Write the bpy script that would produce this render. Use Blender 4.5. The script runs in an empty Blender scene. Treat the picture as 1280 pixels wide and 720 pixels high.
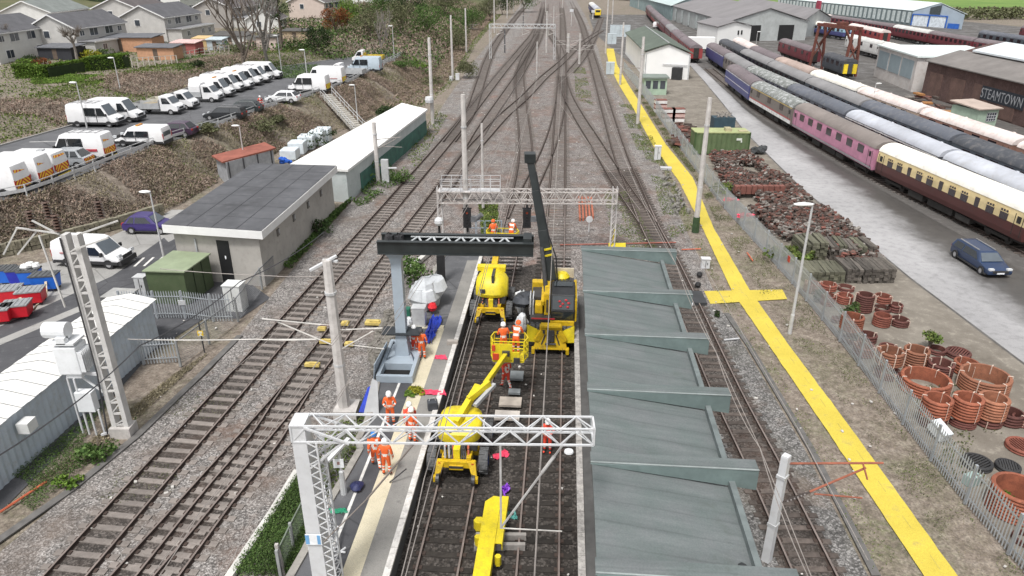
import bpy, bmesh, math, random
from mathutils import Vector, Matrix, Euler, noise as mnoise
random.seed(7)
R = math.radians
PI = math.pi
scene = bpy.context.scene
COL = scene.collection
F, TH, CH = 898.0, R(24.3), 20.0
cT, sT = math.cos(TH), math.sin(TH)
def P(px, py, z=0.0):
 """ground point at height z seen at picture position px, py"""
 u = (px - 640) / F; v = (py - 360) / F
 t = (CH - z) / (cT * v + sT)
 return Vector((u * t, (cT - sT * v) * t, z))
def Zat(y, py):
 v = (py - 360) / F
 return CH - y * (v * cT + sT) / (cT - v * sT)
def Xat(y, z, px):
 return (px - 640) / F * (y * cT + (CH - z) * sT)
TDX = 0.0710                      # the platform tracks run 4 degrees to the right of the view
def TX(x0, y): return x0 + TDX * y
TANG = -math.atan(TDX)            # rotation of things that follow the tracks
MATS = {}
def ramp(nt, stops, fac):
 n = nt.nodes.new('ShaderNodeValToRGB')
 el = n.color_ramp.elements
 while len(el) < len(stops): el.new(0.5)
 for e, (p, c) in zip(el, stops):
  e.position = p; e.color = (c[0], c[1], c[2], 1)
 nt.links.new(fac, n.inputs[0])
 return n.outputs[0]
def noise_node(nt, vec, scale, detail=3, rough=0.6):
 n = nt.nodes.new('ShaderNodeTexNoise')
 n.inputs['Scale'].default_value = scale; n.inputs['Detail'].default_value = detail
 n.inputs['Roughness'].default_value = rough
 nt.links.new(vec, n.inputs['Vector'])
 return n.outputs['Fac']
def mixc(nt, fac, a, b, mode='MIX'):
 n = nt.nodes.new('ShaderNodeMix'); n.data_type = 'RGBA'; n.blend_type = mode
 if isinstance(fac, (int, float)): n.inputs[0].default_value = fac
 else: nt.links.new(fac, n.inputs[0])
 for k, x in ((6, a), (7, b)):
  if isinstance(x, (tuple, list)): n.inputs[k].default_value = (x[0], x[1], x[2], 1)
  else: nt.links.new(x, n.inputs[k])
 return n.outputs[2]
def newmat(name, rough=0.7, metal=0.0):
 m = bpy.data.materials.new(name); m.use_nodes = True
 nt = m.node_tree
 b = nt.nodes['Principled BSDF']
 b.inputs['Roughness'].default_value = rough; b.inputs['Metallic'].default_value = metal
 return m, nt, b
def coords(nt, kind='Object'):
 return nt.nodes.new('ShaderNodeTexCoord').outputs[kind]
def worldpos(nt):
 return nt.nodes.new('ShaderNodeNewGeometry').outputs['Position']
def bump(nt, b, h, s=0.3, d=0.02):
 n = nt.nodes.new('ShaderNodeBump'); n.inputs['Strength'].default_value = s; n.inputs['Distance'].default_value = d
 nt.links.new(h, n.inputs['Height']); nt.links.new(n.outputs[0], b.inputs['Normal'])
def hexc(r, g, b):
 f = lambda c: (c / 255 / 12.92) if c <= 10 else (((c / 255) + .055) / 1.055) ** 2.4
 return (f(r), f(g), f(b))
def M(name, col=(.5, .5, .5), rough=.6, var=.25, scale=1.5, metal=0., dirt=None, dirtamt=.35, rnd=0., fine=0., spec=None):
 """painted / worn surface: base colour, soft variation, dirt blotches"""
 if name in MATS: return MATS[name]
 m, nt, b = newmat(name, rough, metal)
 v = coords(nt)
 n1 = noise_node(nt, v, scale, 4)
 lo = [c * (1 - var) for c in col]; hi = [min(1, c * (1 + var * .6)) for c in col]
 c = ramp(nt, [(.32, lo), (.68, hi)], n1)
 if dirt:
  n2 = noise_node(nt, v, scale * 2.3 + .7, 6, .7)
  f = ramp(nt, [(.5, (0, 0, 0)), (.72, (dirtamt,) * 3)], n2)
  c = mixc(nt, f, c, dirt)
 if fine:
  n3 = noise_node(nt, v, scale * 14, 2)
  f = ramp(nt, [(.3, (1 - fine,) * 3), (.7, (1 + fine * .4,) * 3)], n3)
  c = mixc(nt, 1.0, c, f, 'MULTIPLY')
 if rnd:
  oi = nt.nodes.new('ShaderNodeObjectInfo').outputs['Random']
  f = ramp(nt, [(0, (1 - rnd,) * 3), (1, (1 + rnd * .5,) * 3)], oi)
  c = mixc(nt, 1.0, c, f, 'MULTIPLY')
 nt.links.new(c, b.inputs['Base Color'])
 if spec is not None: b.inputs['Specular IOR Level'].default_value = spec
 MATS[name] = m
 return m
def MLEAF(name, cols, rough=.7):
 """foliage: each leaf clump its own tone"""
 if name in MATS: return MATS[name]
 m, nt, b = newmat(name, rough)
 g = nt.nodes.new('ShaderNodeNewGeometry')
 n = len(cols)
 c1 = ramp(nt, [(i / max(1, n - 1), c) for i, c in enumerate(cols)], g.outputs['Random Per Island'])
 n1 = noise_node(nt, g.outputs['Position'], .55, 3)
 f = ramp(nt, [(.3, (.6,) * 3), (.7, (1.25,) * 3)], n1)
 c = mixc(nt, 1.0, c1, f, 'MULTIPLY')
 nt.links.new(c, b.inputs['Base Color'])
 b.inputs['Specular IOR Level'].default_value = .2
 MATS[name] = m
 return m
class MB:
 def __init__(s): s.v = []; s.f = []; s.m = []
 def add(s, vs, fs, mi=0):
  o = len(s.v); s.v.extend([tuple(p) for p in vs])
  for f in fs: s.f.append(tuple(i + o for i in f)); s.m.append(mi)
  return s
 def box(s, c, d, rz=0., mi=0, rx=0., ry=0.):
  x, y, z = d[0] / 2, d[1] / 2, d[2] / 2
  vs = [Vector(p) for p in ((-x,-y,-z),(x,-y,-z),(x,y,-z),(-x,y,-z),(-x,-y,z),(x,-y,z),(x,y,z),(-x,y,z))]
  if rz or rx or ry:
   m = Euler((rx, ry, rz)).to_matrix(); vs = [m @ p for p in vs]
  c = Vector(c)
  return s.add([p + c for p in vs], [(0,3,2,1),(4,5,6,7),(0,1,5,4),(1,2,6,5),(2,3,7,6),(3,0,4,7)], mi)
 def bx(s, x0, x1, y0, y1, z0, z1, mi=0):
  return s.box(((x0+x1)/2, (y0+y1)/2, (z0+z1)/2), (x1-x0, y1-y0, z1-z0), 0, mi)
 def bar(s, a, b, w, h, mi=0, w2=None, h2=None):
  """rectangular bar between two points; w sideways, h up"""
  a = Vector(a); b = Vector(b); d = (b - a).normalized()
  up = Vector((0, 0, 1)) if abs(d.z) < .95 else Vector((0, 1, 0))
  r = d.cross(up).normalized(); u = r.cross(d)
  w2 = w if w2 is None else w2; h2 = h if h2 is None else h2
  vs = []
  for p, ww, hh in ((a, w, h), (b, w2, h2)):
   for sx, sz in ((-1,-1),(1,-1),(1,1),(-1,1)): vs.append(p + r*sx*ww/2 + u*sz*hh/2)
  return s.add(vs, [(3,2,1,0),(4,5,6,7),(0,1,5,4),(1,2,6,5),(2,3,7,6),(3,0,4,7)], mi)
 def tube(s, a, b, r, r2=None, n=6, mi=0, cap=True):
  return s.path([a, b], [r, r if r2 is None else r2], n, mi, cap)
 def path(s, pts, rad, n=6, mi=0, cap=True):
  pts = [Vector(p) for p in pts]; k = len(pts)
  if isinstance(rad, (int, float)): rad = [rad] * k
  vs = []; fs = []
  ref = None
  for i, p in enumerate(pts):
   d = (pts[min(i+1, k-1)] - pts[max(i-1, 0)])
   if d.length < 1e-9: d = Vector((0,0,1))
   d.normalize()
   if ref is None: ref = Vector((0,0,1)) if abs(d.z) < .9 else Vector((1,0,0))
   a = d.cross(ref)
   if a.length < 1e-5: a = d.cross(Vector((0,1,0)))
   a.normalize(); bb = d.cross(a)
   for j in range(n):
    t = 2*PI*j/n
    vs.append(p + (a*math.cos(t) + bb*math.sin(t)) * rad[i])
  for i in range(k-1):
   for j in range(n):
    j2 = (j+1) % n
    fs.append((i*n+j, i*n+j2, (i+1)*n+j2, (i+1)*n+j))
  if cap:
   fs.append(tuple(range(n-1, -1, -1))); fs.append(tuple((k-1)*n+j for j in range(n)))
  return s.add(vs, fs, mi)
 def lathe(s, prof, n=16, c=(0,0,0), mi=0, cap=False):
  vs = []; fs = []; k = len(prof)
  for r, z in prof:
   for j in range(n):
    t = 2*PI*j/n; vs.append((c[0]+r*math.cos(t), c[1]+r*math.sin(t), c[2]+z))
  for i in range(k-1):
   for j in range(n):
    j2 = (j+1) % n; fs.append((i*n+j, i*n+j2, (i+1)*n+j2, (i+1)*n+j))
  if cap:
   fs.append(tuple(range(n-1,-1,-1))); fs.append(tuple((k-1)*n+j for j in range(n)))
  return s.add(vs, fs, mi)
 def prism(s, pts, z0, z1, mi=0, mis=None):
  """vertical prism over a ground polygon"""
  k = len(pts)
  vs = [(p[0], p[1], z0) for p in pts] + [(p[0], p[1], z1) for p in pts]
  fs = [tuple(range(k-1,-1,-1)), tuple(range(k, 2*k))] + [(i, (i+1)%k, k+(i+1)%k, k+i) for i in range(k)]
  return s.add(vs, fs, mi)
 def extr(s, prof, a0, a1, axis='y', mi=0, sc=(1, 1)):
  """profile of (u, z) pairs pushed along an axis: axis y -> u is x; axis x -> u is y"""
  k = len(prof); vs = []
  for a, q in ((a0, sc[0]), (a1, sc[1])):
   for u, z in prof: vs.append((u*q, a, z) if axis == 'y' else (a, u*q, z))
  fs = [tuple(range(k)), tuple(range(2*k-1, k-1, -1))] + [(i, k+i, k+(i+1)%k, (i+1)%k) for i in range(k)]
  return s.add(vs, fs, mi)
 def poly(s, pts, mi=0): return s.add(pts, [tuple(range(len(pts)))], mi)
 def plate(s, pts, th, mi=0):
  """thin plate: polygon given thickness along its normal"""
  pts = [Vector(p) for p in pts]
  nrm = (pts[1]-pts[0]).cross(pts[2]-pts[0]).normalized() * th
  k = len(pts)
  return s.add(pts + [p + nrm for p in pts], [tuple(range(k-1,-1,-1)), tuple(range(k,2*k))] + [(i,(i+1)%k,k+(i+1)%k,k+i) for i in range(k)], mi)
 def ball(s, c, r, n=8, mi=0, jit=0.):
  r = (r, r, r) if isinstance(r, (int, float)) else r
  vs = []; fs = []; m = max(4, n//2)
  for i in range(m+1):
   t = PI*i/m
   for j in range(n):
    a = 2*PI*j/n; q = 1 + random.uniform(-jit, jit)
    vs.append((c[0]+r[0]*math.sin(t)*math.cos(a)*q, c[1]+r[1]*math.sin(t)*math.sin(a)*q, c[2]+r[2]*math.cos(t)*q))
  for i in range(m):
   for j in range(n):
    j2 = (j+1)%n; fs.append((i*n+j, (i+1)*n+j, (i+1)*n+j2, i*n+j2))
  return s.add(vs, fs, mi)
 def leaf(s, c, size, mi=0, flat=0., thin=1.):
  """one leaf clump: a randomly turned, slightly folded triangle pair"""
  a = Vector((random.gauss(0,1), random.gauss(0,1), random.gauss(0,1)*(1-flat))); a.normalize()
  b = Vector((random.gauss(0,1), random.gauss(0,1), random.gauss(0,1)*(1-flat))); b = (b - a*b.dot(a)).normalized()
  c = Vector(c); w = size*random.uniform(.6,1.2)*thin; h = size*random.uniform(.6,1.2)
  n = a.cross(b)*size*.25
  return s.add([c-a*w*.5, c-b*h*.35+n, c+a*w*.5, c+b*h*.5+n], [(0,1,2,3)], mi)
 def build(s, name, mats=None, parent=None, loc=None, rz=0., smooth=False, bevel=0., merge=False):
  me = bpy.data.meshes.new(name)
  me.from_pydata(s.v, [], s.f)
  if mats is not None:
   if not isinstance(mats, (list, tuple)): mats = [mats]
   for m in mats: me.materials.append(m)
   if len(mats) > 1: me.polygons.foreach_set('material_index', s.m)
  if bevel or merge:
   bm = bmesh.new(); bm.from_mesh(me)
   bmesh.ops.remove_doubles(bm, verts=bm.verts, dist=1e-4)
   if bevel:
    es = [e for e in bm.edges if len(e.link_faces) == 2 and e.calc_face_angle(0) > .5]
    bmesh.ops.bevel(bm, geom=es, offset=bevel, segments=2, profile=.6, affect='EDGES', clamp_overlap=True)
   bm.to_mesh(me); bm.free()
  if smooth:
   me.polygons.foreach_set('use_smooth', [True]*len(me.polygons))
   try: me.set_sharp_from_angle(angle=R(38))
   except Exception: pass
  me.update()
  o = bpy.data.objects.new(name, me); COL.objects.link(o)
  if parent is not None: o.parent = parent
  if loc is not None: o.location = loc
  o.rotation_euler[2] = rz
  return o
def tag(o, label, cat, group=None, kind=None):
 if label: o['label'] = label
 if cat: o['category'] = cat
 if group: o['group'] = group
 if kind: o['kind'] = kind
 return o
def thing(name, label, cat, loc=(0,0,0), rz=0., group=None):
 o = bpy.data.objects.new(name, None); o.empty_display_size = .2; COL.objects.link(o)
 o.location = loc; o.rotation_euler[2] = rz
 return tag(o, label, cat, group)
def kids(o): return [c for c in bpy.data.objects if c.parent == o]
KC = {}
def dup(root, loc=None, rz=None, label=None, group=None, scale=None):
 """copy a thing with its parts and sub-parts"""
 def cp(o, par):
  c = o.copy(); COL.objects.link(c)
  if par is not None: c.parent = par
  if o.name not in KC: KC[o.name] = [k for k in o.children]
  for ch in KC[o.name]: cp(ch, c)
  return c
 r = cp(root, None)
 if loc is not None: r.location = loc
 if rz is not None: r.rotation_euler[2] = rz
 if scale is not None: r.scale = scale if not isinstance(scale, (int, float)) else (scale,)*3
 if label: r['label'] = label
 if group: r['group'] = group
 return r
def pl(pts, t):
 """piecewise linear t -> value over (t, value) pairs"""
 if t <= pts[0][0]:
  a, b = pts[0], pts[1]
 elif t >= pts[-1][0]:
  a, b = pts[-2], pts[-1]
 else:
  for a, b in zip(pts, pts[1:]):
   if a[0] <= t <= b[0]: break
 return a[1] + (b[1]-a[1]) * (t-a[0]) / (b[0]-a[0])
def spline(pts, step=1.0):
 """smooth 2-D curve through points, resampled at equal steps"""
 pts = [Vector((p[0], p[1])) for p in pts]
 q = [pts[0]*2-pts[1]] + pts + [pts[-1]*2-pts[-2]]
 dense = []
 for i in range(1, len(q)-2):
  a, b, c, d = q[i-1], q[i], q[i+1], q[i+2]
  n = max(4, int((c-b).length/.7))
  for k in range(n):
   t = k/n
   dense.append(.5*((2*b) + (c-a)*t + (2*a-5*b+4*c-d)*t*t + (3*b-a-3*c+d)*t**3))
 dense.append(pts[-1])
 out = [dense[0]]; acc = 0
 for a, b in zip(dense, dense[1:]):
  L = (b-a).length
  if L < 1e-9: continue
  while acc + L >= step:
   t = (step-acc)/L; a = a + (b-a)*t; out.append(a.copy()); L = (b-a).length; acc = 0
  acc += L
 return out
def offset(line, d):
 out = []
 for i, p in enumerate(line):
  t = (line[min(i+1, len(line)-1)] - line[max(i-1, 0)]).normalized()
  out.append(Vector((p.x + t.y*d, p.y - t.x*d)))   # +d to the right of travel
 return out
# ================================================================ SETTING MATERIALS
def ground_mat():
 m, nt, b = newmat('verge_ground', .95)
 v = worldpos(nt)
 n1 = noise_node(nt, v, .22, 5, .65); n2 = noise_node(nt, v, 2.2, 4, .7); n3 = noise_node(nt, v, 11, 2)
 dirt = ramp(nt, [(.3, (.13,.105,.083)), (.5, (.215,.178,.145)), (.72, (.31,.27,.225))], n2)
 grass = ramp(nt, [(.3, (.035,.055,.014)), (.7, (.115,.145,.035))], n2)
 f = ramp(nt, [(.48, (0,0,0)), (.64, (.5,)*3)], n1)
 n5 = noise_node(nt, v, 5., 4, .75); f5 = ramp(nt, [(.42, (.25,)*3), (.6, (1,)*3)], n5); f = mixc(nt, 1., f, f5, 'MULTIPLY')
 c = mixc(nt, f, dirt, grass)
 g = ramp(nt, [(.3, (.6,)*3), (.7, (1.25,)*3)], n3)
 nt.links.new(mixc(nt, 1., c, g, 'MULTIPLY'), b.inputs['Base Color'])
 bump(nt, b, n3, .6, .05)
 return m
def ballast_mat(name, lo, mid, hi, stain, stainpos=(.5,.68), sc=10., wet=None):
 m, nt, b = newmat(name, .9)
 v = worldpos(nt)
 vo = nt.nodes.new('ShaderNodeTexVoronoi'); vo.inputs['Scale'].default_value = sc
 nt.links.new(v, vo.inputs['Vector'])
 sep = nt.nodes.new('ShaderNodeSeparateColor'); nt.links.new(vo.outputs['Color'], sep.inputs[0])
 c = ramp(nt, [(.05, lo), (.5, mid), (.95, hi)], sep.outputs[0])
 e = ramp(nt, [(.0, (1.1,)*3), (.55, (.9,)*3), (.9, (.45,)*3)], vo.outputs['Distance'])
 c = mixc(nt, 1., c, e, 'MULTIPLY')
 n1 = noise_node(nt, v, .3, 6, .7)
 f = ramp(nt, [(stainpos[0], (0,0,0)), (stainpos[1], (.75,)*3)], n1)
 c = mixc(nt, f, c, stain)
 nr = noise_node(nt, v, .13, 5, .7); fr_ = ramp(nt, [(.56, (0,0,0)), (.68, (.5,)*3)], nr)
 c = mixc(nt, fr_, c, [stain[0]*1.5, stain[1]*1.05, stain[2]*.85])
 n2 = noise_node(nt, v, 1.1, 5, .7)
 g = ramp(nt, [(.28, (.55,)*3), (.5, (.95,)*3), (.72, (1.3,)*3)], n2)
 c = mixc(nt, 1., c, g, 'MULTIPLY')
 nt.links.new(c, b.inputs['Base Color'])
 bump(nt, b, vo.outputs['Distance'], .7, .04)
 return m
def slab_mat(name, a, bcol, patch, rough=.85, sc=.35, cracks=True, wet=0., pt=.55):
 """tarmac or concrete: blotches, stains, fine grain, hairline cracks"""
 m, nt, b = newmat(name, rough)
 v = worldpos(nt)
 n1 = noise_node(nt, v, sc, 6, .7); n2 = noise_node(nt, v, 26, 2); n4 = noise_node(nt, v, sc*4, 5, .7)
 c = ramp(nt, [(.34, a), (.66, bcol)], n1)
 f = ramp(nt, [(pt, (0,0,0)), (pt+.15, (.75,)*3)], n4)
 c = mixc(nt, f, c, patch)
 g = ramp(nt, [(.3, (.82,)*3), (.7, (1.12,)*3)], n2)
 c = mixc(nt, 1., c, g, 'MULTIPLY')
 if cracks:
  vo = nt.nodes.new('ShaderNodeTexVoronoi'); vo.feature = 'DISTANCE_TO_EDGE'; vo.inputs['Scale'].default_value = .22
  nt.links.new(v, vo.inputs['Vector'])
  k = ramp(nt, [(0., (.55,)*3), (.012, (1,)*3)], vo.outputs['Distance'])
  c = mixc(nt, 1., c, k, 'MULTIPLY')
 nt.links.new(c, b.inputs['Base Color'])
 if wet:
  r = ramp(nt, [(.45, (rough,)*3), (.62, (wet,)*3)], n1)
  nt.links.new(r, b.inputs['Roughness'])
 return m
G_VERGE = ground_mat()
G_BALLAST = ballast_mat('ballast_stone', (.105,.097,.091), (.222,.205,.193), (.42,.395,.378), (.15,.118,.098), (.48,.66), sc=15.)
G_BROWN = ballast_mat('ballast_brown', (.10,.088,.08), (.205,.182,.169), (.37,.34,.325), (.15,.10,.08), (.47,.63), sc=13.)
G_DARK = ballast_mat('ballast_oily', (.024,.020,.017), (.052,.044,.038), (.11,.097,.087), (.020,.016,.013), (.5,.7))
G_TAR = slab_mat('tarmac', (.085,.087,.093), (.125,.127,.135), (.16,.16,.165))
G_TARD = slab_mat('tarmac_dark', (.055,.056,.062), (.085,.086,.093), (.12,.12,.125))
G_CONC = slab_mat('concrete_road', (.35,.345,.35), (.47,.465,.47), (.29,.285,.285), .8, .25, False)
G_CRIB = ballast_mat('ballast_crib', (.038,.032,.028), (.08,.068,.06), (.16,.14,.128), (.06,.046,.038), (.45,.65), sc=14.)
G_CONCD = slab_mat('concrete_yard', (.25,.245,.235), (.38,.375,.36), (.20,.19,.175))
G_YARD = slab_mat('yard_dirt', (.075,.07,.066), (.135,.127,.12), (.17,.16,.15), .8, .25, False, .35)
G_COMP = slab_mat('compound_dirt', (.14,.122,.10), (.25,.225,.19), (.33,.30,.25), .9, .4, False)
G_YEL = slab_mat('yellow_walkway', (.52,.41,.055), (.64,.51,.07), (.40,.32,.10), .8, .4, False, pt=.56)
G_FIELD = slab_mat('field', (.10,.19,.035), (.16,.25,.05), (.19,.25,.08), 1., .03, False)
G_HILL = slab_mat('hillside', (.055,.075,.02), (.13,.115,.06), (.10,.14,.035), 1., .09, False)
G_WHITE = M('white_line', (.70,.69,.66), .7, .2, 2., dirt=(.28,.27,.26), dirtamt=.6)
G_CREAM = slab_mat('cream_stripe', (.52,.47,.34), (.66,.60,.45), (.40,.37,.30), .85, .8, False)
def struct(o): o['kind'] = 'structure'; return o
def sheet(name, pts, z, m, kind='structure'):
 mb = MB(); mb.poly([(p[0], p[1], z) for p in pts])
 o = mb.build(name, m)
 if o.data.polygons[0].normal.z < 0:
  o.data.flip_normals()
 o['kind'] = kind
 return o
def strip(name, L, Rr, z, m):
 """sheet between two lines of equal length"""
 mb = MB(); n = len(L)
 mb.add([(p[0], p[1], z) for p in L] + [(p[0], p[1], z) for p in Rr], [(i, n+i, n+i+1, i+1) for i in range(n-1)])
 o = mb.build(name, m)
 if o.data.polygons[0].normal.z < 0: o.data.flip_normals()
 o['kind'] = 'structure'
 return o
# ================================================================ TERRAIN
ZP = 3.5                                             # car park level
ZG = 5.0                                             # gardens behind
def wline(pts, z): return sorted([(P(x, y, z).y, P(x, y, z).x) for x, y in pts])
FOOT = wline([(0,320),(40,312),(150,285),(210,265),(300,215),(350,190),(440,160),(500,130),(530,110),(560,75),(575,55),(612,20),(640,2)], 0)
EDGE = wline([(0,252),(42,244),(107,217),(197,182),(270,160),(312,145),(352,130),(400,117),(435,105),(500,72)], ZP)
BACK = wline([(0,182),(95,155),(250,105)], ZP) + [(120.,-46.0), (128.,-42.), (138.,-36.), (146.,-30.5), (152.,-26.), (158.,-22.2)]
def xfoot(y): return pl(FOOT, y)
def xedge(y):
 if y <= 144: return min(pl(EDGE, y), xfoot(y)-1.5)
 return min(pl(EDGE, 144)+ (y-144)*.03, xfoot(y)-2.5)
def xback(y):
 if y >= 156: return xedge(y)-.2
 return min(pl(BACK, y), xedge(y)-.2)
def sst(t): t = max(0., min(1., t)); return t*t*(3-2*t)
def height(x, y):
 if y < 5: y = 5
 f = xfoot(y); e = xedge(y); b = xback(y)
 if x > f:
  z = 0.
  if x > 60 and y > 300: z = (min(x, 500)-60)*.004*min(1, (y-300)/200)
  return z
 n = mnoise.noise(Vector((x*.21, y*.21, 0)))*.5 + mnoise.noise(Vector((x*.6, y*.6, 4)))*.22
 if x > e:
  t = (f-x)/max(.5, f-e)
  return ZP*sst(t*.94+.03) + n*math.sin(PI*min(1, t))*.7
 if x >= b: return ZP
 d = b-x
 return ZP + (ZG-ZP)*sst(d/7) + n*min(1, d/3)*.45 + max(0, d-25)*.02 + max(0, y-150)*.02*sst(d/14)
xs = [-600,-450,-330,-250,-200,-170,-150,-130,-118] + [-110+1.4*i for i in range(79)] + [4,12,20,40,60,90,130,180,250,330,420,550,700]
ys = [-30,-10] + [6+1.7*i for i in range(103)] + [184+7*i for i in range(30)] + [400,430,470,520,600,700,850,1100,1500]
mb = MB(); W = len(xs)
for y in ys:
 for x in xs: mb.v.append((x, y, height(x, y)-.05))
for j in range(len(ys)-1):
 for i in range(W-1):
  mb.f.append((j*W+i, j*W+i+1, (j+1)*W+i+1, (j+1)*W+i)); mb.m.append(1 if (xs[i] < -12 and ys[j] > 182) or xs[i] < -125 else 0)
ground = struct(mb.build('ground', [G_VERGE, G_HILL], smooth=True))
ccL = [P(*p) for p in ((0,690),(172,545),(265,462),(345,362),(395,302),(440,252),(490,202),(535,160),(560,122),(588,82),(610,55),(640,20),(655,0))]
ccL.insert(0, Vector((ccL[0].x-6.5, 8, 0)))
ccR = [P(*p) for p in ((1085,720),(1005,560),(930,432),(903,390),(880,335),(852,275),(832,222),(803,170),(778,125),(756,92),(748,62),(740,40),(732,20),(720,0))]
ccR.insert(0, Vector((ccR[0].x-.3, 8, 0)))
sheet('track_bed', ccL + ccR[::-1], .0, G_BALLAST)
sheet('throat_bed', [(TX(-9.5,44),44),(TX(-5.3,44),44),(TX(1.0,47),47),(TX(8.4,47),47)] + [P(*p) for p in ((858,300),(815,240),(790,190),(765,120),(740,62),(716,20),(705,0),(672,0),(640,60),(600,110),(556,170),(500,230))], .004, G_BROWN)
sheet('track_bed_grey', [(TX(1.2,8),8),(TX(1.2,44),44),(TX(8.,44),44)] + [P(*p) for p in ((905,392),(930,432),(1005,560),(1085,720))] + [(15.6,8)], .006, ballast_mat('ballast_grey', (.085,.082,.078), (.165,.158,.152), (.33,.32,.31), (.11,.105,.088), sc=14.))
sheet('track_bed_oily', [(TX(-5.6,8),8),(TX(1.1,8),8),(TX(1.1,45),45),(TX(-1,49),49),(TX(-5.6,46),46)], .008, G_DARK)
sheet('access_road', [P(*p) for p in ((-80,432),(0,400),(120,348),(165,322),(215,296),(250,294),(300,345),(338,372),(300,398),(255,398),(190,440),(120,520),(0,640))] + [(-24,22),(-44,22)], -.01, G_TARD)
sheet('access_road_joint', [P(*p) for p in ((-40,440),(110,378),(115,383),(-40,448))], -.002, G_CONCD)
sheet('yard_pad', [P(*p) for p in ((-80,360),(70,325),(150,290),(215,262),(250,262),(235,290),(180,318),(140,345),(0,408),(-80,440))], -.006, G_CONCD)
sheet('yard_patch', [P(*p) for p in ((168,323),(205,297),(220,312),(190,338))], -.002, G_TARD)
for k in range(4):
 a, b_ = P(168+k*12, 333-k*.5), P(180+k*12, 322-k*.5)
 d = Vector((.09, .0, 0))
 sheet('bay_marking', [a-d, a+d, b_+d, b_-d], .003, G_WHITE)
def at(pts, y): return pl([(p[1], p[0]) for p in pts], y)
FEN = sorted([tuple(P(*p))[:2] for p in ((1280,715),(1230,660),(1150,560),(1060,440),(990,355),(900,255),(850,185),(808,125),(780,90),(766,66))], key=lambda p: p[1])
FEN.insert(0, (18.3, 12.))
RDL = [(28.2,10),(28.0,34),(27.7,46),(28.2,68),(30.2,93),(33,115),(36,140),(38.5,163),(43,210)]
RDR = [(31.2,10),(31.4,39),(32.1,52),(33.2,65),(33.6,87),(35,110),(38,134),(40.5,163),(45,210)]
ygrid = [10+4*i for i in range(51)]
sheet('compound_ground', [(at(FEN, y)+.2, y) for y in range(10, 160, 6)] + [(at(RDL, y)+.2, y) for y in range(159, 8, -6)], -.004, G_COMP)
sheet('coach_yard', [(31, 8),(75, 8),(110, 60),(190,200),(170,300),(60,330),(33,330),(26,240),(26,165),(31,100)], -.008, G_YARD)
def road_mat():
 m, nt, b = newmat('yard_road', .8)
 at_ = nt.nodes.new('ShaderNodeAttribute'); at_.attribute_name = 'grime'; v = worldpos(nt)
 n1 = noise_node(nt, v, .35, 6, .7); n2 = noise_node(nt, v, .09, 4, .6); n3 = noise_node(nt, v, 22, 2); n4 = noise_node(nt, v, 1.6, 5, .7)
 ad = nt.nodes.new('ShaderNodeMath'); ad.operation = 'MULTIPLY_ADD'; ad.inputs[1].default_value = .55; nt.links.new(n1, ad.inputs[0]); nt.links.new(at_.outputs['Fac'], ad.inputs[2])
 c = ramp(nt, [(.58, (.37,.365,.37)), (.78, (.26,.255,.255)), (.92, (.105,.10,.096)), (1.15, (.09,.085,.08))], ad.outputs[0])
 g = ramp(nt, [(.3, (.74,)*3), (.5, (1,)*3), (.75, (1.1,)*3)], n4); c = mixc(nt, 1., c, g, 'MULTIPLY')
 g = ramp(nt, [(.3, (.78,)*3), (.7, (1.1,)*3)], n2); c = mixc(nt, 1., c, g, 'MULTIPLY')
 g = ramp(nt, [(.3, (.86,)*3), (.7, (1.1,)*3)], n3); nt.links.new(mixc(nt, 1., c, g, 'MULTIPLY'), b.inputs['Base Color'])
 r = ramp(nt, [(.5, (.85,)*3), (.95, (.45,)*3)], ad.outputs[0]); nt.links.new(r, b.inputs['Roughness'])
 return m
RK = [(36.5,10),(36.6,34),(36.4,52),(35.9,66),(35.3,87),(35.4,110),(37.2,131),(40.5,163),(45,210)]
mb = MB(); ygr = [10+1.5*i for i in range(130)]; gr = []
for y in ygr:
 a, b_ = at(RDL, y), at(RK, y); cut = (at(RDR, y)-a)/(b_-a)
 for i in range(13):
  t = i/12; mb.v.append((a+(b_-a)*t, y, .004)); gr.append(max(0, min(1, .62*t/cut if t < cut else .62+.38*(t-cut)/max(.01,1-cut)*1.2)))
for j in range(len(ygr)-1):
 for i in range(12): q = j*13+i; mb.f.append((q,q+1,q+14,q+13)); mb.m.append(0)
o = struct(mb.build('concrete_road', road_mat()))
atr = o.data.attributes.new('grime', 'FLOAT', 'POINT'); atr.data.foreach_set('value', [max(0, g-.12) for g in gr])
strip('road_edge', [(at(RDL, y)-.0, y) for y in ygrid], [(at(RDL, y)+.16, y) for y in ygrid], .010, G_YARD)
YW = [P(*p) for p in ((1155,720),(1035,540),(960,430),(915,364),(878,285),(849,227),(815,180),(793,138),(773,105),(761,80),(757,60))]
YE = [P(*p) for p in ((1197,720),(1067,540),(985,430),(938,364),(892,285),(866,222),(832,180),(806,138),(785,105),(771,80),(767,60))]
YW.insert(0, Vector((YW[0].x, 8, 0))); YE.insert(0, Vector((YE[0].x, 8, 0)))
ya = [10+.5*i for i in range(370)]
def wob(y, k): return .05*mnoise.noise(Vector((y*1.3,k,0)))+.03*mnoise.noise(Vector((y*4,k,3)))
YWt = [(p.x,p.y) for p in YW]; YEt = [(p.x,p.y) for p in YE]
strip('yellow_path', [(at(YWt, y)+wob(y,1), y) for y in ya], [(at(YEt, y)+wob(y,9), y) for y in ya], .012, G_YEL)
sheet('yellow_path_crossing', [P(*p) for p in ((880,364),(978,362),(984,374),(888,380))], .016, G_YEL)
mbk = MB()
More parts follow.
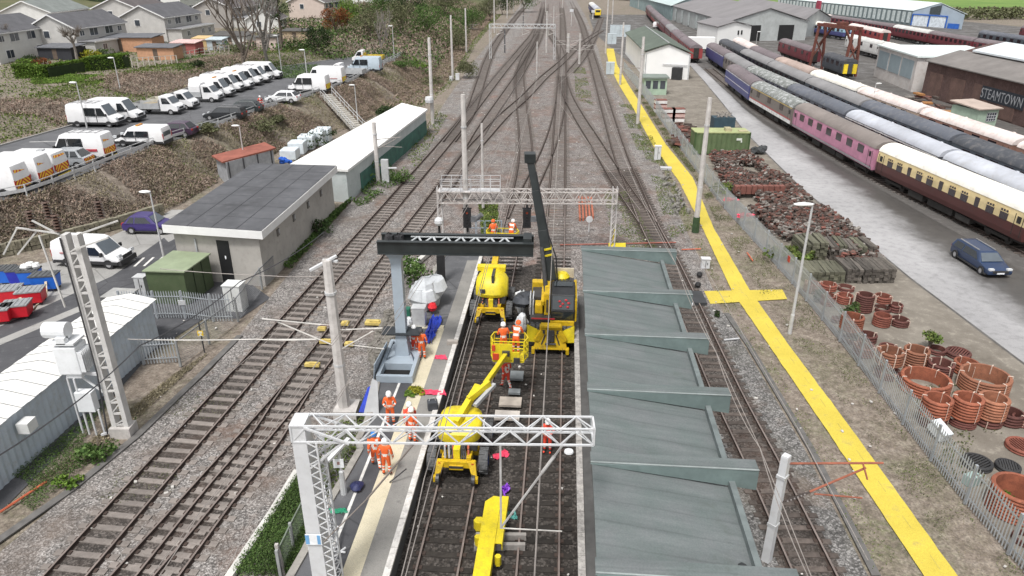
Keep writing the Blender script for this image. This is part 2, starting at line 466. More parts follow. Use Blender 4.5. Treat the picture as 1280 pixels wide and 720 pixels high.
for i in range(0, 26):
 y = 9 + i*2.1
 xm = (at([(p.x,p.y) for p in YW], y) + at([(p.x,p.y) for p in YE], y))/2
 mbk.poly([(xm+.12, y, .018), (xm+.145, y, .018), (xm+.145, y+.7, .018), (xm+.12, y+.7, .018)])
struct(mbk.build('walkway_joints', M('yellow_joint', (.40,.33,.09), .9)))
sheet('field', [(150,352),(330,300),(700,300),(700,1500),(60,1500),(60,470)], 1.6, G_FIELD)
ye = [48+2*i for i in range(54)]
strip('car_park', [(xback(y)+.2, y) for y in ye], [(xedge(y)-.1, y) for y in ye], ZP+.0, G_TAR)
mbk = MB()
for i in range(len(ye)-1):
 a = (xback(ye[i])+.2, ye[i]); b_ = (xback(ye[i+1])+.2, ye[i+1])
 mbk.bar((a[0], a[1], ZP+.02), (b_[0], b_[1], ZP+.02), .18, .22)
struct(mbk.build('kerb', G_CONCD))
for y in (56, 64.5, 72.5):
 sheet('bay_marking', [(-49,y),(-44.5,y+.4),(-44.5,y+.55),(-49,y+.15)], ZP+.006, G_WHITE)
# ================================================================ TRACKS
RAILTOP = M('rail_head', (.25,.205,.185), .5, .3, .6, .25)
RAILTOP2 = M('rail_head_far_shade', (.115,.09,.078), .6, .3, .6)  # far rail heads: shade and rust of the rail sides put into the colour
RAILSIDE = M('rail_rust', (.055,.038,.031), .9, .35, 2.)
SLP_C = M('sleeper_concrete', (.255,.225,.205), .9, .25, 3., dirt=(.17,.14,.12), dirtamt=.6, rnd=.25, fine=.15)
SLP_W = M('sleeper_timber', (.125,.102,.09), .95, .35, 4., dirt=(.15,.13,.11), dirtamt=.5, rnd=.35, fine=.25)
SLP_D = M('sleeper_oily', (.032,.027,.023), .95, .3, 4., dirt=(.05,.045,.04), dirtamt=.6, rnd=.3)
def sleeper_mesh(m, w):
 mb = MB(); mb.box((0,0,-.03), (2.5, w, .16))
 for s in (-1, 1): mb.box((s*.755, 0, .065), (.34, .17, .06), 0, 1)
 o = mb.build('sleeper', [m, RAILSIDE]); me = o.data; bpy.data.objects.remove(o)
 return me
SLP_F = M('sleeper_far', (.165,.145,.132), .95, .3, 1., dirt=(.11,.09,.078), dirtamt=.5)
RAILSHADE = M('rail_shade_stain', (.062,.046,.038), .95, .35, 2.)  # rail shadow and oil staining in one dark colour
SLM = {'c': (sleeper_mesh(SLP_C, .27), SLP_C, .27), 'w': (sleeper_mesh(SLP_W, .25), SLP_W, .25), 'd': (sleeper_mesh(SLP_D, .25), SLP_D, .25)}
NT = [0]
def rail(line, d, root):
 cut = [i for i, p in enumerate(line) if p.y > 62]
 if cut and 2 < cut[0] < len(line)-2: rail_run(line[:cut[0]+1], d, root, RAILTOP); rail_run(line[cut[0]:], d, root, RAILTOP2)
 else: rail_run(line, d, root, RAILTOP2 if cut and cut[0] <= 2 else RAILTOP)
def rail_run(line, d, root, top):
 L = offset(line, d); mb = MB()
 prof = ((-.07,.0),(-.02,.02),(-.036,.14),(-.036,.17),(.036,.17),(.036,.14),(.02,.02),(.07,.0))
 k = len(prof)
 for i, p in enumerate(L):
  t = (L[min(i+1,len(L)-1)]-L[max(i-1,0)]).normalized(); r = Vector((t.y, -t.x))
  for u, z in prof: mb.v.append((p.x+r.x*u, p.y+r.y*u, z+.02))
 for i in range(len(L)-1):
  for j in range(k-1):
   mb.f.append((i*k+j, i*k+j+1, (i+1)*k+j+1, (i+1)*k+j)); mb.m.append(0 if j == 3 else 1)
 return mb.build('rail', [top, RAILSIDE], root)
def track(pts, label, kind='w', near=100, step=.7, px=True, parts=True, sl=True):
 w = [P(*p) for p in pts] if px else [Vector(p) for p in pts]
 line = spline([(p.x, p.y) for p in w], step)
 root = thing('railway_track', label, 'railway track', (0,0,0), 0, 'running lines through the station throat')
 coarse = line[::2] + ([line[-1]] if (len(line)-1) % 2 else [])
 rail(coarse, -.755, root); rail(coarse, .755, root)
 me, m, w_ = SLM[kind]
 if kind != 'd' and sl:
  wd = .72 if kind == 'c' else 1.1
  co_ = [p for p in coarse if p.y < 75] or coarse[:2]
  if len(co_) > 2: c_ = strip('four_foot', offset(co_, -wd), offset(co_, wd), .006+.001*NT[0], G_CRIB); NT[0] += 1
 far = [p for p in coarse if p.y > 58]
 if len(far) > 3:  # dark strips beside the far rails, painting in rail shadow and oil stain
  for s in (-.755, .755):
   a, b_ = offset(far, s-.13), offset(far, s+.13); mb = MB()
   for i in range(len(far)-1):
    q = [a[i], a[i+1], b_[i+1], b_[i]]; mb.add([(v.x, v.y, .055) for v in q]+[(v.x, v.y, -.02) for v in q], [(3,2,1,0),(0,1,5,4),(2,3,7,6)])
   mb.build('rail_shade_strip', RAILSHADE, root)
 st = MB()
 for i, p in enumerate(line if sl else []):
  t = (line[min(i+1,len(line)-1)]-line[max(i-1,0)]).normalized()
  a = -math.atan2(t.x, t.y) + random.uniform(-.02,.02)
  if p.y > 380: break
  if i < (58 if kind == 'd' else near) and p.y < 75:
   o = bpy.data.objects.new('sleeper', me); COL.objects.link(o); o.parent = root
   o.location = (p.x, p.y, .0 + random.uniform(-.008,.008)); o.rotation_euler[2] = a
  else:
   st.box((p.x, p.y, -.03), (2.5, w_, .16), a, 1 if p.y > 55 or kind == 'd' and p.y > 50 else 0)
 if st.v:
  o = st.build('sleepers', [m, SLP_F], root); o['kind'] = 'stuff'
 return root
def ext(p0, p1, y0=9.):
 a, b_ = P(*p0), P(*p1); t = (y0-a.y)/(b_.y-a.y)
 return a + (b_-a)*t
def trk(pts, *a, **k):
 w = [P(*p) for p in pts]
 if pts[0][1] >= 715: w.insert(0, w[0] + (w[0]-w[1]).normalized()*(w[0].y-9))
 return track(w, *a, px=False, **k)
trk([(86,720),(178,615),(315,460),(451,302),(571,162),(628,90),(652,61),(668,40),(676,20),(679,2)], 'outer line beside the fenced grey building, bright rails on grey concrete sleepers', 'c')
trk([(170,720),(257,620),(392,460),(473,347),(518,284),(548,244),(587,190),(609,153),(650,92),(668,60),(678,35),(684,5)], 'second line in from the grey building, passing under the leaning concrete mast', 'c')
trk([(201,720),(277,620),(331,553),(366,497),(392,460)], 'short diverging turnout joining the second line beside the yellow covers', 'c')
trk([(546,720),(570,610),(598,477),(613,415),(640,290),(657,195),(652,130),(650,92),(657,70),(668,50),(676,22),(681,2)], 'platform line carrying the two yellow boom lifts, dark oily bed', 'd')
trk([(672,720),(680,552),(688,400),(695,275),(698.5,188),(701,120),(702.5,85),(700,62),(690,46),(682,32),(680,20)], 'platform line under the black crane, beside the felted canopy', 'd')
trk([(703,95),(704,70),(704,45),(703,20),(701,2)], 'straight far line continuing beyond the crossing tracks', 'w')
trk([(1017,720),(955,588),(913,504),(884,440),(838,335),(811,282),(791,233),(771,180),(745,90),(738,66),(732,46),(725,25),(714,2)], 'curving line outside the canopy next to the yellow walkway', 'w')
trk([(811,282),(777,233),(745,180),(723,145),(709,118),(703,95)], 'turnout curving from the outer canopy line to the crane line', 'w', near=60)
trk([(646,275),(656,250),(669,222),(684,190),(694,160),(701,128)], 'slim crossover between the two platform lines behind the crane', 'w', near=60, sl=False)
trk([(556,236),(585,195),(606,171),(630,145),(657,121),(680,97),(701,79),(717,63),(734,50),(752,38)], 'long diagonal line crossing the whole throat of tracks', 'w', near=60)
trk([(562,178),(588,140),(601,102),(610,75),(620,55),(632,38),(648,18),(660,4)], 'branch line swinging away along the foot of the wooded bank', 'w', near=40)
trk([(752,22),(745,40),(741,50),(728,72),(712,92)], 'far siding where the yellow fronted train stands', 'w', near=30)
def beamline(name, pts, z, w, h, m, label, cat, zz=None):
 mb = MB()
 q = [P(p[0], p[1], z) for p in pts]
 for a, b_ in zip(q, q[1:]): mb.bar(a + Vector((0,0,h/2)), b_ + Vector((0,0,h/2)), w, h)
 return tag(mb.build(name, m), label, cat)
TROUGH = M('trough_concrete', (.26,.25,.24), .9, .25, 2., dirt=(.12,.13,.07), dirtamt=.5)
beamline('cable_trough', [(-10,682),(90,612),(172,545),(250,470),(300,420)], .02, .35, .06, M('trough_dark', (.13,.125,.12), .9, .3, 2.), 'grey concrete cable trough along the ballast below the long white shed', 'cable trough')
beamline('cable_trough', [(1095,720),(1013,560),(936,432),(908,392)], .0, .32, .05, M('trough_dark'), 'mossy concrete cable trough between the canopy line ballast and the yellow walkway', 'cable trough')
beamline('platform_kerb', [(285,728),(340,645),(372,592)], .05, .28, .22, M('kerb_white', (.55,.54,.51), .8, .2, 2.), 'whitewashed concrete kerb beside the green bank and second line', 'kerb')
beamline('platform_kerb', [(498,350),(522,330),(548,308)], .1, .35, .3, M('kerb_white'), 'pale concrete kerb running behind the blue grey column', 'kerb')
# ================================================================ PLATFORMS
ZPL = .92
EDGE1 = -5.54
leftp = [P(x, y, ZPL) for x, y in ((368,722),(386,690),(412,636),(438,592),(455,562),(452,550),(462,530),(472,500),(477,468),(492,440),(512,408),(528,372),(548,335),(566,306))]
leftp.insert(0, Vector((leftp[0].x-.9, 8, 0)))
pp = [(p.x, p.y) for p in leftp] + [(TX(EDGE1,48.5),48.5),(TX(EDGE1,8),8)]
plat = thing('station_platform', 'tarmac island platform with cream stripe, where the orange workers stand', 'platform')
mb = MB(); mb.prism(pp, -.05, ZPL); mb.build('surface', G_TAR, plat)
def pstrip(x0, x1, y0, y1, z, m, name):
 mb = MB(); n = 12
 for i in range(n):
  a = y0+(y1-y0)*i/n; b_ = y0+(y1-y0)*(i+1)/n
  mb.poly([(TX(x0,a),a,z),(TX(x1,a),a,z),(TX(x1,b_),b_,z),(TX(x0,b_),b_,z)])
 return mb.build(name, m, plat)
mb = MB(); mb.add([], [])
for i in range(28):
 a = 8+i*1.45; mb.box((TX(EDGE1-.06,a+.72), a+.72, ZPL+.0), (.24, 1.43, .12), TANG)
mb.build('coping', M('coping', (.62,.60,.57), .8, .25, 3., dirt=(.25,.24,.23), dirtamt=.7), plat)
pstrip(EDGE1-.95, EDGE1-.18, 8, 47, ZPL+.004, slab_mat('paving_worn', (.19,.185,.175), (.29,.28,.26), (.14,.135,.13), .9, .7, False), 'tactile_paving')
pstrip(EDGE1-1.62, EDGE1-.95, 8, 36.6, ZPL+.008, G_CREAM, 'cream_stripe')
pstrip(EDGE1-2.32, EDGE1-2.20, 8, 36.2, ZPL+.008, G_WHITE, 'safety_line')
pstrip(EDGE1-2.18, EDGE1-1.64, 8, 36.2, ZPL+.006, G_TARD, 'resurfaced_strip')
pstrip(EDGE1-2.9, EDGE1-1.0, 36.6, 37.0, ZPL+.010, G_CREAM, 'end_stripe')
mb = MB()
for a, b_ in zip(leftp, leftp[1:]):
 mb.bar((a.x-.15, a.y, ZPL-.02), (b_.x-.15, b_.y, ZPL-.02), .28, .2)
mb.build('edging', M('edging', (.30,.285,.26), .9, .3, 2.), plat)
EDGE2 = .96
plat2 = thing('station_platform', 'dark paved platform strip beside the felt roofed canopy', 'platform')
mb = MB(); mb.prism([(TX(EDGE2+.1,8),8),(TX(7.1,8),8),(TX(7.0,41),41),(TX(EDGE2+.1,41),41)], -.05, ZPL); mb.build('surface', M('platform_dark', (.10,.098,.096), .9, .3, 1., dirt=(.05,.05,.05)), plat2)
mb = MB()
for i in range(30):
 a = 8+i*1.12; mb.box((TX(EDGE2+.13,a+.56), a+.56, ZPL+.0), (.26, 1.1, .13), TANG)
mb.build('coping', M('coping_grey', (.42,.40,.38), .85, .35, 4., dirt=(.12,.115,.11), dirtamt=.8), plat2)
def felt_mat():
 m, nt, b = newmat('felt_roof', .8)
 v = coords(nt)
 mp = nt.nodes.new('ShaderNodeMapping'); mp.inputs['Scale'].default_value = (.25, 2.2, 1.); mp.inputs['Rotation'].default_value = (0,0,.16)
 nt.links.new(v, mp.inputs[0])
 n1 = noise_node(nt, mp.outputs[0], .9, 5, .65); n2 = noise_node(nt, v, .7, 4); n3 = noise_node(nt, v, 18, 2)
 c = ramp(nt, [(.25, (.105,.119,.119)), (.5, (.135,.151,.151)), (.78, (.175,.192,.192))], n1)
 g = ramp(nt, [(.35, (.88,.95,.93)), (.65, (1.06,1.04,1.06))], n2)
 c = mixc(nt, 1., c, g, 'MULTIPLY')
 h = ramp(nt, [(.3, (.88,)*3), (.7, (1.07,)*3)], n3)
 c = mixc(nt, 1., c, h, 'MULTIPLY')
 n5 = noise_node(nt, v, .45, 6, .75); f5 = ramp(nt, [(.56, (0,0,0)), (.7, (.55,)*3)], n5); c = mixc(nt, f5, c, (.085,.10,.09))
 wv = nt.nodes.new('ShaderNodeTexWave'); wv.wave_type = 'BANDS'; wv.bands_direction = 'Y'; wv.inputs['Scale'].default_value = .33; wv.inputs['Distortion'].default_value = .35; wv.inputs['Detail'].default_value = 2; nt.links.new(v, wv.inputs['Vector'])
 sm = ramp(nt, [(.0, (.86,)*3), (.03, (1.,)*3)], wv.outputs['Fac']); c = mixc(nt, 1., c, sm, 'MULTIPLY')
 nt.links.new(c, b.inputs['Base Color'])
 bump(nt, b, n1, .25, .05)
 return m
FELT = felt_mat()
FELTG = M('felt_green', (.14,.185,.18), .75, .2, 1.2, dirt=(.10,.13,.125), dirtamt=.4)
FELTE = M('felt_edge', (.15,.175,.175), .8, .25, 1.5)
cx0, cy0 = TX(1.32, 20), 20.
can = thing('platform_canopy', 'long grey green felt canopy stepped in sawtooth bays over the platform', 'canopy', (cx0, cy0, 0), TANG)
RY = [-9.4, -4.7, 0.2, 4.8, 9.5, 14.3, 20.3]             # ridge positions along the canopy
WID = 5.05
for k in range(len(RY)-1):
 a, b_ = RY[k]+.25, RY[k+1]-.25
 mb = MB(); nx, ny = 14, 8
 zl, zr = 4.42, 3.70
 for j in range(ny+1):
  for i in range(nx+1):
   u, w = i/nx, j/ny
   z = zl+(zr-zl)*u + .10*math.sin(PI*w)*(1-u) + mnoise.noise(Vector((u*4, w*3+k*7, 1)))*.035
   mb.v.append((u*(WID-.35), a+(b_-a)*w, z))
 for j in range(ny):
  for i in range(nx):
   q = j*(nx+1)+i; mb.f.append((q, q+1, q+nx+2, q+nx+1)); mb.m.append(0)
 o = len(mb.v)
 mb.v += [(x, y, z-.16) for x, y, z in mb.v]
 n = (nx+1)*(ny+1)
 for f in list(mb.f): mb.f.append(tuple(i+n for i in f[::-1])); mb.m.append(0)
 for i in range(nx):
  for q, fl in ((i, 0), (ny*(nx+1)+i, 1)):
   f = (q, q+n, q+1+n, q+1); mb.f.append(f if not fl else f[::-1]); mb.m.append(0)
 for j in range(ny):
  for q, fl in ((j*(nx+1), 1), (j*(nx+1)+nx, 0)):
   f = (q, q+n, q+nx+1+n, q+nx+1); mb.f.append(f if not fl else f[::-1]); mb.m.append(0)
 mb.build('roof_bay', FELT, can, smooth=True)
 m2 = MB()
 m2.bar((WID-.30, a+.05, 3.78), (WID-.30, b_-.05, 3.78), .2, .40)
 m2.build('edge_upstand', FELTE, can)
 m2 = MB(); m2.ball((WID-.75, a+.5, 3.92), (.16,.22,.06), 8); m2.build('drain_outlet', M('drain_black', (.03,.032,.034), .7), can)
for k, y in enumerate(RY):
 mb = MB()
 w2 = WID+.55
 zt = 4.5
 mb.add([(-.05,y-.30,zt),(w2,y-.30,zt-.04),(w2,y+.28,zt-.04),(-.05,y+.28,zt),
   (-.05,y-.34,zt-.06),(w2,y-.34,zt-.84),(w2,y+.30,zt-.84),(-.05,y+.30,zt-.10)],
           [(0,1,2,3),(7,6,5,4),(4,5,1,0),(1,5,6,2),(2,6,7,3),(0,3,7,4)], 0)
 mb.m[-4] = 1
 mb.build('ridge_beam', [FELT, FELTG], can)
 mb = MB(); mb.bar((-.05, y-.305, zt+.012), (w2, y-.305, zt-.028), .05, .03); mb.build('ridge_trim', M('trim_pale', (.29,.325,.32), .7), can)
mb = MB()
for y in (-9.2, -2.3, 4.6, 11.8, 19.9):
 for x in (.9, WID-.9): mb = MB(); mb.bx(x-.1, x+.1, y-.1, y+.1, ZPL, 3.5); mb.build('post', M('post_grey', (.22,.24,.24), .6), can)
mb = MB(); mb.bx(.15, .3, RY[0], RY[-1], 3.72, 4.25); mb.build('fascia_beam', FELTE, can)
# ================================================================ LATTICE GANTRIES
GALV = M('galvanised', (.60,.61,.62), .5, .15, 1.5, .25, dirt=(.30,.29,.28), dirtamt=.35)
WHITEP = M('white_steel', (.60,.61,.625), .5, .1, 1.2, dirt=(.42,.41,.39), dirtamt=.35)
WEATH = M('weathered_steel', (.52,.49,.47), .7, .3, 3., dirt=(.16,.08,.05), dirtamt=.7)
CONCM = M('mast_concrete', (.50,.475,.455), .85, .22, 1.2, dirt=(.27,.25,.235), dirtamt=.5)
def truss(root, name, L, w, h, n, m, r=.035, x0=0., z0=0.):
 """box lattice beam along local x, from x0, top at z0"""
 mb = MB()
 for y in (-w/2, w/2):
  for z in (z0, z0-h): mb.bar((x0,y,z),(x0+L,y,z), r*2, r*2)
 d = L/n
 for i in range(n):
  a, b_ = x0+i*d, x0+(i+1)*d; mid = (a+b_)/2
  for y in (-w/2, w/2):
   mb.bar((a,y,z0-h),(mid,y,z0), r*1.3, r*1.3); mb.bar((mid,y,z0),(b_,y,z0-h), r*1.3, r*1.3)
  for z in (z0, z0-h):
   s = w/2
   mb.bar((a,-s,z),(mid,s,z), r*1.1, r*1.1); mb.bar((mid,s,z),(b_,-s,z), r*1.1, r*1.1)
 for x in (x0, x0+L):
  for y in (-w/2, w/2): mb.bar((x,y,z0-h),(x,y,z0), r*2, r*2)
  for z in (z0, z0-h): mb.bar((x,-w/2,z),(x,w/2,z), r*2, r*2)
 return mb.build(name, m, root)
bz = 7.74
gy = 17.7
gxl = Xat(gy, bz, 366); gxr = Xat(gy, bz-.2, 741)
gan = thing('overhead_line_gantry', 'white lattice gantry spanning both platform lines, tapered box mast on the platform', 'gantry', (gxl, gy, 0), TANG*.25)
truss(gan, 'boom', gxr-gxl, .62, .56, 9, WHITEP, .027, 0, bz)
mb = MB()
for sy in (-1, 1):
 mb.bar((.42, sy*.33, bz-.05), (.42, sy*.42, ZPL), .62, .06, 0, .62, .06)
mb2 = MB()
for sx in (0, 1):
 mb2.bar((.06+sx*.56, 0, bz+.05), (.06+sx*.66-.05, 0, ZPL), .55 if sx == 0 else .12, .16 if sx == 0 else .1)
mb2 = MB()
mb2.add([(0,-.31,bz+.04),(.42,-.31,bz+.04),(.42,.31,bz+.04),(0,.31,bz+.04),(.02,-.40,ZPL),(.50,-.40,ZPL),(.50,.40,ZPL),(.02,.40,ZPL)],
  [(0,1,2,3),(7,6,5,4),(4,5,1,0),(5,6,2,1),(6,7,3,2),(7,4,0,3)])
mb2.build('mast', WHITEP, gan)
mb = MB()
for sy in (-.34, .34): mb.bar((.72, sy, bz-.57), (.78, sy, ZPL), .05, .05)
n = 16
for i in range(n):
 z0, z1 = bz-.57-(bz-.57-ZPL)*i/n, bz-.57-(bz-.57-ZPL)*(i+1)/n
 for sy in (-.34, .34):
  mb.bar((.45, sy, z0), (.75, sy, (z0+z1)/2), .03, .03); mb.bar((.75, sy, (z0+z1)/2), (.45, sy, z1), .03, .03)
 mb.bar((.75, -.34, z0), (.75, .34, (z0+z1)/2), .025, .025)
mb.build('mast_lacing', WHITEP, gan)
mb = MB(); mb.bar((.42,-.36,bz-.02),(1.7,-.36,bz-.572), .06,.06); mb.bar((.42,.36,bz-.02),(1.7,.36,bz-.572), .06,.06); mb.bar((.44,.3,bz-1.5),(1.5,.3,bz-.57),.06,.06); mb.bar((.44,-.3,bz-1.5),(1.5,-.3,bz-.57),.06,.06)
mb.build('knee_brace', WHITEP, gan)
mb = MB()
mb.box((.25, -.42, 3.55), (.5, .02, .42)); pl_ = mb.build('number_plate', M('plate_white', (.8,.82,.84), .5), gan)
mb = MB()
mb.box((.06, -.434, 3.55), (.12, .006, .36)); mb.box((.42, -.434, 3.55), (.10, .006, .36)); mb.build('plate_marking', M('plate_blue', (.16,.36,.62), .5), pl_)
mb = MB()
for x in (4.5, 4.62): mb.bar((x, -.38, bz-.572), (x, -.38, bz-1.0), .05, .05)
dx = Xat(gy-.3, 6.2, 626) - gxl
mb.bar((dx, -.3, bz-.57), (dx, -.3, 4.0), .06, .06); mb.bar((dx+.02, -.3, 4.05), (dx+2.0, .05, bz-.57), .05, .05)
mb.tube((dx+1.25, -.08, 5.99), (dx+1.6, -.02, 6.54), .055, .055, 8)
mb.build('registration_dropper', M('dropper_galv', (.45,.44,.43), .6), gan)
mb = MB(); mb.bar((dx, -.3, 4.0), (dx+1.9, -.3, 3.9), .03, .03); mb.build('registration_arm', M('arm_pale', (.55,.53,.5), .6), gan)
mb = MB(); mb.bar((3.6, -.3, bz-.57), (2.2, -.9, 5.6), .045, .045); mb.bar((2.2,-.9,5.6),(.95,-1.5,4.5),.025,.025); mb.build('registration_strut', M('strut_brown', (.22,.19,.17), .6), gan)
g2 = thing('overhead_line_gantry', 'weathered rust streaked lattice gantry with walkway rail behind the black crane', 'gantry', (-5.45, 51.6, 0), -.012)
top2 = Zat(51.6, 238)
truss(g2, 'boom', 13.2, .9, .85, 13, WEATH, .04, 0, top2)
mb = MB()
for x in (0.05, 13.1):
 for sx in (-.16, .16):
  for sy in (-.22, .22): mb.bar((x+sx, sy, top2+.3), (x+sx, sy, 0), .07, .07)
 for i in range(9):
  z = i*top2/9; z1 = z+top2/9
  for sy in (-.22, .22): mb.bar((x-.16, sy, z), (x+.16, sy, z1), .04, .04)
  for sx in (-.16, .16): mb.bar((x+sx, -.22, z), (x+sx, .22, z1), .04, .04)
 o = mb.build('leg', M('leg_steel', (.55,.53,.52), .6, .25, 2., dirt=(.2,.1,.06), dirtamt=.5), g2); mb = MB()
mb = MB()
for y in (-.5, .55):
 mb.bar((.2,y,top2+1.0),(4.6,y,top2+1.0), .04,.04); mb.bar((.2,y,top2+.55),(4.6,y,top2+.55), .03,.03)
 for i in range(7): mb.bar((.2+i*.73,y,top2),(.2+i*.73,y,top2+1.0), .04,.04)
mb.box((2.3, 0, top2+.04), (4.6, .85, .05)); mb.build('walkway', M('walkway_galv', (.50,.50,.51), .6, .2), g2)
SIGB = M('signal_black', (.018,.018,.02), .6)
def signal_head(root, x, y, ztop, n=3, w=.42):
 mb = MB()
 mb.box((x, y, ztop-.75), (w, .12, 1.45)); o = mb.build('signal_head', SIGB, root)
 for i in range(n):
  m = MB(); m.lathe([(.12,-.14),(.13,.0)], 10); q = m.build('signal_hood', SIGB, o, (x, y-.10, ztop-.3-i*.42)); q.rotation_euler = (R(90),0,0)
 m = MB(); m.lathe([(.0,.0),(.09,.0)], 10); q = m.build('lens', M('lens', (.22,.05,.03), .2), o, (x, y-.07, ztop-.3)); q.rotation_euler = (R(90),0,0)
for i, (px, wd) in enumerate(((583, 'black colour signal hung beneath the gantry walkway, beside the pale blue hoops'), (659, 'black colour signal hung beneath the gantry, beside the crane boom'))):
 x = Xat(51.2, 5.5, px)
 t = thing('railway_signal', wd, 'signal', (x, 51.0, 0), 0, 'signals under the weathered gantry')
 m = MB(); m.bar((0,0,top2-.9),(0,0,1.6 if i == 0 else 3.0), .16,.12); m.bar((-.35,.02,top2-1.2),(.35,.02,top2-1.2),.08,.08); m.build('post', SIGB, t)
 signal_head(t, 0, -.12, top2-1.2, 3, .6);
 m = MB(); m.box((.5,-.05,top2-2.0),(.45,.3,.4)); m.tube((.7,-.1,top2-2.0),(1.1,-.2,top2-1.6),.16,.2,10); m.build('route_indicator', M('indicator_grey', (.16,.165,.175), .6), t)
# ================================================================ BLUE GREY COLUMN WITH BLACK BEAM
PAINT_BG = M('blue_grey_paint', (.36,.42,.48), .45, .1, .8, dirt=(.22,.25,.28), dirtamt=.25)
BLK = M('black_steel', (.026,.031,.032), .38, .3, 1.5)
px_, py_ = -5.75, 33.2
col = thing('signal_portal', 'new blue grey column carrying a black steel beam over the platform', 'portal', (px_, py_, 0), TANG*.6)
mb = MB()
mb.lathe([(.52,ZPL+.25),(.42,ZPL+1.2),(.36,2.6),(.35,6.4),(.42,6.75),(.62,7.0),(.62,7.08)], 4, (0,0,0), 0, True)
o = mb.build('column', PAINT_BG, col);
for v in o.data.vertices:
 x, y = v.co.x, v.co.y; v.co.x, v.co.y = (x-y)*.74, (x+y)*.74
mb = MB(); mb.box((0,0,2.55),(2.0,.9,.07)); mb.build('collar_plate', M('collar_dark', (.03,.035,.04), .6), col)
mb = MB()
for sx in (-.82,.82): mb.bx(sx-.09, sx+.09, -2.5, 1.3, ZPL+.02, ZPL+.42)
for sy in (-2.4,-1.15,1.2): mb.bx(-.73, .73, sy-.1, sy+.1, ZPL+.03, ZPL+.40)
mb.bx(-.72,.72,-1.05,.9,ZPL+.3,ZPL+.36)
for sx in (-1,1): mb.add([(sx*.7,-.9,ZPL+.36),(sx*.7,-.6,ZPL+.36),(sx*.3,-.42,ZPL+1.3),(sx*.3,-.46,ZPL+1.3)],[(0,1,2,3),(3,2,1,0)])
mb.build('base_frame', PAINT_BG, col)
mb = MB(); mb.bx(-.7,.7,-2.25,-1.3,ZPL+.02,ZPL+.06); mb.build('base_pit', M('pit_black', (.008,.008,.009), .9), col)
mb = MB(); mb.plate([(-1.05,-2.4,ZPL+.05),(-.95,-2.4,ZPL+1.0),(-.75,-.2,ZPL+1.1),(-1.05,.9,ZPL+.05)], .04); mb.build('gusset', PAINT_BG, col)
zb = 7.12
bl0 = Xat(33.0, zb, 474)-px_; bl1 = Xat(33.0, zb, 667)-px_
for yy, nm in ((-.55, 'near_girder'), (.55, 'far_girder')):
 mb = MB(); mb.bx(bl0, bl1, yy-.03, yy+.03, zb, zb+.6); mb.bx(bl0, bl1, yy-.13, yy+.13, zb-.03, zb); mb.bx(bl0, bl1, yy-.13, yy+.13, zb+.6, zb+.63); mb.build('girder', BLK, col)
mb = MB(); mb.bx(bl0+.1, bl1-.1, -.5, .5, zb+.04, zb+.07)
mb.build('beam_floor', BLK, col)
mb = MB()
xa = bl0+1.5
for i in range(7):
 a = xa+i*.72; mb.bar((a,-.5,zb+.5),(a+.36,.5,zb+.5),.09,.05); mb.bar((a+.36,.5,zb+.5),(a+.72,-.5,zb+.5),.09,.05)
mb.bar((xa,-.42,zb+.52),(xa+5.1,-.42,zb+.52),.08,.05); mb.bar((xa,.42,zb+.52),(xa+5.1,.42,zb+.52),.08,.05)
mb.build('beam_lattice', M('lattice_pale', (.45,.47,.48), .5, .1), col)
for x in (bl0+.5, bl0+.95): mb = MB(); mb.ball((x, .1, zb+.45), (.3,.4,.35), 8, 0, .25); mb.build('cable_bundle', M('cable_black', (.02,.02,.022), .6), col)
mb = MB(); mb.bx(bl1-.5, bl1-.1, -.45, .45, zb+.1, zb+.8); mb.build('beam_end_box', BLK, col)
# ================================================================ MASTS
def mast(px, py, ptop, label, rb=.2, rt=.15, m=None, n=8, name='overhead_line_mast', lean=(0,0), group='overhead line masts', parts=None, z0=0.):
 b = P(px, py, z0); h = Zat(b.y, ptop) - z0
 t = thing(name, label, 'mast', b, 0, group)
 mb = MB(); mb.lathe([(rb,-.2),(rt,h-.05),(rt*.9,h)], n, (0,0,0), 0, True)
 mb.v = [(x+lean[0]*z/h, y+lean[1]*z/h, z) for x, y, z in mb.v]
 mb.build('pole', m or CONCM, t, smooth=n > 6)
 mb = MB()
 for q in (.35, .8): mb.lathe([(rt*1.28,h*q),(rt*1.28,h*q+.12)], n, (lean[0]*q, lean[1]*q, 0), 0, True)
 mb.build('band', GALV, t)
 return t, b, h
def cantilever(t, h, dx, dz=-1.0, dy=0., m=None):
 """hinged bracket arm with insulators carrying the wire"""
 m = m or M('arm_steel', (.30,.27,.25), .6, .2)
 mb = MB(); mb.tube((0,0,h), (dx,dy,h+.25), .035); mb.tube((0,0,h+dz), (dx*.8,dy,h+.1), .035); mb.tube((dx*.25,dy*.3,h+dz*.65),(dx,dy,h+dz*.75),.025)
 mb.build('bracket_arm', m, t)
 mb = MB()
 for k in range(5): mb.lathe([(.03,-.03),(.09,0),(.03,.03)], 8, (dx*(.08+.025*k), 0, h+.02+dz*0+k*.006), 0)
 mb.build('insulator', M('insulator_brown', (.10,.06,.045), .4), t)
t, b, h = mast(432, 520, 325, 'thick pale concrete mast leaning between the second line and the platform', .30, .22, lean=(-.05, 0))
mb = MB(); mb.bar((-.75,-.35,h-.35),(.35,.2,h+.12),.14,.1); mb.bar((-.3,.25,h-.1),(.4,.1,h-.1),.1,.1); mb.build('head_bracket', WHITEP, t); cantilever(t, 4.9, -3.4, -1.1, .25, M('arm_pale', (.55,.53,.5), .6)); cantilever(t, 4.7, 2.2, -1.1, -.3, M('arm_pale'))
mb = MB(); mb.box((.1,0,.25),(1.1,1.1,.7)); mb.build('footing', CONCM, t)
t, b, h = mast(584, 312, 118, 'tall pale concrete mast rising through the weathered gantry walkway', .24, .17)
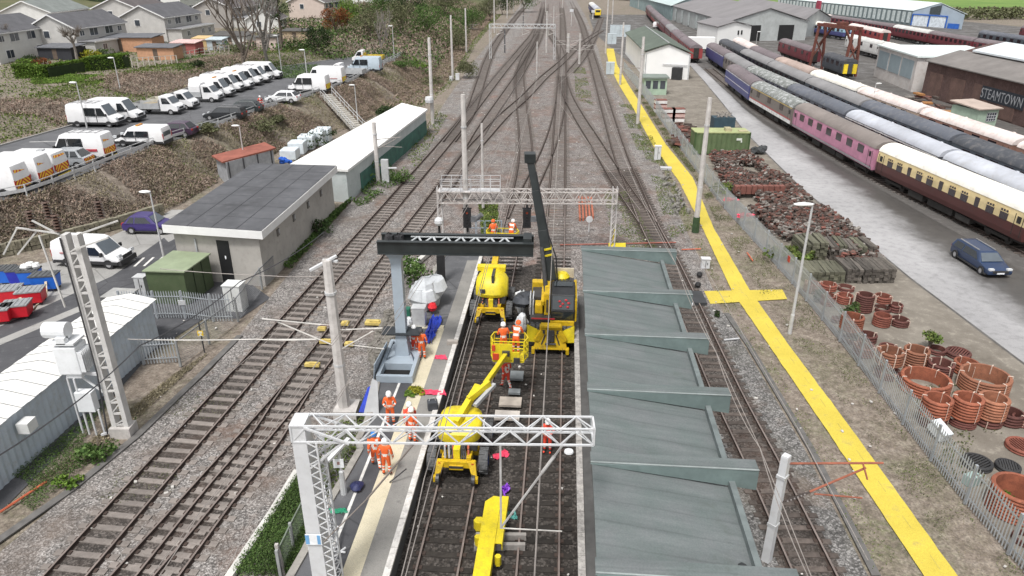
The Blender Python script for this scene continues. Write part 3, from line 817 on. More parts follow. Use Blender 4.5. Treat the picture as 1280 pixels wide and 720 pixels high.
t, b, h = mast(604, 262, 154, 'slim white post beyond the gantry, beside the grassy patch between lines', .13, .1)
t, b, h = mast(473, 228, 153, 'concrete mast with grey cabinet in front of the long white roofed shed', .24, .19)
cantilever(t, h*.72, 2.6)
mb = MB(); mb.box((.75,.1,1.15),(.7,.5,2.3)); mb.build('cabinet', GALV, t); mb = MB(); mb.box((1.5,-.1,1.5),(.9,.2,.12)); mb.build('cabinet_arm', WHITEP, t)
t, b, h = mast(541, 155, 47, 'tall concrete mast with white drum beside the end of the white roofed shed', .26, .2)
mb = MB(); mb.lathe([(.0,2.9),(.55,2.95),(.6,3.3),(.5,3.7),(.0,3.75)], 10, (-.3,-.3,0)); mb.build('drum', WHITEP, t)
t, b, h = mast(566, 100, 19, 'concrete mast below the brambly bank, with white boxes at its foot', .24, .17)
mb = MB(); mb.box((.9,0,.6),(.7,.5,1.2)); mb.box((-.3,-.6,.4),(.5,.4,.8)); mb.build('box', WHITEP, t)
for (px, py, pt, lb) in ((583,66,10,'concrete mast at the foot of the wooded bank beyond the first bramble bank'), (618,41,-14,'black footed pale mast where the branch line bends towards the wood'),
                         (634,23,-20,'slender far mast on the bank past the black footed one'), (642,15,-20,'thin white mast farthest along the wooded bank')):
 t, b, h = mast(px, py, pt, lb, .24, .17); cantilever(t, h*.62, 3.2, -1.1)
t, b, h = mast(869, 290, 122, 'leaning pale grey mast beside the yellow walkway, green foot', .24, .17, lean=(.0,0))
mb = MB(); mb.lathe([(.30,0),(.28,1.3)], 8, (0,0,0), 0, True); mb.build('green_foot', M('mossy_foot', (.04,.075,.03), .9, .4, 3.), t)
t, b, h = mast(797, 155, 46, 'pale mast in front of the green roofed white shed', .24, .18); cantilever(t, h*.65, -3.2, -1.1)
t, b, h = mast(775, 106, 28, 'slim pale mast at the bend of the yellow walkway', .22, .15)
t, b, h = mast(757, 66, -8, 'thin mast beyond the bend, opposite the yellow fronted train', .22, .15)
t, b, h = mast(765, 30, -20, 'distant mast at the far end of the walkway', .22, .15)
t, b, h = mast(958, 700, 569, 'white mast with rusty bracket arm beside the canopy edge', .21, .18, WHITEP, 4)
m = M('rust_arm', (.30,.10,.06), .8, .3, 3.)
mb = MB(); mb.tube((.1,0,h-.35),(3.3,-.1,h-.25),.04); mb.tube((.95,-.2,h-1.4),(2.75,-.1,h-.45),.04); mb.tube((1.1,-.25,h-1.45),(2.7,-.4,h-1.5),.03); mb.tube((2.6,-.1,h-.25),(2.75,-.35,h-.75),.03)
mb.build('bracket_arm', m, t)
mb = MB()
for k in range(6): mb.lathe([(.035,-.03),(.08,0),(.035,.03)], 8, (.32+k*.1, -.06-k*.02, h-1.9+k*.075), 0)
mb.tube((.1,0,h-2.05),(.98,-.2,h-1.4),.035); mb.build('insulator', M('insulator_dark', (.07,.055,.05), .4), t)
for (px, py, pt, rb, lb) in ((683,66,14,.26,'broad white mast in the throat where the tracks fan out'),(671,92,52,.16,'short grey post at the diagonal crossing'),(710,66,42,.42,'stout pale cabinet post between the far straight lines'),
  (724,80,42,.26,'pale post beside the diagonal line near the curving line'),(692,33,8,.2,'thin white mast far down the throat'),(741,24,15,.3,'white box topped post beside the far train'),(714,32,14,.2,'white topped signal post in the far throat'),
  (631,66,37,.16,'short dark post between the branch line and outer line'),(654,33,16,.16,'thin dark post by the bend of the branch line'),(650,12,-10,.12,'pale stick post at the edge of the wood'),(682,15,-25,.2,'far mast in the middle of the converging lines'),(703,10,-20,.2,'far pale mast on the straight lines')):
 dark = 'dark' in lb
 t, b, h = mast(px, py, pt, lb, rb, rb*.85, M('post_dark', (.09,.09,.095), .7) if dark else None, 6, group='posts in the station throat')
 if rb > .17 and 'topped' not in lb and 'broad' not in lb:
  cantilever(t, h*.6, 3.1, -1.1, 0, M('arm_pale')); cantilever(t, h*.6, -3.1, -1.1, 0, M('arm_pale'))
 if 'topped' in lb:
  mb = MB(); mb.box((0,0,h+.2),(1.3,.6,.9)); mb.build('head_box', WHITEP, t)
 if 'broad' in lb:
  for s in (-1,1): cantilever(t, h*.55, s*3.2, -1.1)
WIRE = M('contact_wire', (.30,.27,.25), .5)
def wire(pts, label, r=.019, sag=0., m=None):
 q = []
 for a, b_ in zip(pts, pts[1:]):
  a = Vector(a); b_ = Vector(b_)
  for k in range(8):
   t = k/8; p = a.lerp(b_, t); p.z -= sag*4*t*(1-t); q.append(p)
 q.append(Vector(pts[-1]))
 mb = MB(); mb.path(q, r, 4)
 return tag(mb.build('overhead_wire', m or WIRE), label, 'wire')
def follow(x0, z, label, sag, y1=51.6, y0=9.):
 wire([(TX(x0,y0),y0,z),(TX(x0,17.7),17.7,z),(TX(x0,y1),y1,z),(TX(x0,118),118,z)], label, .016, sag)
follow(-.42, 4.75, 'contact wire above the crane line, paired with the wire over it', .0)
follow(-.42, 5.6, 'upper catenary wire above the crane line', .45)
follow(-3.95, 4.75, 'contact wire along the platform edge above the boom lifts', .0)
follow(-3.95, 5.6, 'upper catenary wire above the boom lifts', .45)
def alongpx(pts, z, label, sag=.0): wire([tuple(P(x,y,z)) for x, y in pts], label, .015, sag)
alongpx([(1030,760),(950,560),(895,440),(845,330),(790,220),(752,120)], 4.8, 'wire above the curving line outside the canopy')
alongpx([(1085,700),(1000,540),(930,420),(862,300)], 4.6, 'wire above the mossy trough beside the yellow walkway')
alongpx([(-20,720),(130,600),(330,430),(470,280),(590,130),(640,70)], 4.9, 'long wire above the cess of the outer line')
alongpx([(80,860),(250,640),(395,455),(510,300),(600,180),(655,90)], 4.9, 'long wire above the outer line rails')
alongpx([(180,860),(320,640),(440,470),(545,320),(615,200),(655,110)], 4.9, 'long wire above the second line rails')
for i in (0,):
 ya, xa_, xb_ = 172., Xat(172., 7, 612), Xat(172., 7, 694)
 t = thing('overhead_line_gantry', 'distant pale lattice gantry over the outer lines, far up the throat', 'gantry', (xa_, ya, 0), -.05); truss(t, 'boom', xb_-xa_, .9, .8, 10, GALV, .05, 0, 7.6)
 for x in (.1, xb_-xa_-.1):
  mb = MB()
  for sx in (-.2,.2): mb.bar((x+sx,0,7.5),(x+sx,0,0),.1,.3)
  for k in range(7): mb.bar((x-.2,0,k),(x+.2,0,k+.9),.05,.05)
  mb.build('leg', GALV, t)
 for k in range(3): mb = MB(); xx = 1.5+k*(xb_-xa_-3)/2; mb.bar((xx,0,6.9),(xx,0,5.2),.08,.08); mb.tube((xx,0,5.3),(xx+1.6,0,5.9),.05); mb.tube((xx,0,6.6),(xx+1.6,0,6.1),.04); mb.build('dropper_arm', M('arm_pale'), t)
for k, (pts, z, lb) in enumerate((([(80,860),(250,640),(395,455),(510,300),(600,180),(655,90)],6.0,'upper catenary above the outer line rails'),([(180,860),(320,640),(440,470),(545,320),(615,200),(655,110)],6.0,'upper catenary above the second line rails'),([(1030,760),(950,560),(895,440),(845,330),(790,220),(752,120)],5.9,'upper catenary above the curving line outside the canopy'),([(560,250),(640,160),(720,85),(760,50)],5.2,'wire following the long diagonal line across the throat'),([(700,130),(740,185),(800,262)],5.2,'wire over the turnout to the outer canopy line'))): alongpx(pts, z, lb, .3 if 'upper' in lb else 0)
wire([tuple(P(-10,575,6.)), tuple(P(175,432,6.0)), tuple(P(300,352,5.2)), tuple(P(405,290,5.2))], 'dark feeder cable sweeping over the long white shed roof', .03, .25, M('cable_dark', (.05,.05,.055), .6))
wire([tuple(P(160,424,4.2)), tuple(P(320,424,4.2)), tuple(P(395,424,4.2))], 'pale cross span over the outer line, near the palisade gate', .03, .05, M('arm_pale'))
wire([tuple(P(200,336,4.0)), tuple(P(340,345,4.0)), tuple(P(405,345,4.4))], 'cross wire tied to the head of the leaning mast', .022, .05)
# ================================================================ MACHINES
YELP = M('machine_yellow', (.64,.42,.012), .5, .15, 1.4, dirt=(.16,.11,.04), dirtamt=.6, fine=.15)
YELP2 = M('machine_yellow_light', (.72,.58,.02), .48, .12, 1.4, dirt=(.30,.23,.06), dirtamt=.5, fine=.12)
RUBBER = M('tyre_rubber', (.10,.103,.107), .85, .3, 6., dirt=(.12,.11,.10), dirtamt=.6)
STEELD = M('steel_dark', (.05,.05,.052), .5, .3, 4.)
HOSE = M('hose_red', (.45,.10,.04), .6)
GLASSM = M('dark_glass', (.02,.024,.028), .08, .2, .6, spec=.8)
LAMPX = M('lamp_red', (.45,.03,.02), .3, .1)
GREYP = M('grey_panel', (.42,.43,.44), .5, .15, 2.)
def tyre(parent, x, y, z, r, w, hub=None):
 mb = MB(); prof = [(r*.55,-w/2),(r*.92,-w/2),(r,-w*.3),(r,w*.3),(r*.92,w/2),(r*.55,w/2)]
 mb.lathe(prof, 18)
 for k in range(16):
  a = 2*PI*k/16; mb.box((r*math.cos(a), r*math.sin(a), -w*.2 if k%2 else w*.2), (.06, r*.16, w*.55), a)
 mb.v = [(vz, vy, -vx) for vx, vy, vz in mb.v]
 o = mb.build('tyre', RUBBER, parent, (x, y, z))
 m2 = MB(); m2.lathe([(0,-w*.42),(r*.56,-w*.42),(r*.56,w*.42),(0,w*.42)], 12); m2.v = [(vz, vy, -vx) for vx, vy, vz in m2.v]
 m2.build('rim', hub or YELP, o)
 return o
def railwheel(parent, x, y, z, r=.22):
 mb = MB(); mb.lathe([(0,-.06),(r,-.06),(r,.05),(r*1.18,.055),(r*1.18,.08),(0,.08)], 14); mb.v = [(vz*(1 if x < 0 else -1), vy, vx) for vx, vy, vz in mb.v]
 mb.build('rail_wheel', STEELD, parent, (x, y, z))
def lift(label, y, dome, hub):
 """road rail boom lift, its front towards the camera"""
 t = thing('boom_lift', label, 'boom lift', (TX(-4.06, y), y, .19), TANG, 'road rail boom lifts')
 mb = MB(); mb.bx(-.62,.62,-1.0,2.0,.55,.95); mb.bx(-.85,.85,-.25,.0,.45,.85); mb.bx(-.85,.85,1.35,1.6,.45,.85); mb.build('chassis', YELP, t, bevel=.03)
 mb = MB(); mb.bx(-.8,.8,-1.32,-1.12,.58,.9); mb.bx(-.3,.3,-1.36,-1.3,.5,.74); mb.bx(-.62,-.42,-1.2,-.9,.85,1.05); mb.bx(.42,.62,-1.2,-.9,.85,1.05)
 for s in (-1,1):
  mb.add([(s*.5,-1.33,.86),(s*.82,-1.33,.86),(s*.82,-1.1,.86),(s*.5,-1.1,.86),(s*.70,-1.58,.3),(s*.90,-1.58,.3),(s*.90,-1.4,.2),(s*.70,-1.4,.2)],
               [(0,1,2,3),(7,6,5,4),(4,5,1,0),(5,6,2,1),(6,7,3,2),(7,4,0,3)])
  mb.box((s*.84,-1.56,.2),(.2,.2,.26))
 mb.build('rail_guide_frame', YELP, t, bevel=.02)
 mb = MB()
 for x in (-.34,-.22,.2,.3,.4): mb.tube((x,-1.1,.8),(x*.7,-.72,1.36), .04)
 mb.tube((-.5,-1.1,.9),(-.45,-1.0,1.2),.05); mb.bx(-.55,-.4,-1.12,-1.0,.7,1.1); mb.build('hydraulic_hoses', STEELD, t)
 mb = MB(); mb.tube((.5,-1.12,.85),(.46,-.75,1.36),.05); mb.tube((-.12,-1.12,.8),(-.2,-.74,1.36),.03); mb.tube((-.55,-1.1,.9),(-.5,-.74,1.3),.035); mb.build('red_hoses', HOSE, t)
 mb = MB(); mb.bx(-.14,.14,-1.1,-.72,.6,1.36); mb.build('slew_housing', YELP2, t, bevel=.02)
 for sx in (-1,1):
  for yy in (-.62,1.5): tyre(t, sx*1.10, yy, .50, .54, .38, hub if sx > 0 else YELP)
  railwheel(t, sx*.755, -1.6, .22); railwheel(t, sx*.755, 2.1, .22)
  mb = MB(); mb.bar((sx*.755,1.5,.7),(sx*.755,2.1,.25),.14,.14); mb.build('rail_arm', YELP, t)
 mb = MB()
 prof = [(-1.15,1.28),(-1.15,1.52),(-1.0,1.9),(-.6,2.12),(.6,2.2),(.95,2.05),(.98,1.28)] if not dome else [(-.92,1.42),(-1.0,1.62),(-.8,2.15),(-.35,2.6),(.5,2.72),(1.0,2.45),(1.05,1.42)]
 ns = 12; W = .96
 if not dome:
  for z, q in ((1.36,.97),(1.42,1.),(1.8,1.),(1.97,.95),(2.07,.82),(2.11,.5),(2.12,.0)):
   for j in range(28):
    a = 2*PI*j/28; ca, sa = math.cos(a), math.sin(a); e = .62
    mb.v.append((math.copysign(abs(ca)**e, ca)*.95*q, (.28+math.copysign(abs(sa)**e, sa)*1.0*q), z-.12*(sa < -.2 and z > 1.9)))
  for i in range(6):
   for j in range(28): mb.f.append((i*28+j, i*28+(j+1)%28, (i+1)*28+(j+1)%28, (i+1)*28+j)); mb.m.append(0)
  mb.f.append(tuple(range(27,-1,-1))); mb.m.append(0)
 for i in range(ns+1 if dome else 0):
  u = -1+2*i/ns; k = (1-abs(u)**3.2*.42); kk = 1-abs(u)**4*.35
  for yy, z in prof: mb.v.append((u*W, yy*k, 1.42+(z-1.42)*kk))
 n = len(prof)
 for i in range(ns if dome else 0):
  for j in range(n): mb.f.append((i*n+j, i*n+(j+1)%n, (i+1)*n+(j+1)%n, (i+1)*n+j)); mb.m.append(0)
 if dome: mb.f.append(tuple(range(n))); mb.m.append(0); mb.f.append(tuple(ns*n+j for j in range(n-1,-1,-1))); mb.m.append(0)
 hood = mb.build('turntable_hood', YELP2, t, smooth=True)
 bm = bmesh.new(); bm.from_mesh(hood.data); bmesh.ops.recalc_face_normals(bm, faces=bm.faces); bm.to_mesh(hood.data); bm.free()
 mb = MB()
 if dome: mb.bx(.02,.18,-.7,.75,2.3,2.76); mb.box((-.5,-.93,1.85),(.3,.12,.22)); mb.bx(-.85,.85,-.75,.9,.95,1.42)
 else: mb.box((.05,-.5,1.95),(.12,.1,.06)); mb.box((-.3,-.62,1.9),(.1,.1,.06)); mb.bx(-.8,.8,-.6,.9,.95,1.37)
 mb.build('hood_slot', STEELD, t)
 mb = MB()
 for k in range(6): mb.bx(-.5+k*.2-.06,-.5+k*.2+.02,-.9,-.7,.98,1.25)
 mb.bx(-.3,.3,-1.38,-1.34,.6,.7); mb.build('valve_block', STEELD, t)
 mb = MB()
 for s in (-1,1): mb.box((s*.7,-1.34,.8),(.1,.03,.1))
 mb.build('marker_lamp', LAMPX, t)
 if not dome:
  mb = MB(); mb.bar((1.05,-.2,1.75),(1.05,.15,1.75),.05,.05); mb.bar((1.05,-.2,2.05),(1.05,.15,2.05),.05,.05); mb.bar((1.05,-.2,1.75),(1.05,-.2,2.05),.05,.05); mb.bar((1.05,.15,1.75),(1.05,.15,2.05),.05,.05); mb.bar((1.0,0,1.3),(1.05,0,1.75),.05,.05)
  mb.build('work_lamp_guard', WHITEP, t)
 return t
def basket(t, c, w, d, yaw=0.):
 """tubular cage with floor, control box and sign panels, top child of the lift"""
 o = MB(); x, y, z = c
 o.box((x,y,z),(w,d,.12)); b = o.build('basket_floor', YELP2, t)
 o = MB()
 corners = [(-w/2,-d/2),(w/2,-d/2),(w/2+.18,0),(w/2,d/2),(-w/2,d/2),(-w/2-.12,0)]
 for i, (a, q) in enumerate(corners):
  a2, q2 = corners[(i+1)%6]
  for h in (.06,.38,.72,1.08): o.bar((x+a,y+q,z+h),(x+a2,y+q2,z+h),.045,.045)
  o.bar((x+a,y+q,z),(x+a,y+q,z+1.08),.05,.05)
  o.bar(((x+a+x+a2)/2,(y+q+y+q2)/2,z),((x+a+x+a2)/2,(y+q+y+q2)/2,z+1.08),.035,.035)
 o.build('basket_cage', YELP2, b)
 o = MB(); o.box((x-.25,y-d/2-.03,z+.55),(.9,.06,.85)); o.box((x+.38,y-d/2-.05,z+.3),(.35,.08,.5)); o.build('basket_panel', YELP2, b)
 o = MB(); o.box((x-w/2+.05,y-d/2-.06,z+.75),(.16,.08,.3)); o.box((x-w/2+.15,y-d/2-.07,z+.28),(.3,.06,.34)); o.build('warning_plate', M('plate_red', (.55,.06,.03), .5), b)
 o = MB(); o.box((x-.1,y-d/2-.12,z+.5),(.36,.14,.26)); o.box((x+.42,y-d/2-.11,z+.12),(.3,.1,.3)); o.build('control_box', STEELD, b)
 return b
l1 = lift('yellow boom lift nearest the white gantry, boom raised to two workers in a basket', 25.6, False, M('hub_blue', (.05,.18,.55), .5))
bkt = Vector((TX(0,0)+.1, 0, 0))
mb = MB(); mb.bar((-.1,-.3,2.12),(.62,1.65,2.75),.26,.32); mb.bar((.3,.8,2.6),(1.15,1.6,3.0),.2,.3); mb.build('lower_boom', YELP2, l1, bevel=.02)
mb = MB(); mb.bar((.95,1.5,2.95),(1.62,4.85,2.6),.2,.24); mb.bar((1.62,4.85,2.6),(1.6,4.9,2.3),.3,.3); mb.build('upper_boom', YELP2, l1, bevel=.015)
mb = MB(); mb.bar((.62,.5,2.5),(1.35,1.75,2.82),.16,.16); mb.build('boom_cylinder', GREYP, l1)
basket(l1, (1.72, 5.35, 2.2), 1.5, .95)
l2 = lift('yellow boom lift with big domed hood, working beneath the black beam', 40.2, True, YELP)
mb = MB(); mb.bar((.0,.6,2.3),(.1,3.4,3.4),.36,.42); mb.bar((.1,3.4,3.4),(.2,5.2,3.1),.3,.3); mb.build('boom', YELP, l2)
mb = MB(); mb.box((-.1,.75,2.7),(1.75,.5,.3)); mb.build('boom_cradle', YELP2, l2, bevel=.03)
basket(l2, (.15, 5.6, 2.3), 1.9, 1.0)
cr = thing('rail_crane', 'yellow and black road rail crane with its boom raised, between platform and canopy', 'crane', (TX(-.36, 37.2), 37.2, .19), TANG)
mb = MB(); mb.bx(-.8,.8,-1.6,3.4,.55,1.05); mb.bx(-1.2,1.2,-.6,-.2,.5,1.0); mb.build('chassis', YELP, cr, bevel=.03)
mb = MB()
mb.bx(-.62,.62,-2.0,-1.6,.5,1.55); mb.add([(-.95,-2.15,.2),(.95,-2.15,.2),(.75,-2.0,1.0),(-.75,-2.0,1.0),(-.95,-1.8,.2),(.95,-1.8,.2),(.75,-1.7,1.0),(-.75,-1.7,1.0)],[(0,1,2,3),(7,6,5,4),(4,5,1,0),(5,6,2,1),(6,7,3,2),(7,4,0,3)])
for s in (-1,1): mb.box((s*.95,-2.2,.18),(.18,.3,.34)); mb.bar((s*.45,-1.95,1.3),(s*.8,-2.05,.7),.2,.3)
mb.bx(-.55,.55,-2.15,-1.75,1.55,1.7)
mb.build('front_frame', YELP, cr, bevel=.025)
mb = MB(); mb.box((0,-2.13,1.05),(.42,.1,.7)); mb.box((-.1,-2.2,.75),(.12,.1,.3)); mb.box((.12,-2.2,.95),(.1,.1,.4)); mb.tube((-.3,-2.2,.6),(.3,-2.2,.6),.06)
for s in (-1,1): mb.box((s*.42,-2.02,1.25),(.2,.06,.2)); mb.tube((s*.5,-2.1,.5),(s*.3,-2.05,1.1),.04); mb.tube((s*.9,-1.7,1.0),(s*.6,-1.75,1.45),.06)
mb.bx(-.5,.5,-1.78,-1.7,1.56,1.62); mb.build('coupling', STEELD, cr)
for s in (-1,1):
 mb = MB(); mb.add([(s*.62,-1.75,1.2),(s*1.28,-1.9,1.62),(s*1.34,-1.7,1.5),(s*.7,-1.5,1.1),(s*.85,-1.95,.55),(s*1.32,-2.0,.62),(s*1.3,-1.7,.6),(s*.85,-1.6,.5)],[(0,1,2,3),(7,6,5,4),(4,5,1,0),(5,6,2,1),(6,7,3,2),(7,4,0,3)])
 o = mb.build('stabiliser_blade', YELP2, cr)
 bm = bmesh.new(); bm.from_mesh(o.data); bmesh.ops.recalc_face_normals(bm, faces=bm.faces); bm.to_mesh(o.data); bm.free()
 for yy in (-1.05, 2.2):
  tyre(cr, s*1.02, yy, .95, .48, .28, STEELD); tyre(cr, s*.72, yy, .95, .48, .26, STEELD)
 railwheel(cr, s*.755, -1.9, .2); railwheel(cr, s*.755, 3.2, .2)
mb = MB(); mb.lathe([(0,1.05),(.85,1.05),(.85,1.3),(0,1.3)], 20); mb.build('slew_ring', STEELD, cr)
mb = MB(); mb.bx(-.42,-.08,-.7,1.6,1.62,2.95); mb.bx(-1.2,1.35,1.7,2.2,1.55,2.6); mb.bx(1.3,1.42,-1.2,1.7,1.5,2.85); mb.bx(-.05,1.3,-1.38,-1.26,1.3,1.62); mb.bx(-.95,-.5,-.5,.2,1.6,2.15); mb.bx(-.6,-.42,-.9,1.2,2.3,2.6); mb.build('upper_structure', YELP, cr, bevel=.05)
mb = MB(); mb.bx(-1.2,1.3,-1.2,2.1,1.3,1.6); mb.bx(-1.15,-.5,.3,1.7,1.6,2.3); mb.bx(.1,1.25,.82,1.7,1.6,2.95); mb.build('engine_deck', STEELD, cr, bevel=.04)
mb = MB(); mb.extr([(-1.25,1.35),(-1.32,2.2),(-.95,3.05),(.75,3.12),(.8,1.35)], -.02, 1.3, 'x'); cab = mb.build('cab', M('cab_black', (.02,.021,.023), .4, .2, 2., dirt=(.06,.06,.06)), cr, bevel=.04)
mb = MB(); mb.plate([(.06,-1.285,1.75),(1.22,-1.285,1.75),(1.22,-1.34,2.15),(.06,-1.34,2.15)], .012); mb.plate([(.06,-1.31,2.3),(1.22,-1.31,2.3),(1.22,-1.0,2.98),(.06,-1.0,2.98)], .012); mb.plate([(.12,.05,3.125),(1.16,.05,3.125),(1.16,.65,3.135),(.12,.65,3.135)], .012)
mb.plate([(-.03,-1.0,1.9),(-.03,-.9,2.95),(-.03,.6,2.95),(-.03,.6,1.9)], .01)
mb.build('cab_glass', M('cab_glass', (.03,.038,.042), .06, .2, 1., spec=.9), cab)
mb = MB();
for x, zz in ((.45,2.75),(.8,2.82),(.62,2.62),(.95,2.66),(.5,2.48),(.9,2.45)): mb.ball((x,-1.15-(2.9-zz)*.3,zz),(.09,.06,.07),8)
mb.bar((1.27,-1.2,2.2),(1.27,.6,3.0),.05,.05); mb.build('cab_marker', M('marker_red', (.50,.04,.05), .5), cab)
mb = MB(); mb.bar((-1.1,-1.3,1.7),(.2,-1.35,1.72),.06,.06); mb.build('red_barrier', M('marker_red'), cr)
mb = MB(); mb.bx(-.2,1.25,2.25,2.33,1.7,3.3); mb.build('rear_panel', M('panel_cream', (.62,.55,.42), .6), cr)
mb = MB()
for k in range(5): mb.bx(.2+k*.2,.28+k*.2,1.0,1.6,2.95,3.02)
mb.bx(-.3,-.2,-.72,-.66,1.8,2.6); mb.build('deck_grille', STEELD, cr)
mb = MB(); mb.lathe([(0,0),(.42,0),(.46,.35),(.3,.55),(0,.6)], 14, (.55,1.7,2.7)); mb.build('beacon_dome', YELP2, cr, smooth=True)
for z in (-1.05,-1.22):
 mb = MB(); mb.bar((z,-.6,1.6),(z,-.6,2.6),.05,.05); mb.bar((z,-.6,2.6),(z,.4,2.6),.05,.05); mb.bar((z,.4,1.6),(z,.4,2.6),.05,.05); mb.bar((z,-.6,2.1),(z,.4,2.1),.05,.05); mb.build('handrail', GALV, cr)
b0 = Vector((-.05, 1.5, 2.9)); btip = Vector((Xat(40.0, 10.6, 655)-TX(-.36,37.2)+.15, 2.6, Zat(40.0, 196)-.19))
mb = MB(); q = b0.lerp(btip, .42); mb.bar(b0, q, .62, .74, 0, .56, .64); mb.build('boom_base', BLK, cr, bevel=.03)
mb = MB(); q2 = b0.lerp(btip, .74); mb.bar(q, q2, .5, .56, 0, .46, .52); mb.build('boom_middle', BLK, cr, bevel=.02)
mb = MB(); mb.bar(q2, btip, .4, .46); mb.box(btip, (.62,.7,.5), .1); mb.build('boom_tip', BLK, cr, bevel=.02)
mb = MB()
for k in (.22,.27): p = b0.lerp(btip, k); mb.box(p, (.66,.82,.1), 0, 0, 0, -.25)
mb.build('yellow_band', YELP2, cr)
mb = MB(); mb.tube((-.25,.2,1.9), b0.lerp(btip,.3)+Vector((-.2,-.5,0)), .14, .12, 10); mb.build('boom_ram', STEELD, cr)
mb = MB(); mb.path([b0+Vector((.35,-.4,0)), b0.lerp(btip,.2)+Vector((.5,-.5,.1)), b0.lerp(btip,.4)+Vector((.3,-.4,0)), b0.lerp(btip,.9)+Vector((.22,-.3,0))], .045); mb.build('boom_hose', M('cable_black'), cr)
yb = thing('lifting_beam', 'long bright yellow steel beam with perforated edge plate lying between the lines', 'beam')
A = P(620, 622, .75); B = P(600, 745, .75)
d = (B-A).normalized(); r_ = Vector((-d.y, d.x, 0)) * -1
if r_.x < 0: r_ = -r_
mb = MB()
def q3(s, u, z): p = A + d*s + r_*u; return (p.x, p.y, z)
Ln = (B-A).length
mb.add([q3(-.1,-.1,.75),q3(.25,-.40,.75),q3(Ln,-.36,.75),q3(Ln,.22,.75),q3(-.05,.22,.75)] + [q3(-.1,-.1,.3),q3(.25,-.40,.3),q3(Ln,-.36,.3),q3(Ln,.22,.3),q3(-.05,.22,.3)],
       [(0,1,2,3,4),(9,8,7,6,5),(0,5,6,1),(1,6,7,2),(2,7,8,3),(3,8,9,4),(4,9,5,0)])
o = mb.build('beam', YELP2, yb); bm = bmesh.new(); bm.from_mesh(o.data); bmesh.ops.recalc_face_normals(bm, faces=bm.faces); bm.to_mesh(o.data); bm.free()
mb = MB(); mb.plate([q3(-.05,.24,.78),q3(-.05,.50,.78),q3(2.5,.50,.78),q3(2.5,.24,.78)], -.03); mb.plate([q3(-.05,.50,.75),q3(-.05,.51,.5),q3(2.5,.51,.5),q3(2.5,.50,.75)], .03); ep = mb.build('edge_plate', YELP2, yb)
mb = MB()
for k in range(13): p = q3(.1+k*.19,.38,.785); mb.lathe([(0,0),(.035,0),(.035,.012),(0,.012)],8,p)
mb.build('bolt_hole', STEELD, ep)
for s, u, rr in ((1.25,-.52,.2),(2.1,-.45,.12),(3.0,.4,.12)):
 p = q3(s,u,.5); mb = MB(); mb.lathe([(0,-.2),(rr,-.2),(rr,.2),(0,.2)], 6, p); mb.build('lug', YELP2, yb)
for s, u in ((1.55,.45),(2.05,.45)):
 mb = MB(); mb.bar(q3(s,-.6,.16), q3(s-.15,1.3,.16), .16,.28); tag(mb.build('timber_packer', M('packer_grey', (.33,.31,.29), .8, .2, 3.)), 'pale timber packer under the yellow beam, %s of its pair' % ('nearer the gantry' if s < 2 else 'farther from the gantry'), 'packer', 'packers under the yellow beam')
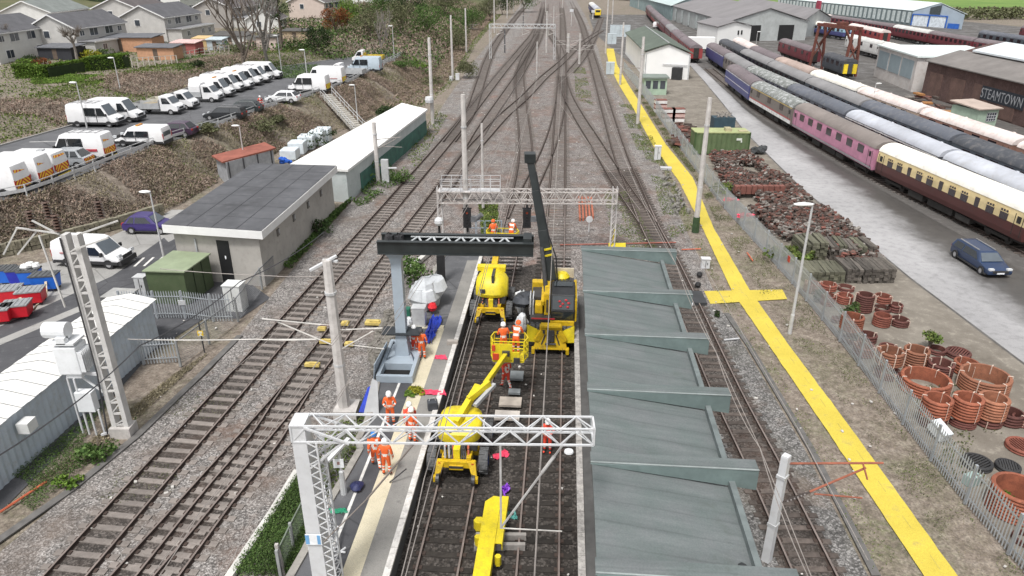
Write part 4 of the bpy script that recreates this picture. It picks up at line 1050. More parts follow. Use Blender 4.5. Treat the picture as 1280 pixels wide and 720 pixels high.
# ================================================================ PEOPLE
HIVIS = M('hivis_orange', (.82,.13,.025), .75, .15, 6., dirt=(.45,.09,.03), dirtamt=.3)
HIRED = M('hivis_red', (.74,.07,.035), .75, .15, 6.)
REFL = M('reflective_silver', (.72,.70,.66), .45, .1, 5.)
SKIN = M('skin', (.52,.30,.21), .6, .1)
BOOT = M('boot', (.03,.025,.022), .7)
HELW = M('helmet_white', (.82,.82,.82), .35, .05)
HELB = M('helmet_blue', (.03,.19,.55), .35, .05)
HELD = M('helmet_dark', (.06,.06,.065), .4, .2)
EYE = M('eye_dark', (.03,.02,.015), .4)
def person_mesh(pose, cloth):
 """one skinned body; pose gives arm and leg joints. Faces +y."""
 J = {'pelvis':(0,0,.94),'waist':(0,.0,1.10),'chest':(0,.01,1.32),'neck':(0,.01,1.50),'head':(0,.03,1.60),'crown':(0,.03,1.73)}
 for s, n in ((-1,'L'),(1,'R')):
  J['sh'+n] = (s*.19,0,1.43); J['hip'+n] = (s*.10,0,.90); J['knee'+n] = (s*.12,.03,.50); J['ank'+n] = (s*.13,-.02,.10); J['toe'+n] = (s*.15,.17,.05)
  J['el'+n] = (s*.27,-.03,1.15); J['wr'+n] = (s*.28,.08,.92); J['hand'+n] = (s*.27,.12,.83)
 J.update(pose)
 rad = {'pelvis':.155,'waist':.145,'chest':.175,'neck':.062,'head':.092,'crown':.07,'sh':.085,'hip':.105,'knee':.078,'ank':.062,'toe':.045,'el':.06,'wr':.042,'hand':.035}
 E = [('pelvis','waist'),('waist','chest'),('chest','neck'),('neck','head'),('head','crown')]
 for n in 'LR': E += [('chest','sh'+n),('sh'+n,'el'+n),('el'+n,'wr'+n),('wr'+n,'hand'+n),('pelvis','hip'+n),('hip'+n,'knee'+n),('knee'+n,'ank'+n),('ank'+n,'toe'+n)]
 names = list(J); idx = {n: i for i, n in enumerate(names)}
 me = bpy.data.meshes.new('person'); me.from_pydata([J[n] for n in names], [(idx[a], idx[b]) for a, b in E], [])
 o = bpy.data.objects.new('tmp_person', me); COL.objects.link(o)
 sk = o.modifiers.new('skin', 'SKIN'); sk.use_smooth_shade = True
 for n, i in idx.items():
  r = rad.get(n, rad.get(n[:-1])); v = me.skin_vertices[0].data[i]
  v.radius = (r, r*.8) if n in ('chest','waist','pelvis') else (r, r); v.use_root = (n == 'pelvis')
 ss = o.modifiers.new('sub', 'SUBSURF'); ss.levels = 1; ss.render_levels = 1
 dg = bpy.context.evaluated_depsgraph_get()
 body = bpy.data.meshes.new_from_object(o.evaluated_get(dg))
 bpy.data.objects.remove(o)
 body.name = 'person_body'
 hands = [Vector(J['handL']), Vector(J['handR'])]; wr = [Vector(J['wrL']), Vector(J['wrR'])]; kn = [Vector(J['kneeL']), Vector(J['kneeR'])]; an = [Vector(J['ankL']), Vector(J['ankR'])]
 el = [Vector(J['elL']), Vector(J['elR'])]
 body.materials.clear()
 for m in (cloth, REFL, SKIN, BOOT): body.materials.append(m)
 hd = Vector(J['head']); ch = Vector(J['chest']); wa = Vector(J['waist'])
 for p in body.polygons:
  c = p.center; mi = 0
  band = lambda a, b_, lo, hi: lo < (c-a).dot((b_-a))/(b_-a).length_squared < hi
  if (c-hd).length < .16 and c.z > hd.z-.10: mi = 2
  elif min((c-h).length for h in hands) < .085: mi = 2
  elif min((c-a).length for a in an) < .13 and c.z < an[0].z+.06: mi = 3
  else:
   dl = min((c-x).length for x in kn)
   if abs((c-wa).z) < .035 and abs(c.x) < .2: mi = 1
   elif wa.z < c.z < ch.z+.14 and abs(abs(c.x)-.1) < .03: mi = 1
   elif abs(c.z-(ch.z+.0)) < .03 and abs(c.x) < .2: mi = 1
   elif any(band(kn[i], an[i], .34, .5) or band(kn[i], an[i], .02, .14) for i in (0,1)) and c.z < .62: mi = 1
   elif any(band(el[i], wr[i], .2, .5) and (c-el[i]).length < .2 for i in (0,1)): mi = 1
  p.material_index = mi
 bm = bmesh.new(); bm.from_mesh(body)
 def addmb(mb, mi):
  vs = [bm.verts.new(v) for v in mb.v]
  for f in mb.f:
   try: q = bm.faces.new([vs[i] for i in f]); q.material_index = mi; q.smooth = True
   except ValueError: pass
 for w, h in zip(wr, hands):
  dv = (h-w).normalized(); side = dv.cross(Vector((1,0,0))).normalized() if abs(dv.x) < .9 else Vector((0,1,0))
  nrm = dv.cross(side)
  m = MB()
  for k, L in enumerate((.062,.072,.068,.052)):
   a = h + dv*.02 + side*(k-1.5)*.021; m.path([a, a+dv*L*.55+nrm*.012, a+dv*L*.8+nrm*.035], [.010,.009,.007], 5)
  a = h + side*.035; m.path([a, a+side*.03+dv*.03, a+side*.03+dv*.055+nrm*.01], [.011,.01,.008], 5)
  addmb(m, 2)
 m = MB(); f = hd+Vector((0,.085,.0)); m.add([f+Vector((-.016,0,-.02)), f+Vector((.016,0,-.02)), f+Vector((0,.03,-.016)), f+Vector((0,0,.03))], [(0,1,2),(0,2,3),(1,3,2)])
 for s in (-1,1): m.ball(hd+Vector((s*.095,-.005,-.0)), (.014,.024,.034), 6)
 addmb(m, 2)
 m = MB()
 for s in (-1,1): m.ball(hd+Vector((s*.034,.083,.022)), (.013,.008,.009), 6)
 m.box(hd+Vector((0,.086,-.05)), (.045,.01,.009)); addmb(m, 3)
 bm.to_mesh(body); bm.free()
 return body, J
POSES = {
 'stand': {},
 'front_hold': {'elL':(-.28,.03,1.17),'elR':(.28,.03,1.17),'wrL':(-.16,.22,1.12),'wrR':(.16,.22,1.12),'handL':(-.09,.28,1.14),'handR':(.09,.28,1.14)},
 'point': {'elR':(.34,.10,1.28),'wrR':(.40,.33,1.30),'handR':(.41,.42,1.31),'kneeL':(-.13,.09,.5),'ankL':(-.13,.10,.1),'toeL':(-.15,.29,.05)},
 'walk': {'kneeL':(-.11,.16,.52),'ankL':(-.12,.24,.12),'toeL':(-.13,.43,.07),'kneeR':(.11,-.02,.50),'ankR':(.12,-.28,.14),'toeR':(.13,-.10,.06),'elL':(-.26,-.16,1.18),'wrL':(-.27,-.10,.94),'handL':(-.26,-.06,.86),'elR':(.27,.06,1.16),'wrR':(.26,.22,1.0),'handR':(.25,.28,.93)},
 'bend': {'waist':(0,.06,1.10),'chest':(0,.22,1.28),'neck':(0,.32,1.42),'head':(0,.40,1.49),'crown':(0,.46,1.60),'shL':(-.19,.24,1.37),'shR':(.19,.24,1.37),'elL':(-.25,.34,1.12),'elR':(.25,.34,1.12),'wrL':(-.16,.50,.98),'wrR':(.16,.50,.98),'handL':(-.1,.56,.92),'handR':(.1,.56,.92)},
}
PM = {}
def person(loc, rz, pose, cloth, hel, label, group='rail workers in hi vis'):
 key = (pose, cloth.name)
 if key not in PM: PM[key] = person_mesh(POSES[pose], cloth)
 me, J = PM[key]
 o = bpy.data.objects.new('person', me); COL.objects.link(o); o.location = loc; o.rotation_euler[2] = rz
 tag(o, label, 'person', group)
 if hel:
  c = Vector(J['head']).lerp(Vector(J['crown']), .55)
  mb = MB(); mb.lathe([(.135,-.03),(.13,.02),(.118,.075),(.08,.12),(.0,.135)], 14, c); mb.add([c+Vector((-.10,.09,-.03)),c+Vector((.10,.09,-.03)),c+Vector((.07,.19,-.045)),c+Vector((-.07,.19,-.045))],[(0,1,2,3),(3,2,1,0)])
  mb.build('helmet', hel, o, smooth=True)
 return o
def pxp(px, py, z): p = P(px, py, z); return (p.x, p.y, p.z)
zp = ZPL+.012
person(pxp(489,531,zp), PI+.1, 'front_hold', HIVIS, HELW, 'worker in orange jacket and white helmet facing the camera by the column foot')
person(pxp(514,546,zp), .4, 'walk', HIRED, HELW, 'worker in red orange suit and white helmet, half hidden behind the gantry boom')
person(pxp(516,553,zp), -.5, 'stand', HIVIS, HELW, 'stout worker in orange walking along the cream stripe under the gantry')
person(pxp(471,585,zp), .3, 'walk', HIVIS, HELB, 'worker in orange with bright blue helmet walking away on the platform')
person(pxp(484,594,zp), -.1, 'stand', HIVIS, HELW, 'worker in orange beside the blue helmeted one, white stripe underfoot')
person(pxp(528,449,zp), .1, 'stand', HIVIS, HELD, 'worker in orange with dark helmet, back turned beside the blue grey column')
person(pxp(519,444,zp), -.4, 'front_hold', HIRED, HELW, 'worker in red jacket and white helmet behind the dark helmeted one')
person(pxp(633,486,.03), .5, 'walk', HIRED, HELW, 'worker in red trousers standing on the track beneath the raised basket')
person(pxp(684,565,.03), PI-.2, 'front_hold', HIRED, HELW, 'worker in red orange between the rails seen through the gantry end')
bw = l1.matrix_world if False else Matrix.Translation(l1.location) @ Matrix.Rotation(TANG, 4, 'Z')
for (x, y, rz, hel, pose, lb) in ((1.45,5.35,.2,HELW,'front_hold','worker in white helmet inside the raised yellow basket'), (2.05,5.45,-.3,HIVIS,'bend','worker in orange hood leaning forward inside the raised yellow basket')):
 p = bw @ Vector((x, y, 2.27)); person(p, rz, pose, HIVIS, hel, lb)
bw = Matrix.Translation(l2.location) @ Matrix.Rotation(TANG, 4, 'Z')
for (x, y, rz, hel, pose, lb) in ((-.45,5.6,.2,HIVIS,'front_hold','worker in the far basket beneath the black beam, by its corner post'), (.75,5.7,-.3,HELW,'bend','worker bending in the far basket next to the black hoses')):
 p = bw @ Vector((x, y, 2.37)); person(p, rz, pose, HIVIS, hel, lb)
p = P(327, 138, ZP); person((p.x, p.y, ZP), PI+.6, 'stand', HIRED, HELW, 'worker in orange standing by the open dark car in the car park')
# ================================================================ VEHICLES (nose along +x in their own frame)
VW = M('van_white', (.80,.80,.81), .32, .05, .8, dirt=(.55,.53,.50), dirtamt=.25)
WSC = M('windscreen_glass', (.10,.12,.14), .07, .2, .6, spec=.9)
BUMP = M('bumper_black', (.03,.03,.032), .6, .2)
TYR = M('car_tyre', (.022,.022,.023), .85, .2)
ALLOY = M('alloy', (.42,.42,.43), .35, .1, 3., .4)
LAMPR = M('tail_lamp', (.42,.02,.015), .3, .1)
LAMPW = M('head_lamp', (.60,.62,.64), .15, .1, spec=.8)
def chev_mat():
 m, nt, b = newmat('chevron_sheet', .5)
 v = coords(nt); sp = nt.nodes.new('ShaderNodeSeparateXYZ'); nt.links.new(v, sp.inputs[0])
 ab = nt.nodes.new('ShaderNodeMath'); ab.operation = 'ABSOLUTE'; nt.links.new(sp.outputs[1], ab.inputs[0])
 ad = nt.nodes.new('ShaderNodeMath'); ad.operation = 'ADD'; nt.links.new(ab.outputs[0], ad.inputs[0]); nt.links.new(sp.outputs[2], ad.inputs[1])
 mu = nt.nodes.new('ShaderNodeMath'); mu.operation = 'MULTIPLY'; mu.inputs[1].default_value = 2.7; nt.links.new(ad.outputs[0], mu.inputs[0])
 fr = nt.nodes.new('ShaderNodeMath'); fr.operation = 'FRACT'; nt.links.new(mu.outputs[0], fr.inputs[0])
 c = ramp(nt, [(.0, (.52,.055,.025)), (.49, (.52,.055,.025)), (.5, (.85,.55,.03)), (1., (.85,.55,.03))], fr.outputs[0])
 c_el = [n for n in nt.nodes if n.type == 'VALTORGB'][0]; c_el.color_ramp.interpolation = 'CONSTANT'
 nt.links.new(c, b.inputs['Base Color']); return m
CHEV = chev_mat()
def wheels(t, xs_, hw, r):
 for x in xs_:
  for s in (-1, 1):
   mb = MB(); mb.lathe([(r*.6,-.1),(r,-.1),(r,.1),(r*.6,.1)], 14); mb.v = [(a, c, b_) for a, b_, c in mb.v]
   w = mb.build('wheel', TYR, t, (x, s*(hw-.1), r))
   m2 = MB(); m2.lathe([(0,-.085),(r*.62,-.085),(r*.62,.085),(0,.085)], 10); m2.v = [(a, c, b_) for a, b_, c in m2.v]
   m2.build('rim', ALLOY, w)
def side_glass(t, nm, x0, x1, z0, z1, hw, inset_top=.0, slant0=0., slant1=0.):
 for s in (-1, 1):
  mb = MB()
  y0, y1 = s*(hw+.006), s*(hw+.006-inset_top)
  pts = [(x0,y0,z0),(x1,y0,z0),(x1-slant1,y1,z1),(x0+slant0,y1,z1)]
  mb.plate(pts if s < 0 else pts[::-1], .012); mb.build(nm, GLASSM, t)
def van(name, label, L=5.5, H=2.45, W=2.0, paint=None, crew=True, rear=None, loc=(0,0,0), rz=0., group=None, cat='van', bonnet=1.0, belt=None):
 """panel van: long body, sloped windscreen and short bonnet"""
 paint = paint or VW; t = thing(name, label, cat, loc, rz, group)
 x0, x1 = -L/2, L/2; hw = W/2; zb = .42
 nb = x1-bonnet; mid = H*.47
 prof = [(x0,zb),(x0,H*.72),(x0+.10,H-.10),(x0+.3,H),(nb-.85,H),(nb-.55,H-.12),(nb+.15,mid+.08),(x1-.18,mid-.22),(x1,mid-.42),(x1,zb)]
 mb = MB()
 n = len(prof)
 wz = lambda z: hw if z < H*.55 else hw-.11*(z-H*.55)/(H*.45)
 ring = []
 for s in (-1, 1): ring.append([(x, s*wz(z)*(1 if x < x1-.3 else .94), z) for x, z in prof])
 mb.add(ring[0]+ring[1], [tuple(range(n)), tuple(range(2*n-1, n-1, -1))] + [(i, n+i, n+(i+1)%n, (i+1)%n) for i in range(n)])
 body = mb.build('body', paint, t, bevel=.05)
 bm = bmesh.new(); bm.from_mesh(body.data); bmesh.ops.recalc_face_normals(bm, faces=bm.faces); bm.to_mesh(body.data); bm.free()
 body.data.polygons.foreach_set('use_smooth', [True]*len(body.data.polygons)); body.data.set_sharp_from_angle(angle=R(30))
 mb = MB(); a, b_ = Vector((nb-.52, 0, H-.15)), Vector((nb+.13, 0, mid+.12)); nrm = Vector((b_.z-a.z, 0, -(b_.x-a.x))); nrm = Vector((abs(nrm.x), 0, abs(nrm.z))).normalized()*.02
 w1, w2 = wz(H)-.14, hw-.12
 mb.plate([a+nrm+Vector((0,-w1,0)), b_+nrm+Vector((0,-w2,0)), b_+nrm+Vector((0,w2,0)), a+nrm+Vector((0,w1,0))], .01)
 mb.build('windscreen', WSC, t)
 side_glass(t, 'cab_window', nb-1.1, nb-.02, mid+.06, H-.40, hw, .06, 0, .5)
 if crew: side_glass(t, 'crew_window', nb-2.45, nb-1.25, mid+.06, H-.40, hw, .06)
 mb = MB(); mb.bx(x1-.25, x1+.05, -hw+.05, hw-.05, .28, .62); mb.bx(x0-.06, x0+.1, -hw+.03, hw-.03, .28, .6); mb.bx(x0+.05, x1-.2, -hw-.012, hw+.012, .34, .56); mb.build('bumper', BUMP, t)
 mb = MB(); mb.bx(x1-.02, x1+.015, -hw*.55, hw*.55, .68, .95); mb.build('grille', BUMP, t)
 for s in (-1, 1):
  mb = MB(); mb.box((x1-.12, s*(hw-.26), .95), (.22, .32, .22), 0, 0, 0, -.2); mb.build('headlight', LAMPW, t)
  mb = MB(); mb.box((nb-.02, s*(hw+.14), mid+.2), (.14, .22, .26)); mb.build('mirror', BUMP, t)
  mb = MB(); mb.box((x0-.005, s*(hw-.09), 1.05), (.05, .12, .5)); mb.build('tail_light', LAMPR, t)
 if rear == 'chev':
  mb = MB(); mb.bx(x0-.02, x0-.005, -hw+.17, hw-.17, .62, 1.25); mb.add([(x0+.03-.02,-hw+.25,1.85),(x0-.02+.0,hw-.25,1.85),(x0+.16-.03,hw-.35,H-.12),(x0+.16-.03,-hw+.35,H-.12)], [(0,3,2,1)])
  for s in (-1,1): pass
  mb.build('chevron_panel', CHEV, t)
  mb = MB(); mb.bx(x0-.10, x0-.06, -hw+.1, hw-.1, .34, .42); mb.build('yellow_step', M('step_yellow', (.8,.6,.03), .5), t)
 elif rear == 'yellow':
  mb = MB(); mb.bx(x0-.02, x0-.005, -hw+.25, hw-.25, .62, 1.3); mb.build('yellow_panel', M('step_yellow', (.8,.6,.03), .5), t)
 elif rear == 'glass':
  mb = MB(); mb.bx(x0-.008, x0-.002+.0, -hw+.25, hw-.25, mid+.1, H-.5); mb.build('rear_window', GLASSM, t)
 if belt:
  mb = MB(); mb.bx(x0+.6, x0+1.7, -hw-.013, hw+.013, 1.0, 1.22); mb.build('side_lettering_band', belt, t)
 q = len(label) % 5
 if q == 1:
  mb = MB()
  for s in (-1,1): mb.bar((x0+.5,s*.7,H+.12),(nb-1.0,s*.7,H+.12),.05,.05)
  for k in range(4): xx = x0+.6+k*(nb-1.2-x0)/4; mb.bar((xx,-.75,H+.08),(xx,.75,H+.08),.05,.06)
  mb.build('roof_rack', ALLOY, t)
 elif q == 2: mb = MB(); mb.bx(nb-1.4,nb-1.2,-.5,.5,H,H+.12); mb.build('light_bar', M('beacon_amber', (.6,.25,.02), .4), t)
 elif q == 3: mb = MB(); mb.bx(x0+1.2,x0+1.7,-.25,.25,H,H+.1); mb.build('roof_vent', GREYP, t)
 if q in (0,3): mb = MB(); mb.bx(x0+.7,x0+1.9,-hw-.012,hw+.012,1.05,1.14); mb.build('side_lettering_band', M('script_grey', (.45,.2,.2), .5), t)
 if crew or q > 2: mb = MB(); mb.bx(nb-1.2,nb-1.17,-hw-.013,hw+.013,.6,H-.4); mb.bx(nb-2.52,nb-2.49,-hw-.013,hw+.013,.6,H-.4); mb.build('door_gap', BUMP, t)
 wheels(t, (x1-.95, x0+1.05), hw, .35)
 return t
def flatbed(label, paint=None, bed=None, loc=(0,0,0), rz=0., canopy=False, load=True, group=None):
 t = thing('flatbed_truck', label, 'truck', loc, rz, group); paint = paint or VW; hw = 1.0
 prof = [(.75,.45),(.75,2.2),(1.45,2.2),(1.75,2.05),(2.3,1.3),(2.75,1.0),(2.85,.8),(2.85,.45)]
 mb = MB(); mb.extr(prof, -hw+.02, hw-.02, 'y'); body = mb.build('cab', paint, t, bevel=.05)
 bm = bmesh.new(); bm.from_mesh(body.data); bmesh.ops.recalc_face_normals(bm, faces=bm.faces); bm.to_mesh(body.data); bm.free()
 mb = MB(); mb.plate([(1.8,-.8,2.02),(2.3,-.86,1.36),(2.3,.86,1.36),(1.8,.8,2.02)], .02); mb.build('windscreen', WSC, t)
 side_glass(t, 'cab_window', 1.05, 2.1, 1.3, 1.97, hw-.02, 0, 0, .45)
 mb = MB(); mb.bx(2.65,2.9,-hw+.05,hw-.05,.3,.6); mb.build('bumper', BUMP, t); mb = MB(); mb.bx(2.84,2.87,-.5,.5,.66,.9); mb.build('grille', BUMP, t); mb = MB(); mb.bx(-2.7,.74,-.45,.45,.45,.67); mb.build('chassis', BUMP, t)
 for s in (-1,1): mb = MB(); mb.box((2.72,s*.74,.93),(.2,.3,.2)); mb.build('headlight', LAMPW, t)
 bm_ = bed or GREYP
 mb = MB(); mb.bx(-2.8,.65,-hw,hw,.68,.78)
 for a in ((-2.8,.65,-hw,-hw+.04),(-2.8,.65,hw-.04,hw),(-2.8,-2.76,-hw,hw),(.6,.65,-hw,hw)): mb.bx(a[0],a[1],a[2],a[3],.78,1.35 if a[0] < .6 else 1.75)
 mb.build('load_bed', bm_, t)
 if canopy:
  mb = MB(); mb.extr([(-hw+.02,1.3),(-hw+.02,2.1),(-.6,2.4),(.6,2.4),(hw-.02,2.1),(hw-.02,1.3)], -.9, .6, 'x'); mb.build('tool_pod', paint, t, bevel=.05)
 elif load:
  mb = MB()
  for i in range(6): mb.bar((-2.6, -.7+i*.28, .95), (.9+random.uniform(-.3,.3), -.6+i*.25, 1.5+random.uniform(-.1,.25)), .14,.05)
  mb.build('timber_load', M('load_timber', (.50,.42,.28), .85, .2, 3.), t)
 wheels(t, (1.95, -1.75), hw, .35)
 return t
def car(label, paint, L=4.3, H=1.48, W=1.78, estate=False, loc=(0,0,0), rz=0., chev=False, boot_open=False, group=None):
 t = thing('parked_car', label, 'car', loc, rz, group); hw = W/2; x0, x1 = -L/2, L/2
 bz = H*.60
 mb = MB(); n = 0
 low = [(x0+.05,.28),(x0,.55),(x0+.04,bz-.05),(x0+.2,bz),(x1-1.15,bz),(x1-.25,bz-.22),(x1,.55),(x1-.03,.28)]
 n = len(low); v1 = [(x, -hw*(1 if abs(x) < L*.38 else .9), z) for x, z in low]; v2 = [(x, hw*(1 if abs(x) < L*.38 else .9), z) for x, z in low]
 mb.add(v1+v2, [tuple(range(n)), tuple(range(2*n-1,n-1,-1))] + [(i,n+i,n+(i+1)%n,(i+1)%n) for i in range(n)])
 o = mb.build('body', paint, t, bevel=.06)
 bm = bmesh.new(); bm.from_mesh(o.data); bmesh.ops.recalc_face_normals(bm, faces=bm.faces); bm.to_mesh(o.data); bm.free()
 o.data.polygons.foreach_set('use_smooth', [True]*len(o.data.polygons)); o.data.set_sharp_from_angle(angle=R(35))
 rt = x0+(.25 if estate else .75)
 g0, g1 = x0+(.06 if estate else .2), x1-1.1
 f1 = x1-1.85
 gh = [(g0,bz-.02),(rt,H-.06),(rt+.4,H),(f1,H-.02),(f1+.12,H-.06),(g1,bz-.02)]
 m = len(gh); tw = lambda z: hw-.04-.26*(z-bz)/(H-bz)
 mb = MB(); mb.add([(x,-tw(z),z) for x,z in gh]+[(x,tw(z),z) for x,z in gh], [tuple(range(m)), tuple(range(2*m-1,m-1,-1))] + [(i,m+i,m+(i+1)%m,(i+1)%m) for i in range(m)])
 o = mb.build('cabin', paint, t, bevel=.03)
 bm = bmesh.new(); bm.from_mesh(o.data); bmesh.ops.recalc_face_normals(bm, faces=bm.faces); bm.to_mesh(o.data); bm.free()
 for s in (-1,1):
  for a, b_, sa, sb in ((g0+.28, (g0+f1)/2-.1, .3 if not estate else .1, 0), ((g0+f1)/2+.0, g1-.35, 0, .55)):
   z0, z1 = bz+.03, H-.13; y0, y1 = s*(tw(z0)+.008), s*(tw(z1)+.008)
   p = [(a,y0,z0),(b_,y0,z0),(b_-sb,y1,z1),(a+sa,y1,z1)]; mb = MB(); mb.plate(p if s < 0 else p[::-1], .008); mb.build('side_window', GLASSM, t)
 mb = MB(); a, b_ = (f1+.15, H-.1), (g1-.02, bz+.03); mb.plate([(a[0]+.015,-tw(a[1])+.08,a[1]),(b_[0]+.015,-tw(b_[1])+.1,b_[1]),(b_[0]+.015,tw(b_[1])-.1,b_[1]),(a[0]+.015,tw(a[1])-.08,a[1])], .012); mb.build('windscreen', WSC, t)
 mb = MB(); a, b_ = (rt-.04, H-.1), (g0+.06, bz+.06); mb.plate([(a[0]-.015,tw(a[1])-.1,a[1]),(b_[0]-.015,tw(b_[1])-.1,b_[1]),(b_[0]-.015,-tw(b_[1])+.1,b_[1]),(a[0]-.015,-tw(a[1])+.1,a[1])], .012); mb.build('rear_window', GLASSM, t)
 mb = MB(); mb.bx(x1-.1,x1+.02,-hw*.6,hw*.6,.42,.58); mb.bx(x0+.3,x1-.3,-hw+.02,hw-.02,.2,.3); mb.build('lower_trim', BUMP, t)
 for s in (-1,1):
  mb = MB(); mb.box((x1-.12,s*hw*.68,.66),(.2,.34,.13)); mb.build('headlight', LAMPW, t)
  mb = MB(); mb.box((x0+.04,s*hw*.72,.80),(.1,.28,.16)); mb.build('tail_light', LAMPR, t)
 mb = MB(); mb.bx(x1-.0,x1+.03,-.26,.26,.36,.47); mb.build('number_plate', M('plate_white'), t)
 if chev: mb = MB(); mb.bx(x0-.03,x0+.0,-hw*.8,hw*.8,.45,.85); mb.build('chevron_panel', CHEV, t)
 if estate:
  mb = MB()
  for s in (-1,1): mb.bar((rt+.3,s*(tw(H)-.05),H+.04),(f1-.1,s*(tw(H)-.05),H+.04),.05,.05)
  mb.build('roof_rail', ALLOY, t)
 if boot_open: mb = MB(); mb.plate([(x0+.3,-.6,H),(x0-.55,-.6,H+.35),(x0-.55,.6,H+.35),(x0+.3,.6,H)], .05); mb.build('tailgate', paint, t)
 wheels(t, (x1-.82, x0+.78), hw, .31)
 return t
def paint(n, c): return M(n, c, .3, .08, .8, spec=.6)
A = 'white work vans backed against the bank'
def front(px, py, L, W=2.0, off=.95): p = P(px, py, ZP); return (p.x-(L/2-off)+random.uniform(-.35,.35), p.y+W/2-.15, ZP)
van('crew_van', 'white crew van parked at the near end of the row under the short street lamp', 5.6, 2.5, loc=front(140,159,5.6), rz=-.06, group=A)
van('work_van', 'white panel van right behind the end crew van', 5.6, 2.55, crew=False, loc=front(168,153,5.6), rz=-.06, group=A)
flatbed('white dropside truck loaded with timber, longer flat bed, beside the panel van', loc=front(212,143.5,5.7), rz=-.06, group=A)
flatbed('white cab truck with pale cream bed next to the timber truck', loc=front(231,137.5,5.7), rz=-.05, group=A, bed=M('bed_pale', (.6,.58,.5), .6))
flatbed('white truck with rounded white tool pod behind its cab', loc=front(268,128,5.7), rz=-.05, group=A, canopy=True)
van('work_van', 'white van half hidden behind the tool pod truck', 5.6, 2.5, crew=False, loc=front(280,122,5.6), rz=-.05, group=A)
van('crew_van', 'white crew van with dark side window in the middle of the row', 5.6, 2.5, loc=front(293,116,5.6), rz=-.04, group=A)
van('work_van', 'white van tight beside the middle crew van', 5.6, 2.5, crew=False, loc=front(304,112.5,5.6), rz=-.04, group=A)
van('crew_van', 'white crew van three from the far end of the parked row', 5.6, 2.55, loc=front(317,107.5,5.6), rz=-.03, group=A)
van('work_van', 'white van second from the far end of the parked row', 5.6, 2.5, crew=False, loc=front(328,104,5.6), rz=-.02, group=A)
van('work_van', 'white van at the far end of the row by the tall street lamp', 5.6, 2.55, crew=False, loc=front(340,99.5,5.6), rz=.0, group=A)
B_ = 'vehicles nosed in along the railing'
def rear(px, py, L, W=2.0): p = P(px, py, ZP); return (p.x-L/2, p.y+W/2, ZP)
RED = M('red_script', (.45,.06,.08), .5)
van('work_van', 'white van with chevron tail closest to the railing corner, cut by the picture edge', 5.4, 2.5, rear='chev', loc=rear(24,247,5.4), rz=PI-.02, group=B_)
van('work_van', 'white van with two chevron panels and red lettering, beside the corner van', 5.4, 2.6, rear='chev', belt=RED, loc=rear(53,236,5.4), rz=PI-.02, group=B_)
van('work_van', 'white chevron backed van between the lettered van and the silver car', 5.4, 2.3, rear='chev', loc=rear(73,226,5.4), rz=PI-.02, group=B_)
p = P(108,211,ZP); car('silver grey hatchback with yellow chevron tailgate', paint('paint_silver', (.36,.38,.40)), 4.3, 1.62, loc=(p.x-2.15,p.y+.9,ZP), rz=PI-.02, chev=True, group=B_)
van('crew_van', 'white crew van with chevron tail parked alone past the silver hatchback', 5.4, 2.55, rear='chev', belt=RED, loc=rear(134,203,5.4), rz=PI-.03, group=B_)
van('people_carrier', 'low white van with rear window, parked lengthways by the purple car', 5.1, 1.95, 1.9, rear='glass', loc=rear(207,184,5.1,1.9), rz=PI-.05, group=B_, bonnet=1.15)
p = P(240,173,ZP); car('dark purple car half hidden behind the low white van', paint('paint_purple', (.055,.03,.06)), 4.2, 1.5, loc=(p.x-2.1,p.y+1.3,ZP), rz=PI-.05, group=B_)
p = P(305,151,ZP); car('black estate car beside the railing', paint('paint_black', (.018,.02,.023)), 4.7, 1.5, estate=True, loc=(p.x-2.4,p.y+.9,ZP), rz=PI-.06, group=B_)
p = P(329,143,ZP); car('dark green car with its tailgate open, orange worker behind it', paint('paint_dgreen', (.03,.04,.042)), 4.5, 1.5, loc=(p.x-2.6,p.y+1.0,ZP), rz=PI-.06, boot_open=True, group=B_)
p = P(373,129,ZP); car('white saloon car past the orange worker', paint('paint_white', (.76,.77,.78)), 4.4, 1.45, loc=(p.x-2.2,p.y+.9,ZP), rz=PI-.1, group=B_)
van('crew_van', 'white crew van with yellow square tail at the head of the stairs', 5.5, 2.5, rear='yellow', loc=rear(410,117,5.5), rz=PI-.12, group=B_)
van('work_van', 'taller white van with yellow tail next to the stair head van', 5.9, 2.7, crew=False, rear='yellow', loc=rear(430,107.5,5.9), rz=PI-.12, group=B_)
p = P(455,98,ZP); flatbed('white dropside truck with empty grey bed between the tall van and blue van', loc=(p.x-2.8,p.y+1,ZP), rz=PI-.12, group=B_, load=False)
van('work_van', 'pale blue panel van near the far end of the car park', 5.5, 2.5, paint=paint('paint_paleblue', (.45,.53,.60)), loc=rear(476,91,5.5), rz=PI-.1, group=B_)
p = P(478,80,ZP); flatbed('white lorry cab with yellow bed at the far end under the trees', loc=(p.x-2.8,p.y+2,ZP), rz=PI-.05, group=B_, bed=M('bed_yellow', (.55,.42,.06), .6), load=False)
van('work_van', 'white van in the lower yard behind the transformer mast', 5.2, 2.0, 1.95, crew=False, loc=(P(139,334,0).x-1.45, P(139,334,0).y+.75, 0), rz=-.12, bonnet=1.2)
p = P(203,293,0); car('dark blue purple hatchback in the lower yard by the grey building', paint('paint_indigo', (.045,.03,.15)), 4.0, 1.5, loc=(p.x-1.2,p.y+.8,0), rz=-.05)
